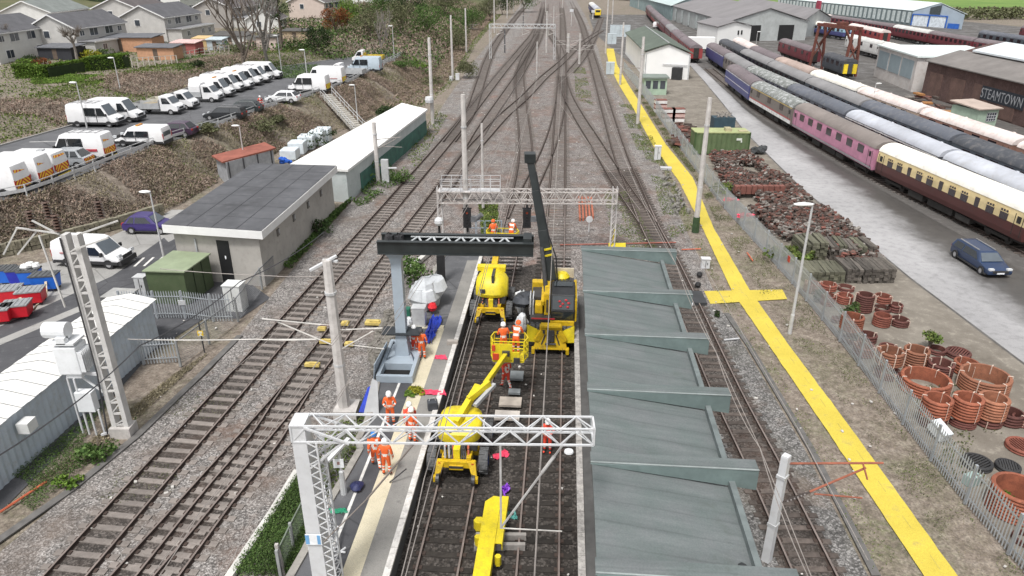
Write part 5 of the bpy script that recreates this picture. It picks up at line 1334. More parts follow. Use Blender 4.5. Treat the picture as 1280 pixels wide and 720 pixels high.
# ================================================================ CAR PARK RAILING, STAIRS, LAMPS
rl = thing('guard_railing', 'grey metal guard railing along the edge of the upper car park', 'railing')
pts = [(xedge(y)+.1, y) for y in [46+2.6*i for i in range(39)]]
for k, (x, y) in enumerate(pts):
 mb = MB(); mb.bx(x-.05,x+.05,y-.05,y+.05,ZP-.4,ZP+1.0); mb.build('post', GALV, rl)
mb = MB()
for a, b_ in zip(pts, pts[1:]):
 for z, h in ((.95,.06),(.55,.26)): mb.bar((a[0],a[1],ZP+z),(b_[0],b_[1],ZP+z),.05,h)
mb.build('rail', GALV, rl)
st = thing('stair_flight', 'long concrete stair with metal handrails down the brambly bank', 'stairs')
top = P(408,119,ZP); bot = P(452,166,0.2); top = Vector((top.x, top.y, ZP+.1))
d = Vector((bot.x-top.x, bot.y-top.y, 0)); sd = Vector((-d.y, d.x, 0)).normalized()*.75
mb = MB(); n = 20
for i in range(n):
 a = top+(bot-top)*(i/n); b_ = top+(bot-top)*((i+1)/n)
 for z0, z1 in ((a.z, a.z),): pass
 q = [a-sd, a+sd, Vector((b_.x,b_.y,0))+sd+Vector((0,0,a.z)), Vector((b_.x,b_.y,0))-sd+Vector((0,0,a.z))]
 q = [Vector((v.x,v.y,a.z)) for v in q]; mb.add(q+[v-Vector((0,0,.35)) for v in q],[(0,1,2,3),(7,6,5,4),(4,5,1,0),(5,6,2,1),(6,7,3,2),(7,4,0,3)])
mb.build('tread', M('stair_concrete', (.42,.40,.36), .9, .25, 2., dirt=(.2,.19,.15), dirtamt=.6), st)
for s in (-1,1):
 mb = MB(); a = top+sd*s*1.1; b_ = bot+sd*s*1.1
 for h in (.5,1.0): mb.bar(a+Vector((0,0,h)), b_+Vector((0,0,h)), .05,.05)
 for i in range(9): p = a.lerp(b_, i/8); mb.bar(p-Vector((0,0,.2)), p+Vector((0,0,1.0)), .05,.05)
 mb.build('handrail', GALV, st)
def lamp(px, py, ptop, label, z=ZP, arm=.9, dr=(1,0), r=.07, cat='street lamp'):
 b = P(px, py, z); h = Zat(b.y, ptop)-z
 t = thing('street_lamp', label, cat, b, 0, 'street lamps')
 mb = MB(); mb.lathe([(r*1.3,-1.),(r*1.3,1.2),(r,1.25),(r*.7,h)], 8, (0,0,0), 0, True); mb.tube((0,0,h-.02),(dr[0]*arm*.3,dr[1]*arm*.3,h+.05),r*.7); mb.build('pole', M('lamp_galv', (.50,.50,.50), .6, .15, 2.), t)
 mb = MB(); mb.ball((dr[0]*arm*.4,dr[1]*arm*.4,h+.08),(arm*.5 if abs(dr[0]) > .5 else .16, .2, .1),10); mb.build('lantern', M('lantern_white', (.78,.79,.78), .4), t)
lamp(109,160,104,'street lamp by the end crew van, short white head', dr=(-1,0))
lamp(152,119,73,'street lamp on the bank behind the timber truck', dr=(-1,0), z=3.8)
lamp(352,88,45,'street lamp behind the far end of the parked van row', dr=(-1,0))
lamp(386,113,63,'street lamp beside the stair head van', dr=(-1,0))
lamp(493,74,33,'street lamp at the far end of the car park', dr=(-1,0))
lamp(205,322,241,'slim street lamp in the lower yard, in front of the purple hatchback', z=0, dr=(-1,0))
lamp(308,216,158,'street lamp beside the red roofed shed', z=0, dr=(-1,0))
lamp(447,150,107,'street lamp behind the white roofed long shed, beside the stairs', z=0.6, dr=(-1,0))
lamp(987,416,257,'white street lamp with long flat head at the palisade fence', z=0, arm=1.2, dr=(-1,0), r=.09, cat='street lamp')
# ================================================================ BUILDINGS IN THE LOWER YARD
def quadbox(mb, c4, z0, z1, mi=0): mb.prism(c4, z0, z1, mi)
RENDER = M('render_wall', (.40,.38,.35), .9, .12, .5, dirt=(.24,.225,.20), dirtamt=.5)
ROOFD = M('roof_felt_dark', (.085,.087,.095), .7, .3, .35, dirt=(.14,.14,.15), dirtamt=.6)
FASC = M('fascia_white', (.78,.78,.77), .5, .08, 1.)
def lerp2(a, b_, t): return (a[0]+(b_[0]-a[0])*t, a[1]+(b_[1]-a[1])*t)
gb = thing('grey_building', 'grey rendered flat roofed building with white fascia beside the outer line', 'building')
NR, FR, FL, NL = (-16.75,44.6), (-15.55,60.4), (-22.2,61.2), (-22.95,45.9)
mb = MB(); mb.prism([NR,FR,FL,NL], -.1, 3.8); mb.build('wall', RENDER, gb)
def outset(c4, d):
 cx = sum(p[0] for p in c4)/4; cy = sum(p[1] for p in c4)/4
 return [(p[0]+(d if p[0] > cx else -d), p[1]+(d if p[1] > cy else -d)) for p in c4]
mb = MB(); mb.prism(outset([NR,FR,FL,NL], .45), 3.55, 4.1); mb.build('fascia', FASC, gb)
ro = outset([NR,FR,FL,NL], .40); mb = MB(); mb.prism(ro, 4.1, 4.14); rf = mb.build('roof', ROOFD, gb)
mb = MB()
for t_ in (.25,.5,.75):
 a = lerp2(ro[0], ro[3], t_); b_ = lerp2(ro[1], ro[2], t_); mb.bar((a[0],a[1],4.14),(b_[0],b_[1],4.14),.05,.03)
for t_ in (.14,.29,.43,.57,.72,.86):
 a = lerp2(ro[0], ro[1], t_); b_ = lerp2(ro[3], ro[2], t_); mb.bar((a[0],a[1],4.135),(b_[0],b_[1],4.135),.03,.03)
mb.build('roof_seam', M('seam_dark', (.055,.057,.063), .7), rf)
a, b_ = lerp2(NL, NR, .50), lerp2(NL, NR, .64)
mb = MB(); mb.bar((a[0],a[1]-.02,1.55),(b_[0],b_[1]-.02,1.55),.06,3.1); dr = mb.build('door', M('door_black', (.012,.012,.013), .6), gb)
mb = MB(); mb.ball(((a[0]+b_[0])/2+.1, a[1]-.12, 1.9),(.12,.05,.3),8); mb.build('notice', M('plate_white'), dr)
for t_ in (.2,.4,.6,.8):
 c = lerp2(NR, FR, t_); mb = MB(); mb.box((c[0]+.03,c[1],2.75),(.08,.42,.5)); o = mb.build('wall_vent', M('vent_dark', (.16,.15,.14), .8), gb)
 mb = MB(); mb.box((c[0]+.09,c[1]+.08,2.8),(.05,.16,.3)); mb.build('vent_hood', GREYP, o)
mb = MB(); c = lerp2(NL,NR,.25); mb.bar((c[0],c[1]-.06,.3),(c[0],c[1]-.06,3.1),.1,.1); mb.bx(c[0]+.2,c[0]+.8,c[1]-.1,c[1]-.02,1.5,1.6); mb.build('drainpipe', GREYP, gb)
wl = thing('long_shed', 'long shed with bright white roof and green lower wall beside the outer line', 'shed')
NR2, FR2, FL2, NL2 = (-15.0,63.5), (-11.0,92.5), (-14.9,97.0), (-20.4,64.8)
mb = MB(); mb.prism([NR2,FR2,FL2,NL2], -.1, 2.9); mb.build('wall', M('shed_panel', (.50,.54,.54), .6, .12, .8, dirt=(.2,.3,.27), dirtamt=.4), wl)
mb = MB(); a, b_ = lerp2(NR2,FR2,.12), FR2; mb.bar((a[0]+.04,a[1],.85),(b_[0]+.04,b_[1],.85),.06,1.8); mb.build('green_cladding', M('green_clad', (.045,.14,.11), .7, .35, 1.2, dirt=(.1,.12,.09)), wl)
mb = MB(); mb.prism(outset([NR2,FR2,FL2,NL2], .25), 2.9, 3.12); mb.build('roof', M('roof_white', (.80,.80,.78), .6, .06, .4, dirt=(.55,.55,.48), dirtamt=.35), wl)
k = 0
for (px, py, z0, s) in ((362,200,0,1.5),(372,193,0,1.9),(384,187,0,2.2),(397,182,0,2.3),(404,178,0,2.3)):
 p = P(px, py, 0); k += 1
 mb = MB(); mb.bx(p.x-1.,p.x+.8,p.y-.2,p.y+1.7,0,s*.62+.2); o = mb.build('wrapped_bale', M('wrap_white', (.66,.72,.76), .35, .12, 1.5), bevel=.12)
 tag(o, ['low', 'second lowest', 'middle', 'tall', 'farthest tall'][k-1]+' white plastic wrapped bale behind the long white roofed shed', 'bale', 'wrapped bales')
mb = MB()
for i in range(7): mb.ball((P(357,207,0).x+random.uniform(-.5,.5), P(357,207,0).y+random.uniform(-.3,.5), .3+random.uniform(0,.4)),(.3,.25,.22),7,0,.2)
tag(mb.build('blue_sheeting', M('sheet_blue', (.02,.12,.55), .5, .3, 3.)), 'crumpled blue plastic sheeting beside the red roofed shed', 'sheeting')
rs = thing('small_shed', 'small shed with rusty red roof behind the grey building', 'shed')
a = P(287,232,0); b_ = P(345,214,0)
c4 = [(a.x,a.y),(b_.x,b_.y),(b_.x-2.,b_.y+2.6),(a.x-2.,a.y+2.6)]
mb = MB(); mb.prism(c4, 0, 2.3); mb.build('wall', M('shed_grey', (.33,.34,.36), .8, .2, 2.), rs)
mb = MB(); mb.prism(outset(c4,.25), 2.3, 2.45); mb.build('roof', M('roof_red', (.30,.10,.07), .75, .3, 1., dirt=(.2,.07,.05)), rs)
mb = MB()
for t_ in (.05,.35,.65,.95):
 q = lerp2(c4[0],c4[1],t_); mb = MB(); mb.bx(q[0]-.06,q[0]+.06,q[1]-.1,q[1]-.02,0,2.3); mb.build('post', M('post_dark2', (.03,.03,.035), .7), rs)
kg = thing('transformer_kiosk', 'green metal kiosk with pale green top behind the palisade gate', 'kiosk')
c4 = [(-23.25,41.9),(-20.75,41.7),(-20.3,44.7),(-22.8,45.2)]
mb = MB(); mb.prism(c4, 0, 2.25); mb.build('cabinet', M('kiosk_green', (.075,.105,.05), .6, .15, 1., dirt=(.12,.13,.08)), kg)
mb = MB(); mb.prism(outset(c4,.12), 2.25, 2.33); mb.build('lid', M('kiosk_top', (.26,.31,.20), .55, .15, .8, dirt=(.18,.2,.13)), kg)
mb = MB()
for t_ in (.33,.66): q = lerp2(c4[1],c4[2],t_); mb = MB(); mb.bx(q[0]-.0,q[0]+.04,q[1]-.03,q[1]+.03,.1,2.2); mb.build('door_seam', M('kiosk_seam', (.03,.045,.02), .7), kg)
def cabinet(px, py, w, d, h, m, label, name='equipment_cabinet', top=None):
 p = P(px, py, 0); t = thing(name, label, 'cabinet', (p.x, p.y+d/2, 0), -.1)
 mb = MB(); mb.bx(-w/2,w/2,-d/2,d/2,0,h); mb.build('body', m, t, bevel=.03)
 mb = MB(); mb.bx(-w/2-.04,w/2+.04,-d/2-.04,d/2+.04,h,h+.05); mb.build('lid', top or m, t)
 mb = MB(); mb.bx(-.02,.02,-d/2-.012,-d/2-.0,.1,h-.1); mb.box((.12,-d/2-.02,h*.55),(.05,.03,.18)); mb.build('door_handle', STEELD, t)
cabinet(294,390,1.1,.9,1.75,M('cab_white', (.66,.67,.66), .5, .1, 1., dirt=(.4,.4,.36)),'white equipment cabinet between the palisade gate and outer line')
cabinet(178,370,.7,.6,1.3,GALV,'pale grey cabinet at the corner of the green kiosk')
cabinet(150,400,1.6,1.3,1.5,M('cab_dark', (.14,.145,.14), .6, .15, 1.),'dark grey square cabinet behind the transformer mast', top=M('cab_top', (.36,.36,.35), .6))
cabinet(180,420,.8,.6,1.3,M('cab_white'),'white cabinet by the end wall of the corrugated shed')
PAL = M('palisade_galv', (.44,.47,.50), .45, .15, 1.5, .4, dirt=(.30,.31,.32), dirtamt=.4)
def palisade(a, b_, h, root, part='palisade_panel', pitch=.155, th=.022, m=None, post=True, z0=0.):
 a = Vector(a); b_ = Vector(b_); d = b_-a; L = d.length; d.normalize(); n = max(2, int(L/pitch)); nr = Vector((-d.y, d.x, 0))
 mb = MB()
 for i in range(n):
  p = a+d*(L*(i+.5)/n)
  q = [p-d*.035, p+d*.035]; w = nr*th
  vs = []
  for o in (q[0], p, q[1]): vs.append(o+(w if o is p else -w*.3))
  z1 = z0+h-.12
  mb.add([(v.x,v.y,z0+.05) for v in vs]+[(v.x,v.y,z1) for v in vs]+[(p.x,p.y,z0+h)], [(0,1,4,3),(1,2,5,4),(3,4,6),(4,5,6),(2,0,3,5),(5,3,6)])
 for z in (.35, h-.4): mb.bar(a+Vector((0,0,z0+z))-nr*.03, b_+Vector((0,0,z0+z))-nr*.03, .03,.06)
 o = mb.build(part, m or PAL, root)
 if post:
  mb = MB(); mb.bx(a.x-.05,a.x+.05,a.y-.05,a.y+.05,z0,z0+h-.02); mb.build('post', m or PAL, root)
 return o
pg = thing('palisade_gate', 'grey palisade gate with double leaves in front of the green kiosk', 'gate')
g0, g1, g2_, g3 = P(155,398,0), P(197,398,0), P(232,398,0), P(267,402,0)
palisade(g1, g2_, 1.9, pg, 'gate_leaf'); palisade(g2_, g3, 1.9, pg, 'gate_leaf')
mb = MB(); mb.box((g2_.x,g2_.y-.06,1.1),(.45,.05,.3)); mb.build('latch', GALV, pg)
pf = thing('palisade_fence', 'short grey palisade fence run beside the double gate', 'fence')
palisade(g0, g1, 1.9, pf); palisade(g3, P(292,402,0), 1.9, pf)
pf = thing('palisade_fence', 'low pale palisade fence at the end of the corrugated shed', 'fence')
palisade(P(180,456,0), P(226,453,0), 1.6, pf)
CHAIN = M('mesh_wire', (.23,.24,.25), .6, .2, 2., .3)
def meshfence(pts, h, label, zs=0., tint=None, cell=.16):
 t = thing('mesh_fence', label, 'fence')
 m = tint or CHAIN
 for a, b_ in zip(pts, pts[1:]):
  a = Vector((a[0],a[1],zs)); b_ = Vector((b_[0],b_[1],zs)); d = b_-a; L = d.length; n = max(1, int(L/cell)); k = int(h/cell)
  mb = MB()
  for i in range(-k, n):
   for s in (1, -1):
    i0, z0_, i1, z1_ = i, 0, i+k, k
    if i0 < 0: z0_ = -i0; i0 = 0
    if i1 > n: z1_ -= (i1-n); i1 = n
    if z1_ <= z0_: continue
    p = a+d*(i0/n); q = a+d*(i1/n)
    za, zb_ = (z0_*cell, z1_*cell) if s > 0 else (h-z0_*cell, h-z1_*cell)
    mb.tube((p.x,p.y,zs+za),(q.x,q.y,zs+zb_),.006,None,3,0,False)
  mb.bar(a+Vector((0,0,h)), b_+Vector((0,0,h)), .05,.05); mb.build('mesh_panel', m, t)
  mb = MB(); mb.bx(a.x-.05,a.x+.05,a.y-.05,a.y+.05,zs,zs+h+.1); mb.build('post', M('post_grey2', (.30,.31,.31), .7), t)
 return t
meshfence([P(226,458,0),P(262,430,0),P(298,402,0),P(328,362,0),P(345,345,0)], 1.5, 'wire mesh fence with yellow sign between the gate and the outer line')
for px, py, lb in ((336,345,'yellow warning sign on the mesh fence by the grey building corner'),(254,440,'small yellow warning sign on the mesh fence near the corrugated shed')):
 p = P(px, py, 0); t = thing('warning_sign', lb, 'sign', (p.x+.1, p.y-.1, 0))
 mb = MB(); mb.box((0,0,1.25),(.32,.02,.5 if px > 300 else .3)); q = mb.build('sign_board', M('sign_yellow', (.78,.52,.02), .5), t)
 mb = MB(); mb.box((0,-.014,1.38 if px > 300 else 1.3),(.22,.006,.12)); mb.add([(-.1,-.013,1.08),(.1,-.013,1.08),(0,-.013,1.26)],[(0,1,2)]); mb.build('sign_symbol', M('sign_white', (.75,.73,.6), .5), q)
 mb = MB(); mb.bx(-.03,.03,.02,.08,0,1.9); mb.build('sign_post', STEELD, t)
cs = thing('corrugated_shed', 'long low white corrugated shed between yard road and ballast', 'shed')
n0, n1 = Vector(P(-90,700,0)), Vector(P(184,440,0))
n0 = Vector((-21.9,17,0)); n1 = Vector((-20.35,36.6,0))
d = (n1-n0).normalized(); w_ = Vector((-d.y,d.x,0))*2.55
HS = 2.65
mb = MB(); N = 110
for i in range(N+1):
 p = n0+(n1-n0)*(i/N); off_ = Vector((d.y,-d.x,0))*(.05 if i%2 else 0)
 for z in (-.1, HS): mb.v.append((p.x+off_.x, p.y+off_.y, z))
for i in range(N): mb.f.append((2*i,2*i+2,2*i+3,2*i+1)); mb.m.append(0)
M1 = int(N/7)
for i in range(M1+1):
 p = n1+w_*(i/M1); off_ = d*(.05 if i%2 else 0)
 for z in (-.1, HS+.25*(1-abs(2*i/M1-1))): mb.v.append((p.x+off_.x, p.y+off_.y, z))
o = 2*(N+1)
for i in range(M1): mb.f.append((o+2*i,o+2*i+2,o+2*i+3,o+2*i+1)); mb.m.append(0)
q = [n0+w_, n1+w_]; mb.add([(q[0].x,q[0].y,-.1),(q[1].x,q[1].y,-.1),(q[1].x,q[1].y,HS),(q[0].x,q[0].y,HS)],[(0,1,2,3)])
mb.build('corrugated_wall', M('corrugated_white', (.47,.53,.59), .55, .12, .7, dirt=(.33,.32,.28), dirtamt=.55), cs)
mb = MB()
NR_ = 46
rd = Vector((d.y,-d.x,0))*.2
for i in range(NR_):
 t0, t1 = i/NR_, (i+.97)/NR_
 a = n0+(n1-n0)*t0; b_ = n0+(n1-n0)*t1 + (d*.25 if i == NR_-1 else d*0)
 hh = .02 if i%2 else 0
 a1, b1 = a+rd, b_+rd; am, bm2 = a+w_*.5, b_+w_*.5; a2, b2 = a+w_-rd, b_+w_-rd
 mb.add([(a1.x,a1.y,HS+.02+hh),(b1.x,b1.y,HS+.02+hh),(bm2.x,bm2.y,HS+.32+hh),(am.x,am.y,HS+.32+hh),(a2.x,a2.y,HS+.02+hh),(b2.x,b2.y,HS+.02+hh)],[(0,1,2,3),(3,2,5,4)])
mb.build('roof', M('corr_roof', (.74,.735,.71), .55, .06, .6, dirt=(.5,.48,.42), dirtamt=.5), cs)
p = P(30,535,0); mb = MB(); mb.box((n0.x+.9+.25, 25.6, 2.0),(.5,.6,.5)); mb.build('wall_box', M('cab_white'), cs)
b = P(156,542,0)
tm = thing('transformer_mast', 'white lattice transformer mast with white tank and switchgear by the corrugated shed', 'mast', b, 0)
hm = Zat(b.y, 292)
mb = MB()
for sx in (-.28,.28):
 mb.bar((sx,0,0),(sx*.85,0,hm),.21,.4)
n = 15
for i in range(n):
 z0, z1 = .6+(hm-.8)*i/n, .6+(hm-.8)*(i+1)/n
 for sy in (-.15,.15): mb.bar((-.26,sy,z0),(.26,sy,z0+.02),.05,.1);
 mb.bar((-.26,-.17,z0),(.26,-.17,z1) if i%2 else (.26,-.17,z0+.3),.03,.05)
mb.build('mast_frame', M('mast_pale', (.58,.57,.555), .75, .15, 2., dirt=(.38,.36,.34), dirtamt=.4), tm)
mb = MB(); mb.box((0,0,.2),(.95,.75,.6)); mb.build('footing', CONCM, tm)
mb = MB(); mb.box((-1.55,.2,4.0),(1.0,.9,1.35)); mb.box((-1.5,.2,3.2),(.7,.7,.25)); tk = mb.build('transformer_tank', M('tank_white', (.74,.76,.78), .45, .08, 1., dirt=(.5,.5,.48)), tm, bevel=.04)
mb = MB()
for i in range(7): mb.box((-1.05+.06,.2-.4+i*.13,3.95),(.3,.03,1.0))
mb.build('cooling_fins', M('tank_white'), tk)
mb = MB(); mb.lathe([(0,-.5),(.36,-.5),(.36,.5),(0,.5)],14); mb.v = [(z-1.9, y+.2, x+5.35) for x, y, z in mb.v]; mb.build('expansion_drum', M('tank_white'), tk)
mb = MB(); mb.box((-1.6,.2,4.85),(1.1,.9,.1)); mb.box((-1.6,-.1,5.0),(.4,.3,.3)); mb.build('tank_lid', M('tank_white'), tk)
mb = MB(); mb.box((-1.25,-.1,1.9),(.75,.4,1.0)); mb.build('control_cabinet', M('tank_white'), tm)
mb = MB(); mb.bar((-.3,0,3.2),(-1.9,.2,3.25),.1,.14); mb.bar((-.3,0,2.1),(-1.5,.1,3.2),.07,.07)
for x, y in ((-1.85,-.1),(-1.5,-.2),(-1.15,-.25),(-.75,-.25)): mb.bar((x,y,.1),(x,y,3.1 if x < -1.4 else 1.5),.07,.07)
mb.bar((-.9,-.3,.15),(-.2,-.2,.35),.1,.1); mb.build('support_bracket', WHITEP, tm)
mb = MB()
for p0, p1 in (((-.5,0,hm),(-2.4,.3,hm+.15)),((-.5,.2,hm-.2),(-1.6,.2,hm+.5)),((.1,0,hm-.1),(1.7,.6,hm+.35)),((-2.4,.3,hm+.1),(-3.2,.2,hm-1.0)),((-1.6,.3,hm),(-2.6,.2,hm-1.0)),((-1.2,-.2,hm),(-.9,-.3,hm-3.2)),((.1,-.3,hm-.6),(1.6,-.2,hm-.1))): mb.bar(p0, p1, .06,.06)
mb.build('switch_arm', M('switch_grey', (.55,.54,.52), .6, .2), tm)
for x, y, z in ((-1.7,.3,hm+.2),(-.55,.1,hm+.1),(1.1,.5,hm+.55),(-1.0,.4,hm+.55)):
 mb = MB()
 for k in range(6): mb.lathe([(.08,-.05),(.17,0),(.08,.05)],8,(x,y,z+k*.13))
 mb.build('insulator', M('insulator_brown'), tm)
mb = MB(); mb.path([(-.35,-.25,hm-.1),(-.3,-.3,hm-3),(-.32,-.3,3.4),(-.6,-.3,.2)], .035); mb.build('earth_cable', M('cable_dark'), tm)
def bin_(px, py, m, lab, lid, group, rz=.1, w=1.35, d=1.0, h=1.1):
 p = P(px, py, 0); t = thing('waste_bin', lab, 'bin', (p.x, p.y+d*.5, 0), rz, group)
 mb = MB(); mb.add([(-w/2+.08,-d/2+.08,.2),(w/2-.08,-d/2+.08,.2),(w/2-.08,d/2-.08,.2),(-w/2+.08,d/2-.08,.2),(-w/2,-d/2,h),(w/2,-d/2,h),(w/2,d/2,h),(-w/2,d/2,h)],[(0,3,2,1),(4,5,6,7),(0,1,5,4),(1,2,6,5),(2,3,7,6),(3,0,4,7)]); mb.build('body', m, t, bevel=.04)
 mb = MB(); mb.box((0,0,h+.05),(w+.05,d+.06,.08))
 for i in range(5): mb.box((-w*.4+i*w*.2,0,h+.1),(.08,d,.04))
 mb.build('lid', lid, t)
 mb = MB()
 for sx in (-1,1):
  for sy in (-1,1): mb.lathe([(0,-.04),(.09,-.04),(.09,.04),(0,.04)],8,(sx*(w/2-.2),sy*(d/2-.2),.1))
 mb.build('caster', TYR, t)
 return t
BB = M('bin_blue', (.015,.14,.62), .45, .12, 2.); BN = M('bin_navy', (.02,.03,.40), .45, .12, 2.); BR = M('bin_red', (.62,.015,.03), .45, .12, 2.)
LD = M('bin_lid_grey', (.09,.095,.10), .6, .25, 3.); LG = M('bin_lid_mesh', (.28,.29,.30), .6, .3, 6.)
for i, (px, py, m, lb) in enumerate(((4,358,BB,'blue waste bin at the picture edge end of the blue row'),(22,359,BN,'navy waste bin between two brighter blue bins'),(36,360,BB,'blue waste bin with white sacks heaped on its lid'),(55,366,BB,'bright blue waste bin closed with a dark ribbed lid'))):
 t = bin_(px, py, m, lb, LD, 'blue waste bins', .12, 1.2 if i < 3 else 1.6)
 if i == 2:
  mb = MB()
  for k in range(3): mb.ball((-.2+k*.3,.1*k,1.35+.1*(k%2)),(.3,.28,.25),8,0,.15)
  s = mb.build('refuse_sack', M('sack_white', (.76,.76,.75), .5)); s.location = t.location; tag(s, 'white refuse sacks piled on a blue waste bin', 'sacks')
for px, py, lb in ((8,382,'red waste bin at the picture edge, white label on its front'),(36,384,'red waste bin beside the bright blue one'),(-6,408,'lower red waste bin cut by the picture edge'),(18,402,'lower red waste bin with mesh lid nearest the road')): bin_(px, py, BR, lb, LG, 'red waste bins', .25, 1.5, 1.1, .95)
p = P(56,365,0); mb = MB()
for a, b_ in (((30,395),(25,372)),((58,372),(57,352)),((42,388),(47,380))):
 q0, q1 = P(a[0],a[1],.1), P(b_[0],b_[1],.8); mb = MB(); mb.bar(q0, q1, .14,.04); tag(mb.build('loose_board', M('board_wood', (.56,.47,.33), .8, .2, 3.)), {30:'pale board leaning on the lower red bin',58:'pale board leaning on the bright blue bin',42:'short pale board by the red bin corner'}[a[0]], 'board')
rw = thing('stone_wall', 'low mossy stone wall at the foot of the bramble bank', 'wall')
mb = MB()
wp = [P(*p) for p in ((-40,336),(0,322),(40,313),(95,300),(150,285),(205,268))]
for a, b_ in zip(wp, wp[1:]):
 for i in range(9):
  q0 = a.lerp(b_, i/9); q1 = a.lerp(b_, (i+.93)/9)
  for z in (.2,.55,.85): mb.bar((q0.x,q0.y+random.uniform(-.06,.06),z),(q1.x,q1.y+random.uniform(-.06,.06),z),.4,.3+random.uniform(-.04,.04))
mb.build('masonry', M('stone_mossy', (.22,.20,.15), .95, .4, 1.5, dirt=(.10,.12,.05), dirtamt=.7), rw)
# ================================================================ HOUSES ABOVE THE CAR PARK
HW_ = {'grey': M('harling_grey', (.52,.51,.49), .95, .1, 1., fine=.1), 'white': M('harling_white', (.68,.68,.66), .9, .08, 1.), 'pink': M('harling_pink', (.58,.48,.43), .9, .08, 1.), 'dark': M('harling_taupe', (.34,.32,.30), .95, .1, 1.)}
SLATE = M('roof_tiles', (.115,.115,.125), .8, .2, .8, fine=.25); SLATEG = M('roof_tiles_green', (.21,.23,.22), .8, .2, .8, fine=.2); SLATEB = M('roof_tiles_brown', (.12,.105,.105), .8, .2, .8, fine=.25)
UPVC = M('window_white', (.78,.78,.78), .4, .05); WGL = M('house_glass', (.06,.07,.085), .1, .3, .4, spec=.8)
def house(label, x, y, L, D, wall='grey', roof=None, rz=0., eave=4.6, rise=2.1, z=None, wins=True, ext=None, cat='house', chim=0):
 """gabled house: ridge along local y (length L), front faces +x, near gable faces the camera"""
 z = height(x, y)-.1 if z is None else z
 t = thing('house', label, cat, (x, y, z), rz, 'houses on the rise above the car park')
 mb = MB(); mb.extr([(-D/2,-1.5),(D/2,-1.5),(D/2,eave),(0,eave+rise),(-D/2,eave)], -L/2, L/2, 'y'); mb.build('wall', HW_[wall], t)
 o = .35; k = rise/(D/2)
 mb = MB()
 for s in (-1,1):
  mb.add([(0,-L/2-o,eave+rise+.16),(0,L/2+o,eave+rise+.16),(s*(D/2+o),L/2+o,eave-o*k+.16),(s*(D/2+o),-L/2-o,eave-o*k+.16),(0,-L/2-o,eave+rise+.03),(0,L/2+o,eave+rise+.03),(s*(D/2+o),L/2+o,eave-o*k+.03),(s*(D/2+o),-L/2-o,eave-o*k+.03)],
               [(0,1,2,3),(7,6,5,4),(0,3,7,4),(3,2,6,7),(2,1,5,6)])
 rf = mb.build('roof', roof or SLATE, t)
 mb = MB()
 for s in (-1,1): mb.bar((0,-L/2-o-.03,eave+rise+.06),(s*(D/2+o),-L/2-o-.03,eave-o*k+.06),.05,.2)
 mb.bar((D/2+o+.03,-L/2-o,eave-o*k+.02),(D/2+o+.03,L/2+o,eave-o*k+.02),.1,.16); mb.build('bargeboard', UPVC, rf)
 if chim:
  mb = MB(); mb.box((.1,chim,eave+rise+.4),(.6,.9,1.2)); mb.build('chimney', HW_[wall], rf)
 def win(px_, py_, pz, w, h, axis):
  mb = MB(); g = MB()
  if axis == 'x':
   mb.box((px_+.03,py_,pz),(.08,w+.16,h+.16)); g.box((px_+.075,py_,pz),(.02,w,h))
   mb.bar((px_+.09,py_,pz-h/2),(px_+.09,py_,pz+h/2),.03,.06)
  else:
   mb.box((px_,py_-.03,pz),(w+.16,.08,h+.16)); g.box((px_,py_-.075,pz),(w,.02,h))
  o_ = mb.build('window', UPVC, t); g.build('pane', WGL, o_)
 if wins:
  for q in (-.38,-.16,.14,.36): win(D/2, q*L, eave-.95, 2.2 if abs(q) < .3 else 1.1, 1.2 if abs(q) < .3 else .85, 'x')
  for q in (-.3,.25): win(D/2, q*L, 1.2, 1.8, 1.2, 'x')
  win(-D*.12, -L/2, eave-1.1, 1.0, 1.1, 'y')
 if ext:
  mb = MB(); mb.bx(D/2, D/2+ext, -L*.48, L*.46, -1.5, 2.3); e = mb.build('extension_wall', HW_['grey' if wall != 'white' else 'white'], t)
  mb = MB(); mb.bx(D/2, D/2+ext+.3, -L*.5, L*.48, 2.3, 2.45); mb.build('extension_roof', M('flat_roof_grey', (.22,.22,.23), .8, .2, .6), t)
  mb = MB(); mb.bx(D/2+ext+.3, D/2+ext+.35, -L*.5, L*.48, 2.22, 2.47); mb.build('extension_fascia', UPVC, t)
  for q in (-.3,.1,.3): win(D/2+ext, q*L, 1.35, 1.1, .9, 'x')
 return t
house('white rendered house with dark roof at the picture corner', -87.0, 128, 15, 9, 'white', SLATE, ext=None)
house('grey gabled pair of houses with two white window bands behind the clipped hedge', -79.5, 140, 15, 8.5, 'grey', SLATE, -.10, ext=3)
house('grey gabled house pair with pale gable behind the orange shed', -73.5, 161, 16, 9, 'grey', SLATE, -.06, ext=3, chim=0)
house('taupe gabled house behind the bare tree', -70, 189, 17, 9, 'dark', SLATEB, -.05, ext=3)
house('house with green grey roof behind the corner house', -100, 165, 16, 10, 'white', SLATEG, .05)
house('house with dark brown roof set back between the greenish roof and the gable', -88, 178, 15, 10, 'grey', SLATEB, .0)
house('pale house with low dark roof uphill behind the taupe house', -90, 215, 22, 10, 'white', SLATEB, -.2, z=8)
house('white gabled house uphill next to the taupe house', -78, 228, 16, 10, 'white', SLATE, -.1, z=7.5)
house('pink rendered house behind the dark pine', -52, 205, 12, 10, 'pink', SLATEB, -.2, eave=5, z=6)
house('long grey roofed house at the top of the wooded hill', -45, 268, 20, 10, 'white', SLATE, -.5, z=8)
house('grey house glimpsed between hilltop trees', -30, 300, 14, 10, 'grey', SLATE, -.2, z=9)
house('cream house low among the bare trees', -57, 178, 10, 7, 'white', SLATEB, .1, eave=3)
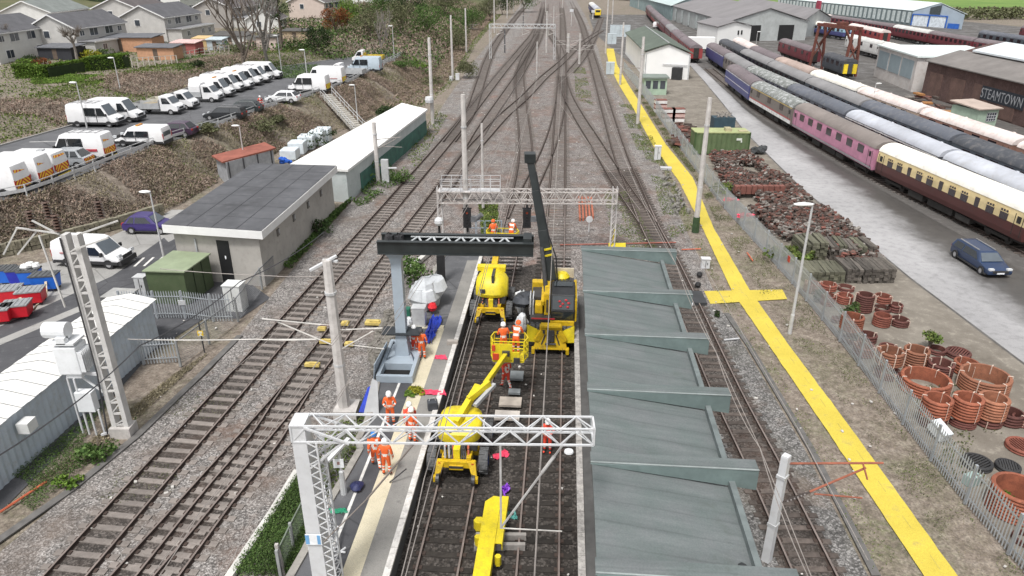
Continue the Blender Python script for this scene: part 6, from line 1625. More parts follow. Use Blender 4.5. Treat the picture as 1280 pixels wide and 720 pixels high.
def gshed(label, px, py, w, d, h, wall, roof, z=ZG, mono=.3, rz=-.1, name='garden_shed'):
 p = P(px, py, z); t = thing(name, label, 'shed', (p.x, p.y+d/2, height(p.x,p.y+d/2)-.1), rz, 'garden sheds')
 mb = MB(); mb.bx(-w/2,w/2,-d/2,d/2,-.6,h); mb.build('wall', wall, t)
 mb = MB(); mb.add([(-w/2-.25,-d/2-.3,h+.02),(w/2+.25,-d/2-.3,h+.02),(w/2+.25,d/2+.3,h+mono),(-w/2-.25,d/2+.3,h+mono),(-w/2-.25,-d/2-.3,h+.14),(w/2+.25,-d/2-.3,h+.14),(w/2+.25,d/2+.3,h+mono+.12),(-w/2-.25,d/2+.3,h+mono+.12)],[(0,3,2,1),(4,5,6,7),(0,1,5,4),(1,2,6,5),(2,3,7,6),(3,0,4,7)]); mb.build('roof', roof, t)
 mb = MB(); mb.bx(-.4,.4,-d/2-.03,-d/2-.0,.1,h-.2); mb.build('door', M('shed_door', (.12,.09,.07), .7, .2), t)
 return t
FR_ = M('flat_roof_slate', (.13,.135,.15), .7, .2, .6);
gshed('long garden building with slate blue flat roof behind the hedge', 152, 66, 12, 5, 2.4, M('timber_orange', (.50,.28,.17), .8, .15, 3.), FR_, rz=.0)
gshed('orange timber summer house with white veranda', 197, 76, 6.5, 3, 2.2, M('timber_orange'), FR_)
gshed('black garden shed with low flat roof by the round bush', 72, 76, 6, 4, 1.9, M('shed_black', (.03,.032,.04), .7, .2), FR_)
gshed('lean to garden room with pale roof in front of the corner house', 35, 68, 7, 3, 2.2, HW_['white'], M('roof_pale', (.33,.33,.35), .7))
gshed('red sided garden shed beside the orange timber one', 232, 68, 4.5, 3, 2., M('timber_red', (.33,.10,.09), .8, .2, 3.), M('roof_pink', (.60,.42,.40), .7))
gshed('amber playhouse behind the picket fence', 252, 62, 2.6, 2.4, 2.0, M('timber_amber', (.55,.40,.20), .8, .15, 3.), M('timber_amber'))
gshed('pale blue playhouse next to the amber one', 270, 63, 3., 2.4, 1.8, M('timber_blue', (.45,.51,.54), .8, .15, 3.), M('timber_blue'))
gshed('white sided conservatory with dark roof near the bare tree', 290, 60, 7, 4, 2.3, HW_['white'], M('roof_dark2', (.09,.085,.08), .8), mono=.5)
gshed('small pale garden store at the foot of the bare tree', 335, 62, 4, 3, 2.2, HW_['pink'], M('roof_dark2'))
gshed('tan timber garden store by the evergreen', 370, 54, 5, 3, 2.2, M('timber_tan', (.46,.36,.24), .8, .2, 3.), M('roof_dark2'))
def picket(label, pts, h, m, n_=9, z=ZG):
 t = thing('garden_fence', label, 'fence')
 for a, b_ in zip(pts, pts[1:]):
  a = P(a[0],a[1],z); b_ = P(b_[0],b_[1],z); mb = MB(); za, zb = height(a.x,a.y), height(b_.x,b_.y)
  a.z, b_.z = za, zb
  for k in range(n_+1): p = a.lerp(b_,k/n_); mb.bx(p.x-.06,p.x+.06,p.y-.06,p.y+.06,p.z-.2,p.z+h)
  for q in (h-.05,h*.5): mb.bar(a+Vector((0,0,q)), b_+Vector((0,0,q)),.05,.08)
  mb.build('fence_panel', m, t)
 return t
TW = M('timber_weathered', (.52,.49,.43), .85, .2, 3.)
picket('pale timber veranda rail below the orange summer house', [(166,85),(222,80)], 1.5, TW, 8)
picket('grey picket fence in front of the amber and blue playhouses', [(226,74),(250,69)], 1.1, TW, 4)
picket('weathered garden fence running past the bare tree', [(250,69),(310,62)], 1.2, TW, 10)
# ================================================================ VEGETATION
L_GREEN = MLEAF('leaf_green', [(.04,.08,.02),(.075,.13,.035),(.12,.185,.055)])
L_BRIGHT = MLEAF('leaf_bright', [(.06,.12,.015),(.11,.19,.03),(.18,.26,.05)])
L_DARK = MLEAF('leaf_dark', [(.014,.03,.010),(.028,.052,.016),(.05,.08,.025)])
L_YEL = MLEAF('leaf_yellow', [(.20,.22,.02),(.33,.33,.03),(.42,.38,.05)])
L_RUST = MLEAF('leaf_rust', [(.14,.04,.015),(.24,.08,.03),(.12,.08,.03)])
L_BROWN = MLEAF('bramble_brown', [(.215,.16,.13),(.275,.21,.17),(.335,.265,.22),(.25,.21,.15),(.30,.205,.17)])
L_TAN = MLEAF('dead_grass', [(.19,.165,.105),(.25,.215,.14),(.31,.275,.19)])
L_GRASS = MLEAF('grass_blades', [(.07,.11,.025),(.11,.16,.035),(.19,.21,.07)])
L_OLIVE = MLEAF('leaf_olive', [(.085,.095,.045),(.125,.135,.065),(.18,.18,.105)])
BARK = M('bark', (.13,.105,.085), .95, .3, 4.); BARKG = M('bark_grey', (.22,.20,.18), .95, .3, 4.)
def limbs(mb, p, d, L, r, depth, spread=.55, up=.15, n=3):
 """recursive tapering limbs"""
 pts = [p]; q = p; dd = d.normalized()
 for k in range(3):
  dd = (dd + Vector((random.gauss(0,.12), random.gauss(0,.12), up*.3))).normalized(); q = q + dd*L/3; pts.append(q)
 mb.path(pts, [r, r*.85, r*.7, r*.5], 5 if r > .05 else 3, 0, False)
 tips = [q]
 if depth > 0:
  for k in range(n):
   t = random.uniform(.45, 1.); s = pts[1].lerp(pts[3], t) if t < .99 else q
   nd = (dd + Vector((random.gauss(0,spread), random.gauss(0,spread), random.gauss(up,spread*.6)))).normalized()
   tips += limbs(mb, s, nd, L*random.uniform(.6,.8), r*.55, depth-1, spread, up, n)
 return tips
def tree(label, x, y, h, w, leaf, kind='broad', z=None, group='trees and bushes on the bank', n=900, size=.35, cat='tree', name='tree', bark=None):
 z = height(x, y)-.1 if z is None else z
 t = thing(name, label, cat, (x, y, z), 0, group)
 mb = MB(); tr = h*(.30 if kind == 'broad' else .22)
 tips = limbs(mb, Vector((0,0,-.3)), Vector((0,0,1)), tr+.3, max(.07, h*.022), 0)
 for k in range(6):
  a = k*1.05+random.random(); limbs(mb, Vector((0,0,tr*random.uniform(.7,1))), Vector((math.cos(a)*.7, math.sin(a)*.7, 1)), h*.35, h*.012, 1, .5, .2, 2)
 mb.build('trunk', bark or BARK, t)
 mb = MB()
 cl = []
 for k in range(int(9+w*2.2)):
  a = random.uniform(0, 2*PI); u = random.uniform(-.85, 1); rr = math.sqrt(max(0, 1-u*u))*random.uniform(.45, 1)
  cl.append((Vector((math.cos(a)*rr*w/2, math.sin(a)*rr*w/2, tr*.9+(h-tr)*(.45+u*.42))), random.uniform(.16,.30)*w))
 for k in range(n):
  c, r = random.choice(cl); v = Vector((random.gauss(0,1),random.gauss(0,1),random.gauss(0,1))).normalized()*r*random.uniform(.35,1.)**.5
  mb.leaf((c.x+v.x, c.y+v.y, max(.1,c.z+v.z*.8)), size)
 mb.build('crown', leaf, t)
 return t
def bush(label, x, y, h, w, leaf, n=320, size=.2, z=None, name='shrub', group='shrubs', cat='shrub', d=None):
 z = height(x, y)-.08 if z is None else z
 t = thing(name, label, cat, (x, y, z), 0, group); mb = MB()
 for k in range(7): a = k*.9; mb.path([(0,0,-.2),(math.cos(a)*w*.15,math.sin(a)*w*.15,h*.4),(math.cos(a)*w*.3,math.sin(a)*w*.3,h*.75)],[.035,.025,.01],4)
 mb.build('stem', BARK, t); mb = MB(); d = d or w
 cl = [(Vector((random.uniform(-.33,.33)*w, random.uniform(-.33,.33)*d, h*random.uniform(.2,.72))), random.uniform(.2,.36)) for _ in range(9)]
 for k in range(n):
  c, r = random.choice(cl); v = Vector((random.gauss(0,1)*w,random.gauss(0,1)*d,abs(random.gauss(0,1))*h*.9)).normalized(); v = Vector((v.x*w*r, v.y*d*r, v.z*h*r*1.1))*random.uniform(.5,1)
  mb.leaf((c.x+v.x, c.y+v.y, max(.03,c.z+v.z-.1*h)), size)
 mb.build('foliage', leaf, t); return t
def bare(label, x, y, h, z=None, depth=4, bark=None, spread=.5, lean=0):
 z = height(x, y)-.1 if z is None else z
 t = thing('bare_tree', label, 'tree', (x, y, z), 0, 'trees and bushes on the bank')
 mb = MB(); limbs(mb, Vector((0,0,-.3)), Vector((lean,0,1)), h*.34, h*.022, 0, .2)
 o = mb.build('trunk', bark or BARKG, t)
 mb = MB()
 for k in range(6):
  a = k*1.05+random.random()*.5
  limbs(mb, Vector((lean*h*.3,0,h*(.16+.03*k))), Vector((math.cos(a)*.6+lean, math.sin(a)*.6, 1.2)), h*.33, h*.013, depth-1, spread, .3, 3)
 mb.build('branches', bark or BARKG, t)
def gx(px, py, z): p = P(px, py, z); return p.x, p.y
random.seed(21)
for (px, py, z, h, w, lf, lb) in ((520,362,.4,2.4,2.9,L_GREEN,'round green bush by the platform ramp, behind the blue grey column'),(502,232,0,2.0,2.2,L_GREEN,'small dark bush between shed and outer line'),(446,231,0,2.6,3.2,L_BRIGHT,'bright green bush at the end of the long white shed'),
  (427,240,0,3.0,2.6,L_DARK,'dark ivy bush against the grey building end wall'),(396,298,0,1.9,1.8,L_DARK,'dark pointed bush against the long wall of the grey building'),(426,232,0,1.5,1.3,L_DARK,'low bush squeezed between grey building and white shed'),
  (117,578,0,1.0,1.4,L_GREEN,'green weed clump at the foot of the transformer mast'),(83,612,0,.6,.9,L_BRIGHT,'small bright weed on the ballast edge below the corrugated shed'),
  (480,150,1.5,2.2,2.6,L_DARK,'dark bush at the foot of the concrete stairs'),(1064,402,0,1.2,1.1,L_GREEN,'leafy weed between the pipe coils'),(1023,380,0,1.1,.9,L_DARK,'dark weed by the fence among the small pipe coils'),
  (990,330,0,1.3,3.6,L_GRASS,'wide green weed patch between fence and timber stacks'),(905,243,0,1.3,2.,L_GRASS,'green weeds by the fence at the head of the scrap heap'),(1253,636,.2,.7,.8,L_BRIGHT,'bright seedling growing inside the large rusty coil'),(1167,434,.4,1.0,1.2,L_GRASS,'pale green weed growing from a pipe coil'),
  (897,397,0,.5,.4,L_DARK,'small weed tuft on the ballast by the rubber crossing'),(520,493,ZPL,.4,.7,L_YEL,'yellowish weed on the platform edge next to the pink cloth'),(512,497,ZPL,.3,.5,L_BRIGHT,'small green weed on the tarmac by the column base')):
 x, y = gx(px, py, z); bush(lb, x, y+w*.3, h, w, lf, int(160+w*110), .12+.05*w, z=z)
for (px, py, zz, h, w, lf, lb) in ((392,172,1.2,2.6,5.2,L_DARK,'large dark green bush on the slope left of the stairs'),(330,170,1.5,1.8,3.8,L_OLIVE,'olive green bush under the white saloon car'),(345,163,1.5,1.5,2.4,L_OLIVE,'small olive bush on the slope below the railing'),(268,190,1.2,1.3,2.6,L_OLIVE,'dusty shrub above the red roofed shed'),(505,86,2.6,2.4,4.5,L_GREEN,'green shrub on the bank beyond the far street lamp'),(520,76,3,2.6,5,L_BRIGHT,'bright green shrub mass above the second concrete mast'),(540,96,1.5,2.2,4.5,L_OLIVE,'scrubby brown bush behind the drum carrying mast')):
 x, y = gx(px, py, zz); bush(lb.replace('left of', 'next to'), x, y, h, w, lf, 700, .26)
T = [(333,70,10,8,'bare'),(305,78,10,7,'bare2'),(352,60,12,7,'pine'),(398,60,6,5,L_DARK,'dark evergreen tree with rusty patches behind the car park'),(420,45,7,6,L_RUST,'reddish brown bushy tree by the pink house'),
     (435,38,7,7,L_BRIGHT,'fresh green tree above the pale blue van'),(462,48,7,7,L_OLIVE,'olive thicket tree behind the white lorry cab'),(500,42,8,8,L_OLIVE,'brownish tree with pale stems behind the far street lamp'),
     (512,24,9,9,L_DARK,'big dark green tree crowning the wooded bank'),(535,36,8,8,L_GREEN,'green tree beside the big dark one'),(478,20,8,8,L_GREEN,'mid green tree in front of the hilltop house'),(555,12,8,9,L_OLIVE,'brown green tree at the top edge of the wood'),
     (572,30,6,6,L_OLIVE,'low olive tree above the black footed mast'),(590,12,7,8,L_GREEN,'green tree near the bend of the branch line'),(612,4,8,9,L_OLIVE,'olive tree on the far end of the bank'),(545,4,9,10,L_GREEN,'leafy tree at the top edge past the dark crown'),
     (490,8,9,9,L_OLIVE,'dull olive tree on the skyline between houses'),(655,-4,10,12,L_GREEN,'far leafy tree where the tracks vanish'),(628,-2,10,12,L_DARK,'far dark tree beside the vanishing branch line'),(585,60,3.5,4,L_OLIVE,'small olive scrub tree above the concrete mast'),
     (195,14,7,9,L_OLIVE,'olive tree between the two rows of houses'),(150,8,6,8,L_DARK,'dark tree uphill behind the houses'),(178,4,7,9,L_GREEN,'leafy tree at the top edge above the houses'),(130,4,5,10,L_DARK,'dark hedge tree on the hill behind the brown roof')]
for q in T:
 z0 = 5.5
 x, y = gx(q[0], q[1], z0 if q[1] > 30 else 6.5)
 if q[4] == 'bare': bare('tall bare grey tree in front of the taupe house', x, y, 17, depth=4)
 elif q[4] == 'bare2': bare('smaller bare brown tree beside the tall bare one', x, y, 15, depth=4, bark=BARK)
 elif q[4] == 'pine':
  t = thing('pine_tree', 'dark spreading pine behind the parked vans', 'tree', (x, y, height(x,y)-.1), 0, 'trees and bushes on the bank')
  mb = MB(); mb.path([(0,0,-.3),(.2,0,4),(.1,.2,8),(.3,.1,12)],[.3,.24,.16,.05],7)
  for k in range(12): a = k*2.4; zz = 5+k*.55; mb.path([(.15,0,zz),(math.cos(a)*2.6,math.sin(a)*2.6,zz+.5)],[.07,.02],4)
  mb.build('trunk', BARK, t); mb = MB()
  for k in range(15):
   a = k*2.4; zz = 5.3+k*.5; rr = 3.4-.12*k
   for j in range(110): s = random.random()**.6; mb.leaf((math.cos(a)*rr*s+random.gauss(0,.55), math.sin(a)*rr*s+random.gauss(0,.55), zz+s*.4+random.gauss(0,.22)), .3, 0, .5)
  mb.build('crown', L_DARK, t)
 else:
  tree(q[5], x, y, q[2], q[3], q[4], 'broad', n=int(900+q[3]*120), size=.2+q[3]*.02)
bare('silvery bare birch on the brambly bank behind the white lorry', *gx(475,52,6), 8, depth=3)
bare('pale stemmed birch next to the far street lamp', *gx(483,47,6), 8, depth=3)
def hedge(label, pts, h, w, leaf, n):
 t = thing('hedge', label, 'hedge', group='garden hedges'); mb = MB()
 q = [P(a, b_, ZG) for a, b_ in pts]
 for k in range(n):
  i = random.randrange(len(q)-1); p = q[i].lerp(q[i+1], random.random()); zz = height(p.x, p.y)
  u = random.uniform(-1,1); v = random.uniform(0,1)
  if random.random() < .45: v = 1
  elif abs(u) < .8: u = math.copysign(random.uniform(.8,1), u)
  mb.leaf((p.x+random.gauss(0,.05), p.y+u*w/2, zz+v*h+random.gauss(0,.05)), .26)
 o = mb.build('foliage', leaf, t)
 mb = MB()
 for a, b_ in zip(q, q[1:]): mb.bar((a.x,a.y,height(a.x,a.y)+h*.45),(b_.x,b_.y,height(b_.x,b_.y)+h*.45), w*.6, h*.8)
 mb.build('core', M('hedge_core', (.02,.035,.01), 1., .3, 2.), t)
hedge('long clipped hedge, yellow green on top, in front of the grey houses', [(22,98),(60,97),(112,89)], 1.7, 1.6, L_BRIGHT, 6500)
hedge('darker clipped hedge joining the veranda fence', [(112,89),(160,84)], 2.0, 2.6, L_BRIGHT, 6000)
hedge('bright green hedge far up the hill behind the roofs', [(95,14),(150,20),(155,17)], 2., 3., L_BRIGHT, 1200)
for (px, py, h, w, lf, lb) in ((53,67,3.2,5.5,L_OLIVE,'dome shaped clipped bush beside the corner house'),(30,84,1.8,4,L_BRIGHT,'light green bush beside the clipped hedge'),(50,82,1.5,2.5,L_RUST,'reddish shrub behind the clipped hedge'),(38,80,1.7,3,L_DARK,'dark round shrub behind the clipped hedge'),(110,74,2.0,4.5,L_YEL,'yellow flowering shrub behind the hedge'),(128,72,1.7,3,L_GREEN,'green shrub next to the yellow flowering one'),(150,12,3.,6,L_YEL,'yellow shrub uphill above the roofs'),(213,64,2.5,2.5,L_DARK,'dark pointed shrub by the red garden shed'),(300,66,1.8,3.5,L_OLIVE,'olive shrub along the weathered garden fence'),(247,82,1.4,2.,L_DARK,'dark small bush on the grass below the playhouses')):
 x, y = gx(px, py, ZG); bush(lb, x, y, h, w, lf, int(200+w*90), .16+.03*w, group='garden shrubs')
for px, lb in ((8,'knotty pollarded tree at the corner of the houses'),(97,'pollarded street tree with knobbly head behind the hedge')):
 x, y = gx(px, 78, ZG); t = thing('pollard_tree', lb, 'tree', (x, y, height(x,y)-.1), 0, 'pollarded trees'); mb = MB()
 mb.path([(0,0,-.2),(.1,0,2),(0,0,4.)],[.28,.2,.16],7);
 for k in range(5): a = k*1.26; mb.path([(0,0,3),(math.cos(a)*.9,math.sin(a)*.9,4.3)],[.13,.1],5); mb.ball((math.cos(a),math.sin(a),4.4),.35,6,0,.2)
 mb.build('trunk', BARKG, t); mb = MB()
 for k in range(220): a = random.random()*6.28; mb.path([(math.cos(a)*.9,math.sin(a)*.9,4.3),(math.cos(a)*1.5+random.gauss(0,.3),math.sin(a)*1.5+random.gauss(0,.3),5+random.random()*.9)],[.02,.008],3,0,False)
 mb.build('twigs', BARK, t)
def scatter(name, n, fn, leaf, size, flat=.0, kind='stuff', lift=.25, thin=1.):
 mb = MB()
 for k in range(n):
  r = fn()
  if r is None: continue
  x, y, s = r; mb.leaf((x, y, height(x, y)-.02+random.random()*lift*s), size*s*random.uniform(.6,1.3), 0, flat, thin)
 o = mb.build(name, leaf); o['kind'] = kind; return o
def on_bank(y0, y1, lo=.02, hi=.98):
 def f():
  y = random.uniform(y0, y1); a, b_ = xfoot(y), xedge(y); t = random.uniform(lo, hi); return (a+(b_-a)*t, y, 1)
 return f
def noisy(f, sc, th, sign=1):
 def g():
  r = f()
  if r is None: return None
  v = mnoise.noise(Vector((r[0]*sc, r[1]*sc, 9)))
  return r if v*sign > th else None
 return g
scatter('bramble_undergrowth', 60000, noisy(on_bank(44, 146), .16, -.18), L_BROWN, .46, .5, lift=.4, thin=.2)
scatter('dry_bank_grass', 30000, noisy(on_bank(44, 146), .3, -.15, -1), L_TAN, .4, .5, lift=.4, thin=.2)
scatter('bank_weeds', 12000, noisy(on_bank(62, 150), .12, .08), L_GRASS, .2, 0, lift=.35, thin=.5)
def back_bank():
 y = random.uniform(60, 150); b_ = xback(y); return (b_-random.uniform(.5, 12), y, 1.1)
scatter('upper_bank_brambles', 32000, noisy(back_bank, .09, .0, -1), L_BROWN, .5, .5, lift=.4, thin=.22)
scatter('upper_bank_grass', 22000, noisy(back_bank, .09, -.12), L_GRASS, .3, .2, lift=.25, thin=.5)
def wood():
 y = random.uniform(140, 330); return (xfoot(y)-random.uniform(.5, 40)**1., y, 1.5)
scatter('wood_undergrowth', 26000, wood, L_GREEN, .45, .4, lift=.9, thin=.6)
scatter('wood_brambles', 26000, noisy(wood, .06, -.1), L_BROWN, .7, .4, lift=1.1, thin=.25)
def garden(): y = random.uniform(90, 200); return (xback(min(y,150))-random.uniform(9, 40), y, 1.)
scatter('garden_turf', 16000, garden, L_GRASS, .4, .7, lift=.12, thin=.6)
def lawn(): p = P(random.uniform(40,130), random.uniform(97,108), ZG-.4); return (p.x, p.y, 1.)
scatter('lawn_grass', 9000, lawn, L_BRIGHT, .3, .7, lift=.12, thin=.5)
def lawn2(): p = P(random.uniform(220,400), random.uniform(74,90), ZG-.5); return (p.x, p.y, 1.)
scatter('lawn_grass', 12000, lawn2, L_GREEN, .3, .6, lift=.2, thin=.5)
scatter('bank_foot_brambles', 16000, lambda: (lambda y: (xfoot(y)+random.uniform(-1.5,4.2-.006*y), y, 1.2))(random.uniform(112, 330)), L_BROWN, .5, 0, lift=.4, thin=.25)
scatter('bank_foot_grass', 9000, lambda: (lambda y: (xfoot(y)+random.uniform(-1.5,4.5), y, 1.2))(random.uniform(106, 330)), L_GRASS, .35, 0, lift=.25, thin=.4)
def strip_px(quad, z=0.):
 q = [P(a, b_, z) for a, b_ in quad]
 def f():
  u, v = random.random(), random.random(); p = q[0].lerp(q[1], u).lerp(q[3].lerp(q[2], u), v); return (p.x, p.y, 1)
 return f
def between(l, r, y0, y1, t0=.0, t1=1., m0=.15, m1=.15):
 l = [(p[0],p[1]) for p in l]; r = [(p[0],p[1]) for p in r]
 def f():
  y = y0+(y1-y0)*random.random()**1.3; a, b_ = at(l, y)+m0, at(r, y)-m1; return (a+(b_-a)*random.uniform(t0,t1), y, .8+y*.006)
 return f
scatter('trackside_weeds', 5200, noisy(between(ccR, YW, 12, 100, .0, .75), .7, -.05), L_GRASS, .09, .2, lift=.12, thin=.5)
scatter('fence_foot_dead_grass', 9000, between(YE, FEN, 14, 130, .1, 1.), L_TAN, .1, .4, lift=.1, thin=.2)
scatter('fence_foot_grass', 17000, noisy(between(YE, FEN, 14, 130, .12, 1.), .5, -.08), L_OLIVE, .11, .2, lift=.16, thin=.4)
scatter('fence_foot_turf', 16000, noisy(between(YE, FEN, 14, 130, .2, 1.), .5, .1), L_GRASS, .09, .2, lift=.16, thin=.4)
scatter('throat_grass', 4500, noisy(strip_px([(755,240),(785,240),(822,310),(768,318)]), .5, -.2), L_GRASS, .13, .3, lift=.12, thin=.5)
scatter('throat_grass', 6000, noisy(strip_px([(798,170),(815,170),(868,285),(838,300)]), .3, -.1), L_GRASS, .15, .3, lift=.12, thin=.5)
scatter('throat_grass', 3500, noisy(strip_px([(770,120),(785,120),(815,190),(797,190)]), .25, -.1), L_GRASS, .2, .3, lift=.1, thin=.5)
scatter('throat_weeds', 5000, noisy(strip_px([(560,215),(660,120),(800,150),(700,300)]), .22, .22), L_OLIVE, .14, .4, lift=.08, thin=.5)
scatter('outer_line_weeds', 4000, noisy(strip_px([(60,700),(250,460),(330,470),(150,700)]), .35, .25), L_OLIVE, .09, .3, lift=.08, thin=.5)
scatter('throat_grass', 3500, noisy(strip_px([(717,82),(731,85),(742,132),(720,124)]), .25, -.15), L_GRASS, .2, .3, lift=.1, thin=.5)
scatter('throat_grass', 3000, strip_px([(598,255),(622,255),(626,312),(604,312)]), L_GRASS, .2, .2, lift=.2)
scatter('throat_grass', 500, noisy(strip_px([(560,300),(600,300),(600,325),(560,325)]), .4, -.2), L_GRASS, .2, .2, lift=.2)
scatter('shed_foot_grass', 9000, noisy(strip_px([(0,608),(140,500),(172,528),(40,640)]), .5, -.12), L_GREEN, .1, .1, lift=.3, thin=.45)
scatter('shed_foot_dead_grass', 3000, strip_px([(0,640),(215,470),(262,440),(120,570)]), L_TAN, .10, .2, lift=.1)
scatter('wall_foot_grass', 4500, strip_px([(345,330),(425,262),(440,250),(362,338)]), L_GREEN, .17, .1, lift=.4)
scatter('cess_grass', 3500, noisy(strip_px([(425,235),(470,190),(505,225),(450,262)]), .5, -.1), L_GREEN, .2, .1, lift=.4)
scatter('cess_grass', 900, strip_px([(508,195),(545,140),(560,145),(520,215)]), L_GRASS, .2, .1, lift=.3)
def bank_green():
 p = strip_px([(292,722),(372,600),(404,640),(372,722)])(); return p
scatter('green_bank', 16000, bank_green, L_GREEN, .14, .0, lift=.5, thin=.3)
scatter('green_bank_moss', 1500, strip_px([(395,560),(455,500),(462,535),(410,625)]), L_GRASS, .12, .0, lift=.3)
scatter('compound_weeds', 1200, noisy(strip_px([(1130,470),(1200,440),(1290,620),(1180,600)]), .4, -.05), L_OLIVE, .14, .2, lift=.14)
# ================================================================ PALISADE FENCE
pf = thing('palisade_fence', 'long grey palisade fence between the yellow walkway verge and the scrap compound', 'fence')
y = 12.
while y < 150:
 st_ = 2.75 if y < 90 else 5.5
 a = (at(FEN, y), y); b_ = (at(FEN, y+st_), y+st_)
 palisade((a[0],a[1],0), (b_[0],b_[1],0), 1.95, pf, pitch=.16 if y < 60 else .3, post=True)
 y += st_
p = P(983,347,0); mb = MB(); mb.box((p.x-.05,p.y,1.4),(.05,.35,.4)); tag(mb.build('fence_notice', M('plate_red')), 'small red notice fixed to the palisade fence', 'notice')
for px, py, lb in ((913,249,'pink plastic sheet draped on scrap next to the red barrier rows'),(931,268,'pink plastic sheet caught behind the palisade fence')):
 p = P(px, py, .8); mb = MB()
 for k in range(5): mb.ball((p.x+random.uniform(-.5,.5), p.y+random.uniform(-.3,.3), p.z+random.uniform(-.15,.1)),(.38,.3,.06),7,0,.3)
 tag(mb.build('plastic_sheet', M('plastic_pink', (.75,.06,.12), .5, .2, 2.)), lb, 'sheet')
# ================================================================ RUSTY PIPE COILS
def coilm(n, c): return M(n, c, .75, .3, 1.6, dirt=(c[0]*.45, c[1]*.45, c[2]*.5), dirtamt=.7, rnd=.3, fine=.2)
CO = {'o': coilm('coil_orange', (.31,.10,.055)), 'r': coilm('coil_red', (.235,.075,.05)), 'd': coilm('coil_maroon', (.14,.05,.04)), 'k': coilm('coil_black', (.05,.05,.052)), 't': coilm('coil_tan', (.34,.14,.08))}
STRAP = M('strap_pale', (.62,.48,.40), .7, .15)
def coil(px, ytop, rpx, yb, kind, label, straps=3, z0=0., h=None, slats=False):
 """stack of ribbed rings bound by straps; ytop = rim centre, yb = front foot, in picture pixels"""
 p = P(px, yb, z0); t_ = (p.y*cT+(CH-z0)*sT); r = rpx/F*t_
 cy = p.y+r
 h = h or max(.25, Zat(cy, ytop)-z0)
 t = thing('pipe_coil', label, 'pipe coil', (Xat(cy, z0+h*.5, px), cy, z0), random.uniform(0,6), 'rusty pipe coils in the compound')
 n = max(2, int(round(h/.15))); d = h/n
 mb = MB(); prof = []
 w = min(.16, r*.2)
 for k in range(n):
  for q in range(5):
   a = -PI/2+PI*q/4; prof.append((r-d*.42+math.cos(a)*d*.5, d*(k+.5)+math.sin(a)*d*.48))
 inner = [(r-w, h-.01), (r-w*1.05, .0)]
 mb.lathe(prof+inner, 30); mb.build('rings', CO[kind], t, smooth=True)
 for k in range(straps):
  a = 2*PI*k/straps+.5; ca, sa = math.cos(a), math.sin(a); mb = MB()
  q = [(r+.03,.02),(r+.045,h*.5),(r+.03,h+.02),(r-w-.02,h+.02),(r-w-.03,h*.5)]
  q3_ = [Vector((ca*a_, sa*a_, z)) for a_, z in q]
  for u, v in zip(q3_, q3_[1:]): mb.bar(u, v, .05, .018)
  mb.build('strap', STRAP, t)
 if slats:
  mb = MB()
  for k in range(-4,5): L = math.sqrt(max(.01,(r-w)**2-(k*r/5)**2)); mb.bar((k*r/5,-L,h*.8),(k*r/5,L,h*.8),.07,.05)
  mb.build('slats', CO[kind], t)
 return t
z1 = lambda x, y: (1000+x/3.79, 330+y/3.79)
z2 = lambda x, y: (1080+x/5.145, 420+y/5.145)
CL = [(57,88,38,145,'r','small red pipe coil first in the row by the timber stacks',3),(134,92,38,137,'r','small red pipe coil second from the fence by the timber stacks',3),(217,110,38,138,'d','low dark pipe coil at the end of the first row',2),
 (133,145,33,205,'r','small red coil in the second row right by the fence',3),(210,145,38,197,'r','small red coil in the second row next to the leafy weed',3),(305,142,40,238,'d','tall dark red coil with a pale tie behind the leafy weed',2),
 (390,205,38,238,'d','lower coil of the stacked pair at the back corner',2),(452,188,32,237,'d','narrow dark coil beside the stacked back pair',3),(173,253,25,285,'d','little dark coil half hidden behind the tall banded stack',0),
 (388,240,40,307,'r','plain red coil standing alone in front of the back pair',0),(472,258,42,307,'d','brown coil with pale strap at the open side of the compound',3),(320,330,42,386,'d','low brown coil on the ground below the tall banded stack',2),
 (303,385,48,452,'r','squat red coil between fence and white tied stack',2),(417,388,42,440,'d','dark coil hidden behind the white tied stack',2),
 (545,402,57,520,'t','tall tan coil behind the big orange ring',4),(663,465,58,560,'d','coil with pale straps between the two big rings',5),(648,398,42,440,'d','dark coil used as a planter for a pale weed',0),
 (785,462,55,540,'o','orange coil tucked behind the larger big ring',2),(592,535,112,655,'o','big orange ring holding weeds, nearest the fence',5),(872,520,112,650,'t','big orange ring with pale straps at the roadside',6),
 (240,350,46,385,'d','dark bottom coil under the tall banded stack',3),(415,500,56,560,'d','dark bottom coil under the white tied stack',6)]
for x, yt, r, yb, k, lb, s in CL:
 a = z1(x, yt); b_ = z1(x, yb); coil(a[0], a[1], r/3.79, b_[1], k, lb, s)
def on(px, yb, rpx, zz, kind, label, h, s): return coil(px, 0, rpx, yb, kind, label, s, zz, h)
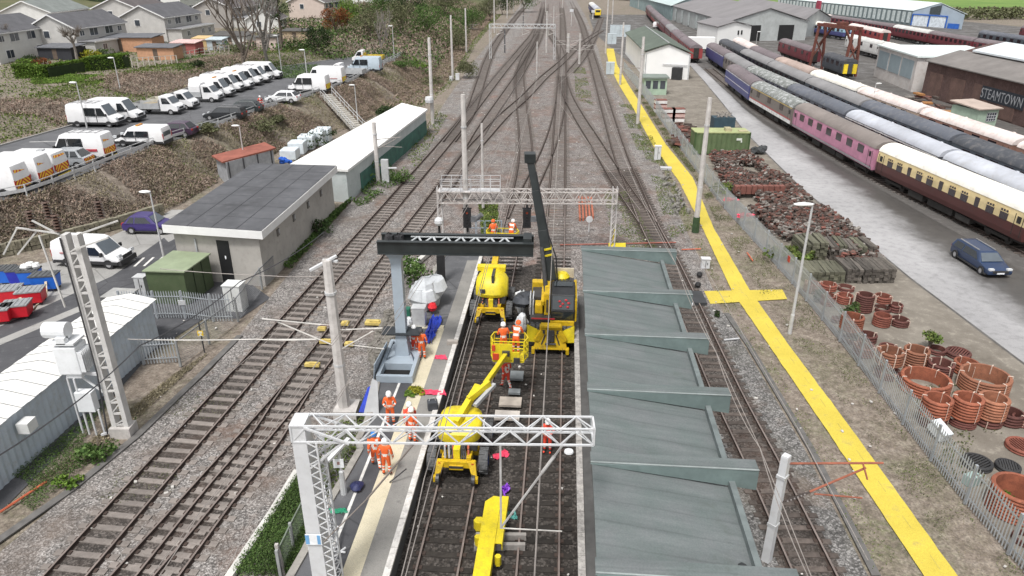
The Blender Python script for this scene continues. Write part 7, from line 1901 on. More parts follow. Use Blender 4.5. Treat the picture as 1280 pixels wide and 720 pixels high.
def under(x, yt, r, yb, lb, ymid, k2='o', lb2='', s=3):
 a = z2(x, ymid); b_ = z2(x, yb); t = coil(a[0], a[1], r/5.145, b_[1], 'd', lb, 2);
 h = t.children[0].dimensions.z if False else max(v.co.z for v in t.children[0].data.vertices)
 r_ = max(v.co.x for v in t.children[0].data.vertices)
 c = t.location; hh = Zat(c.y, z2(x, yt)[1])-h-.06
 t2 = thing('pipe_coil', lb2, 'pipe coil', (c.x, c.y, h+.06), 1., 'rusty pipe coils in the compound')
 KC.clear()
 n = max(3, int(round(hh/.15))); d = hh/n; prof = []
 for k in range(n):
  for q in range(5): a_ = -PI/2+PI*q/4; prof.append((r_+.03-d*.42+math.cos(a_)*d*.5, d*(k+.5)+math.sin(a_)*d*.48))
 mb = MB(); mb.lathe(prof+[(r_-.12,hh-.01),(r_-.13,0)], 30); mb.build('rings', CO[k2], t2, smooth=True)
 for k in range(s):
  a_ = 2*PI*k/s+3.9; ca, sa = math.cos(a_), math.sin(a_); mb = MB(); q = [Vector((ca*u,sa*u,z)) for u, z in ((r_+.05,.02),(r_+.06,hh*.5),(r_+.05,hh+.02),(r_-.14,hh+.02),(r_-.15,hh*.5))]
  for u, v in zip(q, q[1:]): mb.bar(u, v, .05,.018)
  mb.build('strap', STRAP, t2)
 mb = MB(); mb.box((c.x,c.y-.1,h+.03),(r_*2.1,.12,.05)); mb.box((c.x,c.y+.4,h+.03),(r_*2.1,.12,.05));
 tag(mb.build('spacer_boards', M('board_grey', (.36,.33,.30), .85, .2, 3.)), 'boards parting the '+lb2.replace('bright orange coil on top, ', 'stacked orange coils '), 'boards')
under(440,395,84,612,'dark lower coil under the orange coil closest to the fence',512,'o','bright orange coil on top, closest to the fence')
under(632,392,84,612,'dark lower coil under the middle one of three orange coils',520,'o','bright orange coil on top, middle of the front three')
under(796,392,84,608,'dark lower coil under the third orange coil from the fence',518,'t','bright orange coil on top, third from the fence')
for x, yt, r, yb, k, lb, s in ((940,485,76,600,'d','dark maroon coil beside the three stacked orange pairs',2),(1016,520,60,600,'d','dark maroon coil cut by the picture edge beside the stacked pairs',0)):
 a = z2(x, yt); b_ = z2(x, yb); coil(a[0], a[1], r/5.145, b_[1], k, lb, s)
def stacked(px, yb, ytop, rpx, kind, lb, zz, s):
 p = P(px, yb, 0); t_ = p.y*cT+CH*sT; r = rpx/F*t_; cy = p.y+r; return coil(px, ytop, rpx, P and yb, kind, lb, s, 0., None)
def topcoil(x, yt, r, base_yb, zz, kind, lb, s):
 a = z1(x, yt); b_ = z1(x, base_yb); p = P(b_[0], b_[1], 0); t_ = p.y*cT+CH*sT; rr = r/3.79/F*t_; cy = p.y+rr
 h = Zat(cy, a[1])-zz
 c = coil(a[0], a[1], r/3.79, b_[1], kind, lb, s, 0., max(.3, h)); c.location = (Xat(cy, zz+.3, a[0]), cy, zz)
topcoil(244,245,52,385,.75,'o','tall banded orange stack by the fence, above a dark coil',3)
topcoil(425,408,60,560,.8,'t','white tied tan stack above a dark coil, near the fence',6)
topcoil(393,148,38,238,.62,'r','upper coil of the stacked pair at the back corner',3)
z3 = lambda x, y: (1100+x/3.6, 520+y/3.6)
for x, yt, r, yb, k, lb, s, sl in ((640,140,68,190,'r','flat red ring with slats at the picture edge',0,True),(437,200,64,262,'k','flat black coil on the dirt by the fence',0,True),(575,238,52,272,'k','second flat black coil beside the first',0,True),
  (615,320,116,505,'o','large rusty ring with a seedling inside, close to the fence',0,False),(650,548,50,600,'d','rusty ring cut by the picture edge below the large one',0,False)):
 a = z3(x, yt); b_ = z3(x, yb); coil(a[0], a[1], r/3.6, b_[1], k, lb, s, slats=sl)
a = z1(750,420); coil(a[0], a[1], 55/3.79, z1(750,462)[1], 'd', 'flat slatted disc lying behind the big rings', 0, h=.3, slats=True)
a = z1(1000,640);
p = P(1172,548,0); mb = MB(); mb.box((p.x,p.y,.45),(.5,.9,.55),.3,0,.35); tag(mb.build('white_crate', M('crate_white', (.66,.70,.72), .6, .15, 2.), bevel=.03), 'tipped white crate against the palisade fence', 'crate')
p = P(1213,605,0); mb = MB(); mb.box((p.x,p.y,.25),(.6,.4,.5),.4,.3); tag(mb.build('green_crate', M('crate_green', (.30,.40,.38), .6, .15, 2.), bevel=.03), 'pale green box against the palisade fence', 'crate')
# ================================================================ TIMBER STACKS AND SCRAP HEAP
TIM = M('old_sleeper', (.115,.10,.088), .95, .3, 2.5, dirt=(.20,.19,.15), dirtamt=.6, rnd=.4, fine=.3)
TIM2 = M('mossy_sleeper', (.15,.145,.105), .95, .3, 2.5, dirt=(.10,.12,.05), dirtamt=.6, rnd=.35, fine=.3)
def sstack(x, y, z, label, mossy, rows=4, cols=2, L=2.3):
 t = thing('sleeper_stack', label, 'timber stack', (x, y, z), random.uniform(-.08,.08)-.05, 'stacks of old sleepers')
 for i in range(cols):
  for j in range(rows):
   mb = MB(); mb.box((i*.29-(cols-1)*.145+random.uniform(-.02,.02), random.uniform(-.08,.08), .1+j*.21),(.26,L,.19), random.uniform(-.015,.015)); mb.build('old_timber', TIM2 if mossy else TIM, t)
i = 0
ords = ['first','second','third','fourth','fifth','sixth','seventh','eighth','ninth','tenth','eleventh','twelfth']
for k in range(11):
 px = 1012+k*10.2; p = P(px, 355, 0)
 sstack(p.x, p.y+1.2, 0, '%s old sleeper stack from the fence in the front row by the coils' % ords[k], k < 5, 5 if k > 4 else 4, 2, 2.2)
for k in range(8):
 p = P(1010+k*11.5, 330-k*1.2+ (4 if k > 4 else 0), 0)
 if k in (0,1,2):
  sstack(p.x-.2, p.y+1.3, 0, '%s tall mossy stack in the second row of sleepers' % ords[k], True, 7, 2, 2.2)
 else: sstack(p.x, p.y+1.3, 0, '%s lower stack in the second row of sleepers' % ords[k-3], k % 2 == 0, 5, 2, 2.2)
SC = [M('scrap_rust', (.125,.066,.052), .9, .35, 2., fine=.3), M('scrap_brown', (.10,.077,.066), .9, .35, 2., fine=.3), M('scrap_grey', (.24,.22,.20), .85, .3, 2.), M('scrap_red', (.19,.075,.058), .85, .3, 2.)]
HP = [P(*q) for q in ((889,196),(935,196),(955,215),(985,232),(1025,262),(1072,300),(1108,338),(1062,335),(1010,310),(975,300),(945,275),(905,235))]
def inpoly(x, y, poly):
 c = False
 for a, b_ in zip(poly, poly[1:]+poly[:1]):
  if (a.y > y) != (b_.y > y) and x < (b_.x-a.x)*(y-a.y)/(b_.y-a.y)+a.x: c = not c
 return c
mb = MB(); random.seed(5); k = 0
bx0, bx1 = min(p.x for p in HP), max(p.x for p in HP); by0, by1 = min(p.y for p in HP), max(p.y for p in HP)
while k < 8000:
 x, y = random.uniform(bx0,bx1), random.uniform(by0,by1)
 if not inpoly(x, y, HP): continue
 k += 1
 hh = .75+.45*mnoise.noise(Vector((x*.45,y*.35,2))); z = hh*random.random()**.6
 x = round(x/.62)*.62+random.gauss(0,.14); y = round(y/.4)*.4+random.gauss(0,.09)
 pn = mnoise.noise(Vector((x*.3,y*.25,11)))
 if pn > .42: continue
 mi = random.choices((0,1,2,3),(5,6,1.2+max(0,pn)*14+(3 if y < 56 else 0),1+max(0,-pn)*3))[0]
 s = random.uniform(.09,.26)
 mb.box((x,y,z+.05),(s*1.6,s*.9,s*.7),random.gauss(0,.3),mi,random.gauss(0,.3),random.gauss(0,.3))
h = mb.build('scrap_heap', SC); h['kind'] = 'stuff'
mb = MB()
for k in range(9): mb.box((0,0,0),(0,0,0)) if False else None
t = thing('barrier_row', 'row of dark red steel boxes on top of the scrap heap', 'steel boxes', P(945,247,0))
for k in range(9): mb = MB(); mb.box((-1.9+k*.52,0,.8),(.46,.6,.75),.05); mb.build('steel_box', SC[3], t)
mb = MB();
for k in range(14): p = P(946,192,0); mb.ball((p.x+random.uniform(-.8,.8),p.y+random.uniform(-.6,.5),.25+random.uniform(0,.5)),(.4,.3,.3),7,0,.25)
tag(mb.build('tarpaulin_heap', M('tarp_dark', (.06,.065,.068), .6, .3, 2.)), 'dark crumpled tarpaulin heap by the corner of the green container', 'tarpaulin')
# ================================================================ CONTAINER, CABINS, GREEN ROOFED SHED
CG = M('container_green', (.105,.15,.068), .6, .2, .8, dirt=(.16,.17,.09), dirtamt=.4); CT = M('container_top', (.38,.42,.20), .6, .15, .6, dirt=(.25,.24,.12), dirtamt=.5)
ct = thing('shipping_container', 'green corrugated shipping container with pale top at the end of the scrap heap', 'container', (P(901,194,0).x, P(901,194,0).y+1.3, 0), -.02)
W2 = (P(935,194,0).x-P(868,194,0).x)/2
mb = MB(); n = 44
prof = []
for i in range(n+1): prof.append((-W2+2*W2*i/n, -1.22-(.05 if i%4 < 2 else 0)))
vs = [(x,y,.15) for x,y in prof]+[(x,y,2.5) for x,y in prof]; mb.add(vs, [(i,i+1,n+2+i,n+1+i) for i in range(n)])
mb.bx(-W2,W2,-1.2,1.22,.1,2.5); mb.build('corrugated_wall', CG, ct)
mb = MB(); mb.bx(-W2-.04,W2+.04,-1.3,1.3,2.5,2.6); mb.build('roof', CT, ct)
for s in (-1,1): mb = MB(); mb.bx(s*W2-.08,s*W2+.08,-1.34,-1.2,.05,2.6); mb.build('corner_post', M('post_green', (.05,.09,.03), .6), ct)
mb = MB(); mb.bx(.4,1.1,-.8,.2,2.6,2.95); mb.bx(1.9,2.9,-1.0,-.2,2.62,2.68); mb.build('roof_crate', M('crate_ply', (.42,.38,.24), .8), ct)
mb = MB(); mb.bx(1.6,2.2,-1.30,-1.28,1.7,1.95); mb.bx(2.1,2.25,-1.30,-1.28,1.45,1.7); mb.build('stencil_mark', M('stencil_white', (.65,.68,.62), .6), ct)
t = thing('skip_box', 'dark teal steel skip behind the green container', 'skip', P(905,163,0)+Vector((0,1,0)), .0)
mb = MB(); mb.bx(-1.4,1.4,-.9,.9,0,1.6); mb.build('body', M('skip_teal', (.03,.06,.08), .6, .2), t)
mb = MB()
for k in range(9): mb.bar((random.uniform(-1.3,1.3),-.6,1.65),(random.uniform(-1.3,1.3),.7,1.9+random.random()*.3),.1,.1)
mb.build('scrap_load', SC[2], t)
for k, (px, py, lb) in enumerate(((826,141,'white pallet load farthest along the fence'),(836,153,'white pallet load next to the pink one by the fence'),(848,153,'white and pink pallet load nearest the green container'))):
 p = P(px, py, 0); t = thing('pallet_load', lb, 'pallet load', (p.x, p.y+.8, 0), .0, 'pallet loads by the fence')
 for j in range(3):
  mb = MB(); mb.box((0,0,.25+j*.62),(1.7,1.2,.45)); mb.build('sack_layer', M('pallet_white' if j != 1 else 'pallet_pinkish', (.68,.66,.65) if j != 1 else (.55,.38,.35), .7, .15, 2.), t)
  mb = MB(); mb.box((0,0,.52+j*.62),(1.75,1.25,.07)); mb.build('pallet', SC[3], t)
mb = MB()
for k in range(60): p = P(random.uniform(838,866), random.uniform(160,185), 0); mb.box((p.x,p.y,random.uniform(.1,.9)),(random.uniform(.4,1.4),.35,.25),random.uniform(-1,1),random.choice((0,1,3)),random.gauss(0,.3))
o = mb.build('scrap_metal', SC); o['kind'] = 'stuff'
WB = M('block_white', (.80,.80,.79), .7, .05, .3); RG = M('roof_green', (.10,.125,.10), .7, .2, .3, dirt=(.2,.21,.18), dirtamt=.4)
def roofed(label, c4, eave, ridge, wallm, roofm, name='engine_shed', cat='shed'):
 """c4: near-left, near-right, far-right, far-left; ridge from mid of near side to mid of far side"""
 t = thing(name, label, cat); a, b_, c, d = [Vector((q[0],q[1],0)) for q in c4]; m0 = (a+b_)/2; m1 = (c+d)/2; e = Vector((0,0,eave)); r = Vector((0,0,ridge))
 mb = MB(); mb.add([a-Vector((0,0,.3)),b_-Vector((0,0,.3)),c-Vector((0,0,.3)),d-Vector((0,0,.3)),a+e,b_+e,c+e,d+e,m0+r,m1+r],[(0,1,5,8,4),(2,3,7,9,6),(1,2,6,5),(3,0,4,7)]); mb.build('wall', wallm, t)
 up = Vector((0,0,.12)); lo_ = Vector((0,0,.0)); mb = MB()
 o1 = (a-b_).normalized()*.4; f0 = (a-d).normalized()*.4
 A, B_, C_, D2 = a+o1+f0+e+up, b_-o1+f0+e+up, c-o1-f0+e+up, d+o1-f0+e+up; r0, r1 = m0+f0+r+up, m1-f0+r+up
 th = Vector((0,0,.16)); vs = [A,B_,C_,D2,r0,r1]; mb.add(vs+[v+th for v in vs],[(6,10,11,9),(7,8,11,10),(0,3,5,4),(1,4,5,2),(0,4,10,6),(4,1,7,10),(3,9,11,5),(5,11,8,2),(0,6,9,3),(1,2,8,7)]); rf = mb.build('roof', roofm, t)
 return t, rf
GC = [(25.5,143.5),(33.3,139.8),(36,181),(27.6,183)]
t, rf = roofed('white walled shed with dark green gabled roof beside the walkway bend', GC, 4.6, 6.2, WB, RG, 'gabled_shed')
mb = MB(); mb.bar((29.4,141.4,6.5),(31.8,182,6.5),.25,.1); mb.build('ridge_cap', M('ridge_grey', (.35,.36,.36), .7), rf)
mb = MB()
for q in (.02,.98): a = lerp2(GC[0],GC[1],q); mb.bar((a[0],a[1]-.1,0),(a[0],a[1]-.1,4.5),.12,.12)
mb.build('drainpipe', GREYP, t)
a = lerp2(GC[0],GC[1],.72); mb = MB(); mb.box((a[0],a[1]-.7,1.1),(1.8,1.2,2.2),-.45); mb.build('dark_store', M('store_dark', (.025,.026,.028), .7), t)
a, b_ = lerp2(GC[0],GC[1],.4), lerp2(GC[0],GC[1],.95); mb = MB(); mb.bar((a[0],a[1]-.2,2.6),(b_[0],b_[1]-.2,2.6),.1,.1); mb.build('pipework', GREYP, t)
p = P(817,119,0); t = thing('windowed_cabin', 'pale green windowed cabin with flat roof in front of the white shed', 'cabin', (p.x+.3, p.y+2, 0), -.05)
mb = MB(); mb.bx(-1.9,1.9,-1.8,1.8,0,2.7); mb.build('wall', M('cabin_green', (.36,.47,.36), .6, .15, 1.), t)
mb = MB(); mb.bx(-2.2,2.2,-2.1,2.1,2.7,2.9); mb.build('roof', M('cabin_roof', (.20,.235,.21), .7, .2, .6), t)
for x in (-1.2,0,1.2): mb = MB(); mb.bx(x-.42,x+.42,-1.83,-1.8,1.0,2.3); mb.build('window', WGL, t)
p = P(763,84,0)
for k, (px, py, h, w, lb) in enumerate(((763,93,2.2,1.6,'grey equipment cabinet at the walkway bend'),(765,55,2.6,2.4,'pale equipment hut at the far end of the walkway'),(775,46,3.2,6,'pale blue hut where the walkway vanishes'))):
 cabinet(px, py, w, 1.4, h, M('hut_pale', (.48,.54,.57), .6, .15, .8), lb)
# ================================================================ COACHES
def cm(n, c, r=.5): return M(n, c, r, .15, .5, dirt=(c[0]*.5+.03,c[1]*.5+.03,c[2]*.5+.03), dirtamt=.4)
C = {'cream': cm('coach_cream', (.68,.55,.30), .4), 'brown': cm('coach_brown', (.085,.03,.028), .4), 'pink': cm('coach_pink', (.52,.235,.34)), 'grey': cm('coach_grey', (.30,.30,.31)), 'blue': cm('coach_blue', (.07,.075,.21)),
     'taupe': cm('coach_taupe', (.19,.165,.15)), 'maroon': cm('coach_maroon', (.16,.03,.04)), 'rust': cm('coach_rust', (.24,.13,.10), .8), 'black': cm('coach_black', (.022,.024,.028)), 'lblue': cm('coach_lightblue', (.32,.50,.62)), 'white': cm('coach_white', (.66,.65,.63)), 'tan': cm('coach_tan', (.40,.31,.25), .8), 'slate': cm('coach_slate', (.10,.105,.125)), 'char': cm('coach_charcoal', (.06,.07,.085)), 'redd': cm('coach_red', (.30,.05,.05))}
def rm(n, c, d=(.3,.28,.26), a=.4): return M(n, c, .75, .18, .35, dirt=d, dirtamt=a)
RO = {'white': rm('croof_white', (.82,.79,.72)), 'lgrey': rm('croof_lightgrey', (.46,.48,.53)), 'grey': rm('croof_grey', (.24,.235,.24)), 'slate': rm('croof_slate', (.115,.125,.15)), 'dark': rm('croof_dark', (.065,.07,.082)), 'brown': rm('croof_brown', (.22,.19,.175)), 'patch': M('croof_patched', (.20,.21,.20), .8, .3, .5, dirt=(.75,.77,.78), dirtamt=1.), 'pinkw': rm('croof_pinkwhite', (.72,.63,.60), (.35,.25,.2), .6), 'rust': rm('croof_rust', (.42,.33,.29), (.25,.15,.1), .6), 'mgrey': rm('croof_maroongrey', (.17,.14,.15)), 'pale': rm('croof_pale', (.60,.60,.58))}
UNDER = M('underframe', (.035,.032,.03), .9, .3, 2.); CGL = M('coach_glass', (.035,.025,.03), .15, .2, .5, spec=.7)
def coach(label, x, y0, y1, lower, upper, roof, win=8, stripe=None, x1=None, tops=False, name='railway_coach', h=3.75, gang=True, group='stored railway coaches', ends=None, cat='railway coach', sides=(-1,)):
 x1 = x if x1 is None else x1
 a = Vector((x, y0, 0)); b_ = Vector((x1, y1, 0)); L = (b_-a).length-.35; mid = (a+b_)/2
 t = thing(name, label, cat, (mid.x, mid.y, .2), -math.atan2(x1-x, y1-y0), group)
 hw = 1.4; mb = MB()
 mb.extr([(-hw+.06,.85),(hw-.06,.85),(hw,1.25),(hw,1.95),(-hw,1.95),(-hw,1.25)], -L/2, L/2, 'y')
 mb.build('lower_side', C[lower], t)
 mb = MB(); mb.extr([(-hw,1.95),(hw,1.95),(hw-.02,2.5),(hw-.1,2.98),(-hw+.1,2.98),(-hw+.02,2.5)], -L/2, L/2, 'y'); mb.build('upper_side', C[upper], t)
 n = 9; prof = [(math.cos(PI*i/n)*(hw-.06), 2.98+math.sin(PI*i/n)*(h-2.98-.0)) for i in range(n+1)]
 mb = MB(); mb.extr(prof, -L/2-.05, L/2+.05, 'y'); o = mb.build('roof', RO[roof], t, smooth=True)
 for k in range(4): yy = -L*.36+k*L*.24; mb = MB(); mb.ball((.0 if k%2 else .35, yy, h-.03),(.16,.22,.1),8); mb.build('roof_vent', RO[roof], o)
 mb = MB(); mb.bx(-.9,.9,-L/2+.4,L/2-.4,.5,.86); mb.bx(-1.1,1.1,-1.8,1.6,.15,.7); mb.bx(-1.2,-.5,2.2,4.4,.2,.75); mb.bx(.4,1.2,-4.6,-2.6,.2,.75); mb.bx(-1.25,-.7,-4.2,-2.4,.25,.7); mb.build('underframe', UNDER, t)
 if win:
  for s in sides:
   for q in (-L/2+.7, L/2-.7):
    mb = MB()
    for u in (-.42,.42): mb.bx(s*hw-.012,s*hw+.012,q+u-.025,q+u+.025,1.1,2.75)
    mb.bx(s*hw-.02,s*hw+.02,q-.2,q+.2,2.1,2.6); mb.build('door', UNDER, t)
 for s in (-1,1):
  mb = MB(); yy = s*(L/2-2.9)
  mb.bx(-1.05,1.05,yy-1.3,yy+1.3,.35,.6)
  for q in (-1.1,1.1):
   for sx in (-1,1):
    k0 = len(mb.v); mb.lathe([(0,-.06),(.42,-.06),(.42,.06),(0,.06)],10); mb.v[k0:] = [(zz+sx*.78, yy+q+yy_, xx+.42) for xx, yy_, zz in mb.v[k0:]]
  mb.build('bogie', UNDER, t)
  if gang: mb = MB(); mb.bx(-.55,.55,s*L/2-.02 if s > 0 else -L/2-.2,s*L/2+.2 if s > 0 else -L/2+.02,.95,3.05); mb.build('gangway', UNDER, t)
 if stripe:
  mb = MB()
  for z0, z1, c in stripe:
   mb2 = MB()
   for s in (-1,1): mb2.bx(s*(hw+.004)-.008,s*(hw+.004)+.008,-L/2+.05,L/2-.05,z0,z1)
   mb2.build('livery_stripe', c, t)
 for s in sides:
  for k in range(win):
   yy = -L/2+1.5+(L-3.)*(k+.5)/win; w = min(1.3, (L-3)/win*.55)
   if tops and k % 3 == 2: w = .5
   mb = MB(); mb.box((s*(hw-.005),yy,2.42 if not tops else 2.3),(.05,w,.78)); o = mb.build('window', CGL, t)
   if tops and w > .6:
    mb = MB(); mb.box((s*(hw-.0),yy,2.50),(.06,w,.05))
    for q in (-.5,-.17,.17,.5): mb.box((s*(hw-.0),yy+q*w,2.62),(.06,.06,.26))
    mb.build('glazing_bar', C[upper], o)
 return t
R1 = lambda y: pl([(49,39.4),(61,38.55),(70.6,37.5),(92.7,37.2),(111,37.3),(131,39.0),(155,41)], y)
R2 = lambda y: pl([(45,43.2),(60,42.2),(90,41.7),(130,41.9),(150,43.5),(190,46.5)], y)
R3 = lambda y: pl([(45,47.6),(90,46.3),(115,46.9),(150,48.2),(200,51.5)], y)
R4 = lambda y: pl([(45,53.5),(75,52.0),(100,51.0),(140,51.0),(160,52.2),(190,55)], y)
WL = M('stripe_white', (.72,.71,.70), .5); RL_ = M('stripe_red', (.45,.05,.05), .5); YL_ = M('stripe_straw', (.60,.45,.16), .5)
def row(fn, lst, **k):
 for (y0, y1, lo, up, ro, win, lb, ex) in lst:
  kw = dict(k); kw.update(ex); coach(lb, fn(y0), y0, y1, lo, up, ro, win, x1=fn(y1), **kw)
row(R1, [(50.2,70.4,'brown','cream','white',11,'chocolate and cream coach with white roof beside the parked blue car',dict(tops=True, sides=(-1,1))),
         (70.7,92.6,'pink','pink','brown',7,'pink coach with grey roof behind the chocolate and cream one',dict(stripe=[(.95,1.12,C['grey'])])),
         (92.9,111.2,'taupe','taupe','patch',3,'brown coach with red and white stripe and patchy roof',dict(stripe=[(.92,1.35,WL),(1.4,1.52,RL_),(2.85,2.95,YL_)])),
         (111.5,131.,'blue','blue','mgrey',0,'dark blue van with white edging in the roadside row',dict(stripe=[(2.86,2.96,WL),(1.75,1.83,WL)]))])
row(R2, [(27,46.8,'cream','cream','lgrey',4,'light roofed coach cut by the picture edge behind the cream one',{}),(47,67.2,'slate','slate','lgrey',8,'slate coach with lilac grey roof behind the chocolate and cream coach',dict(stripe=[(2.8,2.92,WL)])),(67.5,88,'slate','slate','lgrey',8,'slate coach with pale grey roof behind the pink coach',dict(stripe=[(2.8,2.92,WL)])),
         (88.3,108.5,'slate','slate','slate',6,'slate blue roofed coach behind the striped brown one',{}),(108.8,129,'slate','slate','patch',6,'dark coach with white scratched roof behind the blue van',{}),(129.3,149,'taupe','taupe','grey',6,'brown sided coach with grey roof past the blue van',{}),(149.3,169,'blue','blue','mgrey',0,'blue van at the head of the second row',dict(stripe=[(2.86,2.96,WL)]))])
row(R3, [(33,53,'black','black','dark',6,'black coach cut by the picture edge',{}),(53.3,74,'black','char','dark',8,'black coach with dark roof beside the lilac roofed coach',{}),(74.3,94.5,'black','char','slate',8,'black coach with slate roof nearest the lamp pole',{}),(94.8,115,'black','char','grey',8,'black coach with grey roof beside the white scratched roof',{}),(115.3,135.5,'black','black','grey',6,'black coach with smooth grey roof behind the brown sided coach',{}),(135.8,156,'black','black','grey',6,'black coach with grey roof beyond the smooth roofed one',{}),(156.3,178,'black','black','dark',4,'black coach at the head of the third row',{})])
row(R4, [(40,55.5,'rust','rust','pinkw',0,'rusty wagon cut by the picture edge',dict(gang=False)),(56,72,'rust','rust','pinkw',0,'rusty wagon with flaking white roof by the pale green hut',dict(gang=False)),(72.4,89.5,'tan','rust','pinkw',5,'tan wagon with flaking white roof below the dark brick building',dict(gang=False)),(89.9,106,'tan','tan','pinkw',5,'tan wagon with pinkish white roof beside the rusty bogies',dict(gang=False)),(106.4,124,'rust','grey','white',0,'grey sided wagon with white roof by the rusty crane frame',dict(gang=False)),(124.4,142,'rust','taupe','rust',5,'brown wagon with pale beige roof behind the crane frame',{}),(142.4,162,'maroon','maroon','mgrey',8,'maroon coach with dull roof next to the beige roofed wagon',{}),(162.4,181,'rust','tan','pinkw',0,'faded tan wagon with pinkish roof heading its row',{})])
coach('maroon coach standing short of the rusty crane frame', 63.8, 158, 179, 'maroon', 'maroon', 'mgrey', 4, x1=64.5)
t = coach('dark shunting locomotive with yellow end inside the crane frame', 63.5, 140, 151, 'char', 'char', 'dark', 3, x1=64, name='locomotive', h=3.6, gang=False, cat='locomotive', group='locomotives')
mb = MB(); mb.bx(-1.2,-.5,-5.75,-5.4,.9,2.6); mb.bx(.5,1.2,-5.75,-5.4,.9,2.6); mb.build('warning_panel', M('step_yellow'), t)
row(lambda y: pl([(150,84),(230,86)], y), [(152,170,'tan','white','white',0,'pale box wagon in front of the curved roof shed',dict(gang=False)),(170.4,190,'white','white','pale',3,'cream box wagon next to the maroon coach with the pale end',dict(gang=False))])
coach('maroon coach with rounded pale green end near the pale wagons', 99.5, 202, 226, 'redd', 'redd', 'pinkw', 6, x1=101)
coach('light blue and white coach before the long ribbed shed', 95.5, 216, 238, 'blue', 'lblue', 'white', 8, x1=92, h=3.9, sides=(-1,1))
fr = lambda y: pl([(140,112.5),(180,110.5),(230,112),(285,109),(330,104)], y)
row(fr, [(138,158,'maroon','maroon','lgrey',8,'maroon coach at the picture edge in the far long row',{}),(158.4,179,'maroon','maroon','mgrey',8,'maroon coach past the edge one in the far row, lilac roof',{}),(179.4,200,'maroon','maroon','mgrey',8,'maroon coach below the blue doored shed',{}),(200.4,221,'maroon','maroon','pale',8,'maroon coach with pale roof patch by the shed doors',{}),(221.4,242,'maroon','maroon','mgrey',8,'maroon coach with pale door in the far row',{}),(242.4,263,'maroon','maroon','mgrey',6,'maroon coach in the far row behind the light blue coach',{}),(263.4,284,'maroon','redd','pinkw',6,'red white roofed coach at the start of the far row',{}),(284.4,305,'redd','redd','pinkw',6,'dull red coach hidden by the grey roofs',{})])
row(lambda y: pl([(150,124.5),(240,126)], y), [(160,181,'char','char','slate',8,'dark coach behind the far maroon row',{}),(181.4,202,'char','char','slate',6,'dark slate coach past the shed doors behind the maroon row',{}),(139,159.6,'white','white','pale',4,'pale roofed coach at the picture edge behind the maroon row',{})])
row(lambda y: pl([(170,142),(240,150)], y), [(178,198,'maroon','maroon','mgrey',6,'maroon coach farthest out at the picture edge',{}),(198.4,219,'maroon','maroon','mgrey',6,'maroon coach beyond the farthest edge one, near the field hedge',{})])
lr = lambda y: pl([(165,40.3),(190,42.5),(230,47),(310,56),(400,68)], y)
row(lr, [(164,184,'redd','redd','mgrey',6,'dull red coach heading the row behind the green roofed shed',{}),(184.4,204,'redd','redd','mgrey',6,'second dull red coach behind the green roofed shed',{}),(204.4,224,'maroon','maroon','grey',6,'maroon coach with grey roof above the small white van',{}),(224.4,245,'maroon','maroon','mgrey',6,'maroon coach in the middle of the far platform row',{}),(245.4,266,'maroon','taupe','mgrey',8,'brown red coach further along the far platform row',{}),(266.4,287,'redd','taupe','mgrey',8,'faded red coach near the top of the picture',{}),(287.4,308,'maroon','maroon','mgrey',8,'maroon coach at the very top of the far platform row',{}),(308.4,329,'maroon','maroon','mgrey',6,'last visible maroon coach of the far platform row',{})])
x_, y_ = P(747,23,0).x, P(747,23,0).y
t = coach('dark blue train with yellow front standing far down the throat', x_, y_, y_+24, 'blue', 'blue', 'lgrey', 8, x1=x_+1.1, name='passenger_train', cat='train', group='trains', gang=False, h=3.9, sides=(-1,1))
mb = MB(); mb.bx(-1.25,1.25,-12.2,-11.85,1.0,3.1); f_ = mb.build('yellow_front', M('train_yellow', (.80,.58,.03), .5), t, bevel=.08)
mb = MB(); mb.bx(-.9,.9,-12.23,-12.2,2.1,2.9); mb.build('windscreen', GLASSM, f_)
coach('second carriage of the far yellow fronted train', x_+1.1, y_+24.3, y_+48, 'blue', 'blue', 'pale', 8, x1=x_+2.3, name='passenger_train', cat='train', group='trains', sides=(-1,1))
t = thing('gantry_crane', 'rusty steel crane frame straddling the siding beside the dark locomotive', 'crane', (64, 149, 0), -1.35)
RST = M('crane_rust', (.16,.055,.04), .85, .3, 1.)
for sx in (-5.4,5.4):
 mb = MB()
 for sy in (-1.5,1.5): mb.bar((sx,sy,0),(sx,sy*.5,8.6),.4,.4)
 mb.bar((sx,-1.2,2.5),(sx,1.0,6.),.2,.2); mb.bar((sx,1.2,2.5),(sx,-1.0,6.),.2,.2); mb.build('leg', RST, t)
mb = MB()
for sy in (-.7,.7): mb.bar((-6,sy,8.8),(6,sy,8.8),.35,.6)
mb.bar((-5.4,0,5.),(-2,0,8.6),.3,.3); mb.bar((5.4,0,5.),(2,0,8.6),.3,.3); mb.build('cross_beam', RST, t)
mb = MB(); mb.box((.8,0,9.3),(1.6,1.6,.8)); mb.build('hoist', RST, t)
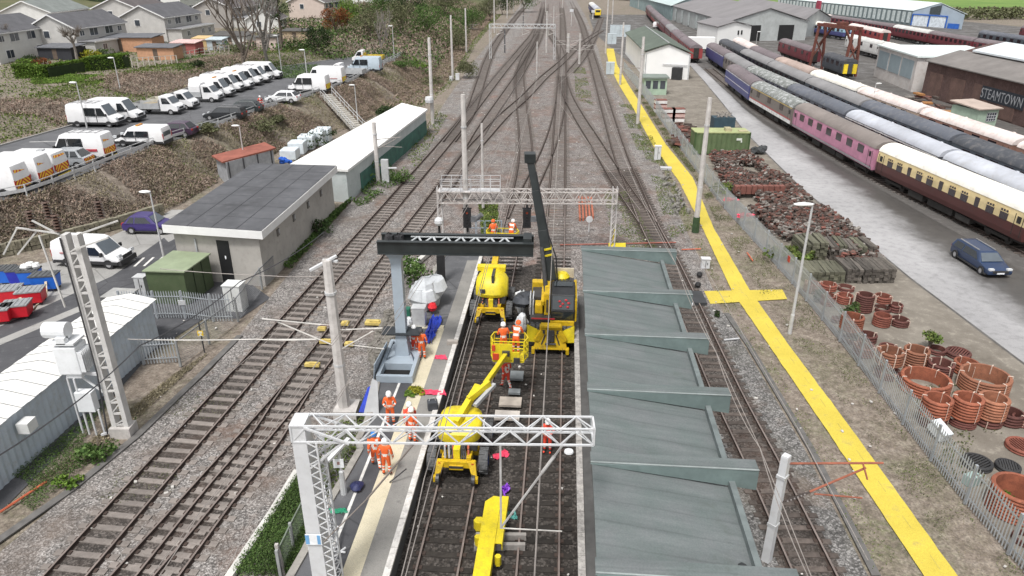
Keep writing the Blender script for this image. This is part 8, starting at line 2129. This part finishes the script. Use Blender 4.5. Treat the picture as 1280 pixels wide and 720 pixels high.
# ================================================================ SHEDS OF THE YARD
def cornerblock(label, name, cat, cs_, h, wallm, roofm, rh=.25, over=.3):
 t = thing(name, label, cat); mb = MB(); mb.prism(cs_, -.2, h); mb.build('wall', wallm, t); mb = MB(); mb.prism(outset(cs_, over), h, h+rh); rf = mb.build('roof', roofm, t); return t, rf
BRK = M('brick_dark', (.115,.068,.06), .95, .3, .35, dirt=(.16,.11,.10), dirtamt=.6, fine=.25)
bx_ = 68.5
t = thing('brick_shed', 'dark red brown shed carrying a painted name board, half pale metal roof', 'shed')
mb = MB(); mb.extr([(bx_,-.3),(bx_,5.4),(bx_+9.5,8.2),(bx_+24,5.),(bx_+24,-.3)], 60, 123, 'y'); mb.build('wall', BRK, t)
mb = MB(); mb.add([(bx_-.4,59.6,5.5),(bx_-.4,123.4,5.5),(bx_+5.,123.4,7.12),(bx_+5.,59.6,7.12),(bx_-.4,59.6,5.35),(bx_-.4,123.4,5.35),(bx_+5.,123.4,6.97),(bx_+5.,59.6,6.97)],[(0,3,2,1),(4,5,6,7),(0,1,5,4),(2,3,7,6),(1,2,6,5),(3,0,4,7)]); mb.build('lower_roof', M('roof_asbestos', (.20,.185,.175), .85, .2, .3, dirt=(.12,.1,.09)), t)
mb = MB(); mb.add([(bx_+4.6,59.6,7.5),(bx_+4.6,119.4,7.5),(bx_+9.5,119.4,8.75),(bx_+9.5,59.6,8.75),(bx_+24.3,119.4,5.6),(bx_+24.3,59.6,5.6),(bx_+4.6,59.6,7.25),(bx_+4.6,119.4,7.25),(bx_+24.3,119.4,5.3),(bx_+24.3,59.6,5.3)],[(0,3,2,1),(3,5,4,2),(0,1,7,6),(4,5,9,8),(1,2,4,8,7)]); mb.build('upper_roof', M('roof_metal_pale', (.66,.71,.74), .5, .08, .3, dirt=(.5,.54,.55)), t)
for k in range(6):
 yy = 120-k*6.2; mb = MB(); mb.bx(bx_-.06,bx_+.02,yy-2.2,yy+1.6,.2,3.9); mb.build('bricked_bay', M('brick_bay', (.15,.09,.075), .95, .3, .6, fine=.2), t)
mb = MB(); mb.bx(bx_-.10,bx_-.0,97.6,107.2,2.0,3.9); nb_ = mb.build('name_board', M('board_navy', (.025,.03,.04), .8, .2, .5), t)
cu = bpy.data.curves.new('name_text', 'FONT'); cu.body = 'STEAMTOWN'; cu.size = 2.15; cu.extrude = .01; cu.align_x = 'CENTER'; cu.space_character = 1.08
to = bpy.data.objects.new('tmp_text', cu); COL.objects.link(to)
dg = bpy.context.evaluated_depsgraph_get(); me = bpy.data.meshes.new_from_object(to.evaluated_get(dg)); bpy.data.objects.remove(to)
lo = bpy.data.objects.new('name_lettering', me); COL.objects.link(lo); me.materials.clear(); me.materials.append(M('letter_white', (.30,.31,.33), .8, .3, 1.5))
lo.parent = nb_; lo.location = (bx_-.13, 102.5, 2.28); lo.rotation_euler = (R(90), 0, R(-90)); lo.scale = (.66, .9, 1.)
e0, e1, e2, e3 = (68.3,126.),(70.6,145.),(86,143.),(83,124.)
t, rf = cornerblock('pale blue grey shed with white roof and three grey panels, beside the dark brick shed', 'panel_shed', 'shed', [e0,e3,e2,e1], 5.6, M('wall_offwhite', (.56,.53,.51), .8, .15, .5, dirt=(.35,.25,.2), dirtamt=.5), M('roof_mint', (.66,.72,.71), .5, .06, .3))
for k in range(3):
 a = lerp2(e0,e1,.06+k*.31); b_ = lerp2(e0,e1,.33+k*.31); mb = MB(); mb.bar((a[0]-.04,a[1],3.4),(b_[0]-.04,b_[1],3.4),.08,3.0); mb.build('wall_panel', M('panel_bluegrey', (.27,.33,.36), .6, .12, .5), t)
p = P(1203,163,0); t = thing('yard_hut', 'pale green timber hut with barred window by the flaking roofed wagons', 'hut', (p.x+2.2,p.y+2.,0), .25)
mb = MB(); mb.bx(-1.6,1.6,-2.2,2.2,0,2.7); mb.build('wall', M('hut_green', (.36,.46,.37), .8, .15, 1., dirt=(.2,.25,.18)), t)
mb = MB(); mb.plate([(-1.9,-2.5,2.75),(1.9,-2.5,2.75),(1.9,2.5,3.15),(-1.9,2.5,3.15)], .14); mb.build('roof', M('hut_roof', (.44,.36,.31), .8, .2, .6), t)
mb = MB(); mb.bx(-.2,1.3,-2.24,-2.2,1.2,2.3); o = mb.build('window', WGL, t); mb = MB()
for q in range(5): mb.bx(-.2+q*.37,-.16+q*.37,-2.27,-2.24,1.2,2.3)
for z in (1.2,1.55,1.9,2.27): mb.bx(-.2,1.32,-2.27,-2.24,z,z+.05)
mb.build('window_bars', WHITEP, o)
mb = MB(); mb.bx(.0,1.62,-2.215,-2.195,.05,2.68); mb.build('pale_cladding', M('hut_white', (.60,.66,.66), .7, .1), t) if False else None
for k,(px,py,lb) in enumerate(((1165,140,'rusty bogie with orange timber on top below the brick shed'),(1150,128,'rusty frame pile near the corner of the brick shed'),(1188,150,'pale topped pile of scrap between brick shed and hut'))):
 p = P(px,py,0); t = thing('scrap_pile', lb, 'scrap', (p.x,p.y,0), .3, 'scrap piles by the brick shed')
 for j in range(7): mb = MB(); mb.box((random.uniform(-1,1),random.uniform(-2,2),.3+j*.15),(random.uniform(.5,1.8),random.uniform(.6,3),.25),random.uniform(-.6,.6)); mb.build('scrap_piece', SC[j%4] if j < 6 else M('timber_orange2', (.36,.17,.06), .8, .2, 2.), t)
GR1 = M('roof_sheet_grey', (.21,.20,.205), .8, .15, .12, dirt=(.15,.14,.14)); GR2 = M('roof_sheet_mint', (.45,.53,.53), .7, .1, .15)
CW = M('clad_grey', (.40,.42,.42), .7, .15, .4, dirt=(.25,.26,.25), dirtamt=.5); CWT = M('clad_teal', (.25,.33,.34), .7, .2, .5)
t, rf = roofed('wide grey roofed engine shed with open dark doorways behind the white block', [(60.5,213.5),(84,217),(90,300),(62,296)], 5., 8.5, CW, GR1)
for k, q in enumerate((.22,.64)):
 a = lerp2((60.5,213.5),(84,217),q); b_ = lerp2((60.5,213.5),(84,217),q+.19); mb = MB(); mb.bar((a[0]+.05,a[1]-.1,2.1),(b_[0]+.05,b_[1]-.1,2.1),.12,4.2); mb.build('doorway', M('door_black'), t)
t, rf = roofed('mint roofed engine shed with ribbed side walls above the far platform row', [(61.6,297),(84,299),(90,400),(61,400)], 5., 9.5, CWT, GR2)
for k in range(14): yy = 216+k*12; mb = MB(); xx = pl([(213,60.5),(297,61.8),(400,61)], yy); mb.bx(xx-.08,xx+.02,yy,yy+2.6,.5,4.6); mb.build('wall_panel', M('panel_pale', (.46,.50,.50), .7), t)
t, rf = roofed('second grey roofed shed behind the engine shed, greenish ridge', [(85.5,224),(100,240),(104,320),(91,320)], 4.5, 7.2, CW, GR1)
c4 = [(54.6,160.5),(64.8,150.),(70.5,154.5),(60,166)]
w0 = P(876,60,0);
t, rf = roofed('small white gabled block with grey roof between coaches and engine shed', [(55.2,204),(65.5,208.5),(64.5,226),(53.8,221)], 4.4, 5.6, WB, GR1, 'white_block', 'building')
for k,q in enumerate((.62,.72)): a = lerp2((55.2,204),(65.5,208.5),q); mb = MB(); mb.box((a[0],a[1]-.05,2.9),(.45,.1,1.1)); mb.build('window', M('door_black'), t)
LS = [(151,257),(126,268),(97,392),(128,392)]
t, rf = roofed('long ribbed grey green shed with pale roof and blue framed doors', [(142,272),(150,254),(150,372),(128,372)], 4.6, 7.6, M('clad_slate', (.16,.20,.21), .7, .1, .2), M('roof_sheet_pale', (.60,.67,.68), .6, .06, .1))
for k in range(34):
 q = (k+.3)/34; a = lerp2((142,272),(128,372),q); b_ = lerp2((142,272),(128,372),q+.015); mb = MB(); mb.bar((a[0]-.1,a[1],2.5),(b_[0]-.1,b_[1],2.5),.2,3.6); mb.build('wall_rib', M('rib_pale', (.52,.58,.58), .7), t)
def fp(q, z, o): a = lerp2((142,272),(150,254),q); return (a[0]-o*.9, a[1]-o*.4, z)
mb = MB(); mb.add([fp(0,0,.05),fp(1,0,.05),fp(1,4.5,.05),fp(.5,7.5,.05),fp(0,4.5,.05)],[(0,1,2,3,4)]); mb.build('end_wall', M('end_bluegrey', (.36,.43,.50), .7, .1, .3), t)
for q0, q1 in ((.04,.34),(.38,.68)): mb = MB(); mb.plate([fp(q0,0,.2),fp(q1,0,.2),fp(q1,3.5,.2),fp(q0,3.5,.2)],.08); mb.build('door', M('door_pale', (.66,.72,.78), .6), t)
mb = MB()
for q in (.02,.36,.7): mb.bar(fp(q,0,.3),fp(q,3.8,.3),.3,.3)
mb.bar(fp(.02,3.7,.3),fp(.7,3.7,.3),.3,.35); mb.plate([fp(.74,0,.25),fp(.95,0,.25),fp(.95,1.6,.25),fp(.74,1.6,.25)],.1); mb.build('door_frame', M('frame_blue', (.03,.13,.50), .6), t)
mb = MB(); mb.plate([fp(.34,4.1,.2),fp(.55,4.1,.2),fp(.55,7.2,.2),fp(.34,6.2,.2)],.08); mb.build('dark_panel', M('panel_dark', (.06,.075,.08), .7), t)
a = lerp2((142,272),(128,372),.62); mb = MB(); mb.box((a[0]-.5,a[1],3.4),(.6,4,4)); mb.build('red_panel', M('panel_crimson', (.36,.05,.09), .7), t)
mb = MB()
for k in range(9000):
 x = random.uniform(150,420); y = pl([(150,300),(420,330)], x)+random.uniform(-6,6); z = 0; mb.leaf((x, y, random.uniform(.2,4.2)), 1.2)
o = mb.build('far_hedgerow', L_OLIVE); o['kind'] = 'stuff'
mb = MB()
for k in range(5000): mb.leaf((random.uniform(60,700), random.uniform(520,700), random.uniform(0,7)+2), 3.2)
o = mb.build('far_treeline', L_GREEN); o['kind'] = 'stuff'
for k, (px, py, lb) in enumerate(((826,36,'tiny white van parked by the far platform row'),)):
 p = P(px, py, 0); van('work_van', lb, 5.0, 2.1, crew=False, loc=(p.x, p.y+1, 0), rz=-.2)
p = P(868,66,0); t = thing('box_trailer', 'white box lorry trailer next to the blue van at the end of the road', 'trailer', (p.x+.5, p.y+1.2, 0), -.12)
mb = MB(); mb.bx(-4.3,4.3,-1.25,1.25,.9,3.6); mb.build('box_body', WB, t, bevel=.04)
mb = MB(); mb.bx(-4.,4.,-1.,1.,.6,.9); mb.build('chassis', UNDER, t); wheels(t, (-2.8,2.9), 1.2, .45)
a, b_ = P(1196,325,0), P(1228,346,0); d = (b_-a).normalized(); c_ = (a+b_)/2 + Vector((d.y*-.7, d.x*.7, 0))
car('dark blue estate car parked on the yard beside the chocolate and cream coach', paint('paint_navy', (.025,.045,.10)), 4.75, 1.4, 1.84, True, loc=(c_.x+.2, c_.y+.4, .0), rz=math.atan2(d.y, d.x))
track([(R1(y)-.0, y) for y in (20,50,70,92,111,131,150)] if False else [(40.6,20,0),(39.4,49,0),(38.55,61,0),(37.5,70.6,0),(37.2,92.7,0),(37.3,111,0),(39,131,0),(41,155,0)], 'siding under the roadside row of coaches', 'w', near=60, px=False)
for px, py, pt, lb in ((1086,150,105,'slim lamp pole between the coach rows'),(943,70,40,'thin pole standing among the coach roofs')):
 lamp(px, py, pt, lb, z=0, dr=(1,0), r=.06)
# ================================================================ SMALL THINGS ON TRACKS AND PLATFORM
def bag(px, py, z, r, h, m, lab, nm='bulk_bag', n=5):
 p = P(px, py, z); mb = MB()
 for k in range(n): mb.ball((p.x+random.uniform(-.3,.3)*r, p.y+r*.4+random.uniform(-.3,.3)*r, z+h*.5+random.uniform(-.15,.2)*h),(r*random.uniform(.6,.85),r*random.uniform(.6,.85),h*random.uniform(.4,.55)),9,0,.12)
 o = mb.build(nm, m, smooth=True); tag(o, lab, nm.replace('_', ' ')); return o
WS = M('sheet_white', (.62,.64,.66), .5, .15, 1.2, dirt=(.42,.44,.46), dirtamt=.5); PKB = M('bag_dark', (.05,.055,.065), .7, .3, 2.)
bag(533,386,ZPL,1.2,1.7,M('sheet_silver', (.50,.52,.54), .45, .2, 1.5, dirt=(.32,.34,.36), dirtamt=.6),'heap under a silver white plastic sheet beside the blue grey column', 'sheeted_heap', 9)
bag(652,398,.02,.5,1.7,WS,'white bulk bag slung between the crane and the domed lift','bulk_bag',6); bag(651,416,.02,.48,1.1,WS,'second white bulk bag on the ballast below the first','bulk_bag',5); bag(655,384,1.3,.75,.8,PKB,'black sheeted load between crane cab and domed lift','bulk_bag',7)
p = P(524,409,ZPL); t = thing('equipment_cabinet', 'pale grey cabinet on the platform in front of the sheeted heap', 'cabinet', (p.x,p.y+.3,ZPL), TANG); mb = MB(); mb.bx(-.38,.38,-.3,.3,0,1.15); mb.build('body', GALV, t, bevel=.03); mb = MB(); mb.bx(-.4,.4,-.32,.32,1.15,1.2); mb.build('lid', GALV, t)
bag(511,410,ZPL,.32,.55,WS,'small white sack beside the pale grey cabinet','sack',3)
p = P(508,396,ZPL); mb = MB(); mb.box((p.x,p.y,ZPL+.35),(.5,.4,.5)); tag(mb.build('green_crate', M('crate_bottle', (.02,.14,.09), .6, .2, 3.), bevel=.03),'small dark green crate behind the white sack','crate')
mb = MB(); p = P(541,393,ZPL); mb.ball((p.x,p.y,ZPL+.5),(.3,.25,.3),8,0,.15); tag(mb.build('red_bag', M('bag_red', (.65,.02,.03), .6)),'red bag tied beside the cabinet','bag')
def cloth(pts, z, m, lab, nm='plastic_sheet', lift=.25, cat='sheet'):
 q = [P(a, b_, z) for a, b_ in pts]; mb = MB(); n = 10
 for i in range(n+1):
  for j in range(n+1):
   u, v = i/n, j/n; p = q[0].lerp(q[1], u).lerp(q[3].lerp(q[2], u), v); mb.v.append((p.x+random.gauss(0,.03), p.y+random.gauss(0,.03), z+.03+lift*abs(mnoise.noise(Vector((u*3,v*3,pts[0][0]*.1))))*1.6))
 for i in range(n):
  for j in range(n): a = i*(n+1)+j; mb.f.append((a,a+1,a+n+2,a+n+1)); mb.m.append(0)
 return tag(mb.build(nm, m, smooth=True), lab, cat)
BL = M('sheet_royal', (.02,.05,.42), .45, .25, 3.)
cloth([(540,396),(553,400),(540,432),(528,428)], ZPL, BL, 'royal blue sheet trailing from the cabinet to the workers', lift=.45)
p = P(463,512,ZPL); t = thing('folded_board', 'blue sheeted board leaning up beside the column foot', 'board', (p.x+.1,p.y,ZPL)); mb = MB(); mb.plate([(-.35,-.3,0),(.35,-.3,0),(.3,.3,1.35),(.05,.35,1.5)], .05); mb.build('grey_face', GREYP, t); mb = MB(); mb.plate([(-.6,-.2,.0),(-.05,-.3,.0),(.1,.3,1.2),(-.2,.35,1.)], .04); mb.build('blue_face', BL, t)
PK = M('cloth_pink', (.78,.06,.13), .6, .2, 2.)
cloth([(527,488),(556,488),(557,495),(526,494)], ZPL, PK, 'pink plastic sheet across the platform edge near the yellow weed', lift=.08)
cloth([(545,445),(556,444),(560,450),(543,449)], ZPL, PK, 'thin pink strip on the cream stripe by the workers', lift=.05)
cloth([(616,570),(632,563),(638,570),(618,577)], .0, PK, 'pink net on the ballast between the lines', lift=.12)
cloth([(626,612),(634,606),(638,616),(629,622)], .0, M('net_purple', (.22,.05,.50), .6, .2, 3.), 'purple net at the tip of the yellow beam', lift=.25)
cloth([(632,641),(645,640),(647,652),(636,648)], .0, M('net_teal', (.10,.34,.31), .6, .2, 3.), 'teal net lying beside the yellow beam', lift=.1)
cloth([(411,638),(432,636),(434,642),(412,644)], ZPL, M('sheet_emerald', (.02,.28,.15), .5, .2, 3.), 'green plastic sheet on the tarmac near the gantry mast', lift=.06)
bag(444,614,ZPL,.32,.3,M('bag_navy', (.02,.025,.09), .6, .3, 4.),'navy holdall dropped on the platform tarmac','holdall',4)
p = P(541,511,ZPL); t = thing('tool_bag', 'black tool bag at the platform edge by the pink sheet', 'bag', (p.x,p.y,ZPL), .2); mb = MB(); mb.bx(-.24,.24,-.2,.2,0,.45); mb.build('body', PKB, t, bevel=.06); mb = MB(); mb.path([(-.15,0,.45),(-.1,0,.6),(.1,0,.6),(.15,0,.45)],.02,5); mb.build('handle', GREYP, t)
p = P(566,430,ZPL); mb = MB(); mb.box((p.x,p.y,ZPL+.12),(.6,.25,.22),TANG); tag(mb.build('grit_box', M('board_grey')),'small grey box on the platform coping','box')
for (px, py, w, d, m, lb) in ((646,472,.7,.8,M('board_slate', (.22,.24,.25), .7),'grey board lying between the rails under the basket'),(643,492,.6,.4,M('board_slate'),'smaller grey board below the basket board'),(638,505,1.1,.75,M('pallet_pale', (.42,.37,.32), .85, .2, 2.),'pale crate lid on the track behind the gantry boom'),(634,522,1.2,.7,M('pallet_paler', (.52,.48,.44), .85, .2, 2.),'pale sheet board seen through the gantry boom')):
 p = P(px, py, .1); mb = MB(); mb.box((p.x,p.y,.22),(w,d,.12),TANG); tag(mb.build('loose_board', m), lb, 'board')
p = P(711,566,0); mb = MB(); mb.lathe([(0,.05),(.22,.05),(.2,.11),(0,.12)],14,(p.x,p.y,0)); tag(mb.build('white_disc', M('plate_white')),'white round disc on the ballast beside the platform edge','disc')
for s, lb in ((0,'grey pole laid from the cream stripe to the platform edge'),):
 mb = MB(); mb.tube(P(487,603,ZPL+.05), P(508,586,ZPL+.6), .03); tag(mb.build('pole', STEELD), lb, 'pole')
mb = MB(); mb.bx(0,0,0,0,0,0) if False else None
q = [P(404,632,ZPL), P(420,693,ZPL), P(409,630,ZPL)]
t = thing('tubular_barrier', 'white tubular barrier leaning on the gantry mast', 'barrier', P(417,690,ZPL)); mb = MB()
for dx_ in (-.25,.0,.2): mb.tube((dx_,.0,.05),(dx_-.55,1.6,1.75),.04)
mb.tube((-.5,.05,.08),(.45,-.1,.08),.04); mb.tube((-.35,-.25,.06),(.1,.2,.06),.04); mb.tube((.1,-.25,.06),(.4,.15,.06),.04); mb.tube((-.1,.6,.65),(.25,.55,.6),.035); mb.build('tube_frame', WHITEP, t)
p = P(430,617,ZPL); t = thing('platform_lamp', 'platform lamp post with white notice and long slanted lamp head under the gantry', 'lamp', (p.x,p.y,ZPL)); h = Zat(p.y,562)-ZPL
mb = MB(); mb.lathe([(.13,0),(.11,1.1),(.05,1.15),(.045,h)],8); mb.build('post', GALV, t); mb = MB(); mb.box((-.05,-.07,h-.6),(.4,.03,.4)); q_ = mb.build('notice', M('plate_white'), t); mb = MB(); mb.box((-.05,-.088,h-.58),(.1,.005,.14)); mb.build('notice_print', M('print_red', (.35,.2,.18), .6), q_)
mb = MB(); mb.bar((-.32,-.5,h-.15),(.3,.5,h+.15),.17,.1); mb.build('lantern', WHITEP, t)
meshfence([P(352,725,0),P(368,690,0),P(392,640,0),P(412,600,0),P(440,560,0)], 1.3, 'green tinted mesh fence between the platform and the grassy bank', tint=M('mesh_green', (.16,.19,.15), .7), cell=.13)
for px, py, lb in ((355,715,'leaning concrete post on the grassy bank by the gantry mast'),(412,600,'leaning concrete post between platform edge and second line')):
 p = P(px,py,.2); mb = MB(); mb.bar((p.x,p.y,-.1),(p.x-.1,p.y,1.5),.12,.12); tag(mb.build('fence_post', CONCM), lb, 'post')
YC = M('cover_yellow', (.58,.45,.14), .7, .2, 2., dirt=(.35,.28,.15), dirtamt=.5)
for k, (px, py, w, d, lb) in enumerate(((391,460,.8,.28,'yellow cover board across the second line, closest to the white gantry'),(408,431,.7,.3,'yellow cover board behind the leaning mast'),(403,415,.5,.3,'yellow cover board half hidden above the mast'),(432,408,.45,.35,'yellow cover board where the outer rails pass the mast'),(467,407,.95,.5,'large yellow cover box on the cess by the rubble'),(437,434,.5,.3,'small yellow cover board beside the mast foot'))):
 p = P(px,py,0); mb = MB(); mb.box((p.x,p.y,.22),(w,d,.16),TANG); mb.box((p.x+.1,p.y-.05,.34),(w*.6,d*.5,.1),TANG); tag(mb.build('cover_board', YC), lb, 'cover board')
mb = MB(); random.seed(9)
for k in range(260):
 p = strip_px([(462,440),(486,390),(505,400),(472,500)])(); mb.box((p[0],p[1],random.uniform(.0,.3)),(random.uniform(.1,.5),random.uniform(.1,.4),random.uniform(.08,.3)),random.random()*3,0,random.gauss(0,.3))
o = mb.build('rubble', M('rubble_stone', (.20,.185,.165), .95, .4, 3., dirt=(.09,.10,.05), dirtamt=.6)); o['kind'] = 'stuff'
for k, (px, py, w, d, h, m, lb) in enumerate(((733,262,.5,6,.4,M('pipe_rust', (.36,.12,.07), .85, .3, 2.),'bundle of rusty rails lying end on beneath the gantry'),(822,200,.7,.6,1.5,WHITEP,'white signal cabinet by the yellow walkway curve'),(882,336,.6,.45,.7,WHITEP,'small white box among the weeds by the crossing'),(833,213,1.1,.7,.2,GALV,'pale lid on the verge by the walkway'),(806,96,.6,.5,1.1,GALV,'grey box at the foot of the green roofed shed'))):
 p = P(px, py, 0);
 if 'rails' in lb:
  t = thing('rail_bundle', lb, 'rails', (p.x,p.y,0), TANG)
  for j in range(5): mb = MB(); mb.bx(-.7+j*.28,-.55+j*.28,-3+random.uniform(-.4,.4),3,0,.3); mb.build('old_rail', m, t)
 else: cabinet(px, py, w, d, h, m, lb)
for px, py, w, m, lb in ((771,313,1.3,YELP2,'yellow board leaning at the foot of the gantry leg'),):
 p = P(px,py,0); mb = MB(); mb.box((p.x,p.y,.35),(w,.1,.5),0,0,-.4); mb.bar((p.x-.4,p.y+.3,0),(p.x-.2,p.y+.3,1.6),.08,.08); tag(mb.build('yellow_board', m), lb, 'board')
RP = M('rod_orange', (.50,.12,.06), .7, .2)
for (a, b_, lb) in (((0,640),(58,602),'orange cable duct on the grass below the corrugated shed'),((852,312),(876,311),'orange rod across the cess by the canopy end'),((934,316),(941,326),'orange rod lying on the verge by the fence'),((700,306),(845,303),'red cable stretched across the lines before the canopy'),((905,425),(924,423),'pale rod across the ballast below the crossing')):
 mb = MB(); mb.tube(P(a[0],a[1],.12), P(b_[0],b_[1],.12), .05); tag(mb.build('cable_duct', M('rod_dull', (.33,.11,.08), .7) if 'stretched' in lb else RP if 'pale' not in lb else GALV), lb, 'cable')
mb = MB(); c0 = [P(842,363,.19),P(877,364,.19),P(884,379,.19),P(848,378,.19)]; mb.prism([(p.x,p.y) for p in c0], .02, .21); tag(mb.build('crossing_panel', M('rubber_black', (.045,.047,.05), .8, .2, 2.)), 'black rubber crossing panel on the curving line at the yellow walkway', 'crossing panel')
p = P(858,381,.2); mb = MB(); mb.box((p.x,p.y,.26),(.8,.3,.1)); tag(mb.build('white_bracket', WHITEP), 'white plate on the edge of the rubber crossing', 'plate')
for i, (px, py) in enumerate(((874,347),(872,360))): p = P(px,py,0); mb = MB(); mb.ball((p.x,p.y,.25),(.22,.22,.2),8); tag(mb.build('track_drum', M('cable_black')), ('upper' if i == 0 else 'lower')+' black drum in the cess beside the crossing', 'drum')
mb = MB()
for k in range(40): p = strip_px([(826,215),(836,215),(862,268),(848,275)])(); mb.box((p[0],p[1],.15),(random.uniform(.2,1.2),random.uniform(.1,.3),random.uniform(.1,.3)),random.uniform(.8,1.6))
o = mb.build('track_debris', M('debris_grey', (.20,.19,.17), .9, .4, 2.)); o['kind'] = 'stuff'
mb = MB(); random.seed(31)
for k in range(420):
 x = random.uniform(-22, 19); y = 15+random.random()**1.4*140; s = random.uniform(.04,.12)
 mb.box((x,y,.05),(s*1.5,s,s*.5),random.random()*3)
o = mb.build('pale_litter', M('litter_pale', (.55,.53,.50), .8, .3, .5)); o['kind'] = 'stuff'
p = P(585,330,ZPL); t = thing('handrail_gate', 'bare lattice handrail and bell at the platform end beside the round bush', 'handrail', (p.x-2.0,p.y+2,ZPL))
mb = MB()
for k in range(7): mb.tube((-.2+k*.28,0,0),(-.2+k*.28,.3,1.4),.02)
mb.tube((-.3,.15,.7),(1.8,.15,.7),.025); mb.tube((-.3,.3,1.4),(1.8,.3,1.4),.025); mb.build('railing', STEELD, t)
p = P(552,352,ZPL); t = thing('platform_signal', 'slim signal post with two white round heads at the platform end', 'signal', (p.x,p.y,ZPL)); mb = MB(); mb.tube((0,0,0),(0,0,4.2),.09); mb.bx(-.25,.25,-.2,.2,0,1.9); mb.build('post', SIGB, t)
for z in (2.9,4.2): mb = MB(); mb.ball((0,-.1,z),(.3,.25,.3),10); mb.build('signal_head', WHITEP, t)
p = P(607,240,0); t = thing('blue_barrier', 'light grey blue hooped barrier panels below the gantry walkway', 'barrier', (p.x-1.,p.y-12,0)); mb = MB()
for k in range(4): mb.bar((k*.7,0,0),(k*.7,0,1.2),.05,.05); mb.bar((k*.7+.6,0,0),(k*.7+.6,0,1.2),.05,.05); mb.bar((k*.7,0,1.2),(k*.7+.6,0,1.2),.05,.05); mb.bar((k*.7,0,.6),(k*.7+.6,0,.6),.05,.05)
mb.build('hoop', M('hoop_blue', (.38,.46,.55), .5), t)
cabinet(0,0,1,1,1,GALV,'x') if False else None
mb = MB(); p = P(736,290,0); mb.lathe([(0,0),(.28,0),(.28,.05),(0,.05)],12,(0,0,0)); mb.v=[(x+p.x,p.y-z,y_+1.1) for x,y_,z in mb.v]; mb.tube((p.x,p.y+.05,0),(p.x,p.y+.05,1.3),.04); tag(mb.build('ground_signal', WHITEP), 'small grey disc signal beside the rail bundle', 'signal')
# ================================================================ CAMERA, LIGHT, SKY
cam = bpy.data.cameras.new('camera'); co = bpy.data.objects.new('camera', cam); COL.objects.link(co)
cam.sensor_width = 36.0; cam.lens = F/1280*36.0; cam.clip_start = .5; cam.clip_end = 4000
co.location = (0, 0, CH); co.rotation_euler = (R(90)-TH, 0, 0)
scene.camera = co
SUN_EL, SUN_AZ = R(62), R(205)
w = bpy.data.worlds.new('World'); scene.world = w; w.use_nodes = True
nt = w.node_tree; bg = nt.nodes['Background']
sky = nt.nodes.new('ShaderNodeTexSky'); sky.sky_type = 'NISHITA'; sky.sun_disc = False
sky.sun_elevation = SUN_EL; sky.sun_rotation = SUN_AZ; sky.air_density = 1.0; sky.dust_density = 4.0; sky.ozone_density = .6
hs = nt.nodes.new('ShaderNodeHueSaturation'); hs.inputs['Saturation'].default_value = .12
nt.links.new(sky.outputs[0], hs.inputs['Color']); nt.links.new(hs.outputs[0], bg.inputs[0]); bg.inputs[1].default_value = .10
sl = bpy.data.lights.new('sun', 'SUN'); sl.energy = 1.5; sl.angle = R(10); sl.color = (1, .97, .93)
so = bpy.data.objects.new('sun', sl); COL.objects.link(so)
dv = Vector((math.sin(SUN_AZ)*math.cos(SUN_EL), math.cos(SUN_AZ)*math.cos(SUN_EL), math.sin(SUN_EL)))
so.rotation_euler = dv.to_track_quat('Z', 'Y').to_euler(); so.location = dv*200
scene.view_settings.view_transform = 'Standard'; scene.view_settings.look = 'None'; scene.view_settings.gamma = 1
scene.view_settings.exposure = .84; scene.view_settings.use_curve_mapping = False
scene.cycles.max_bounces = 5; scene.cycles.diffuse_bounces = 3; scene.cycles.glossy_bounces = 2
scene.cycles.use_denoising = True
bpy.context.view_layer.update()
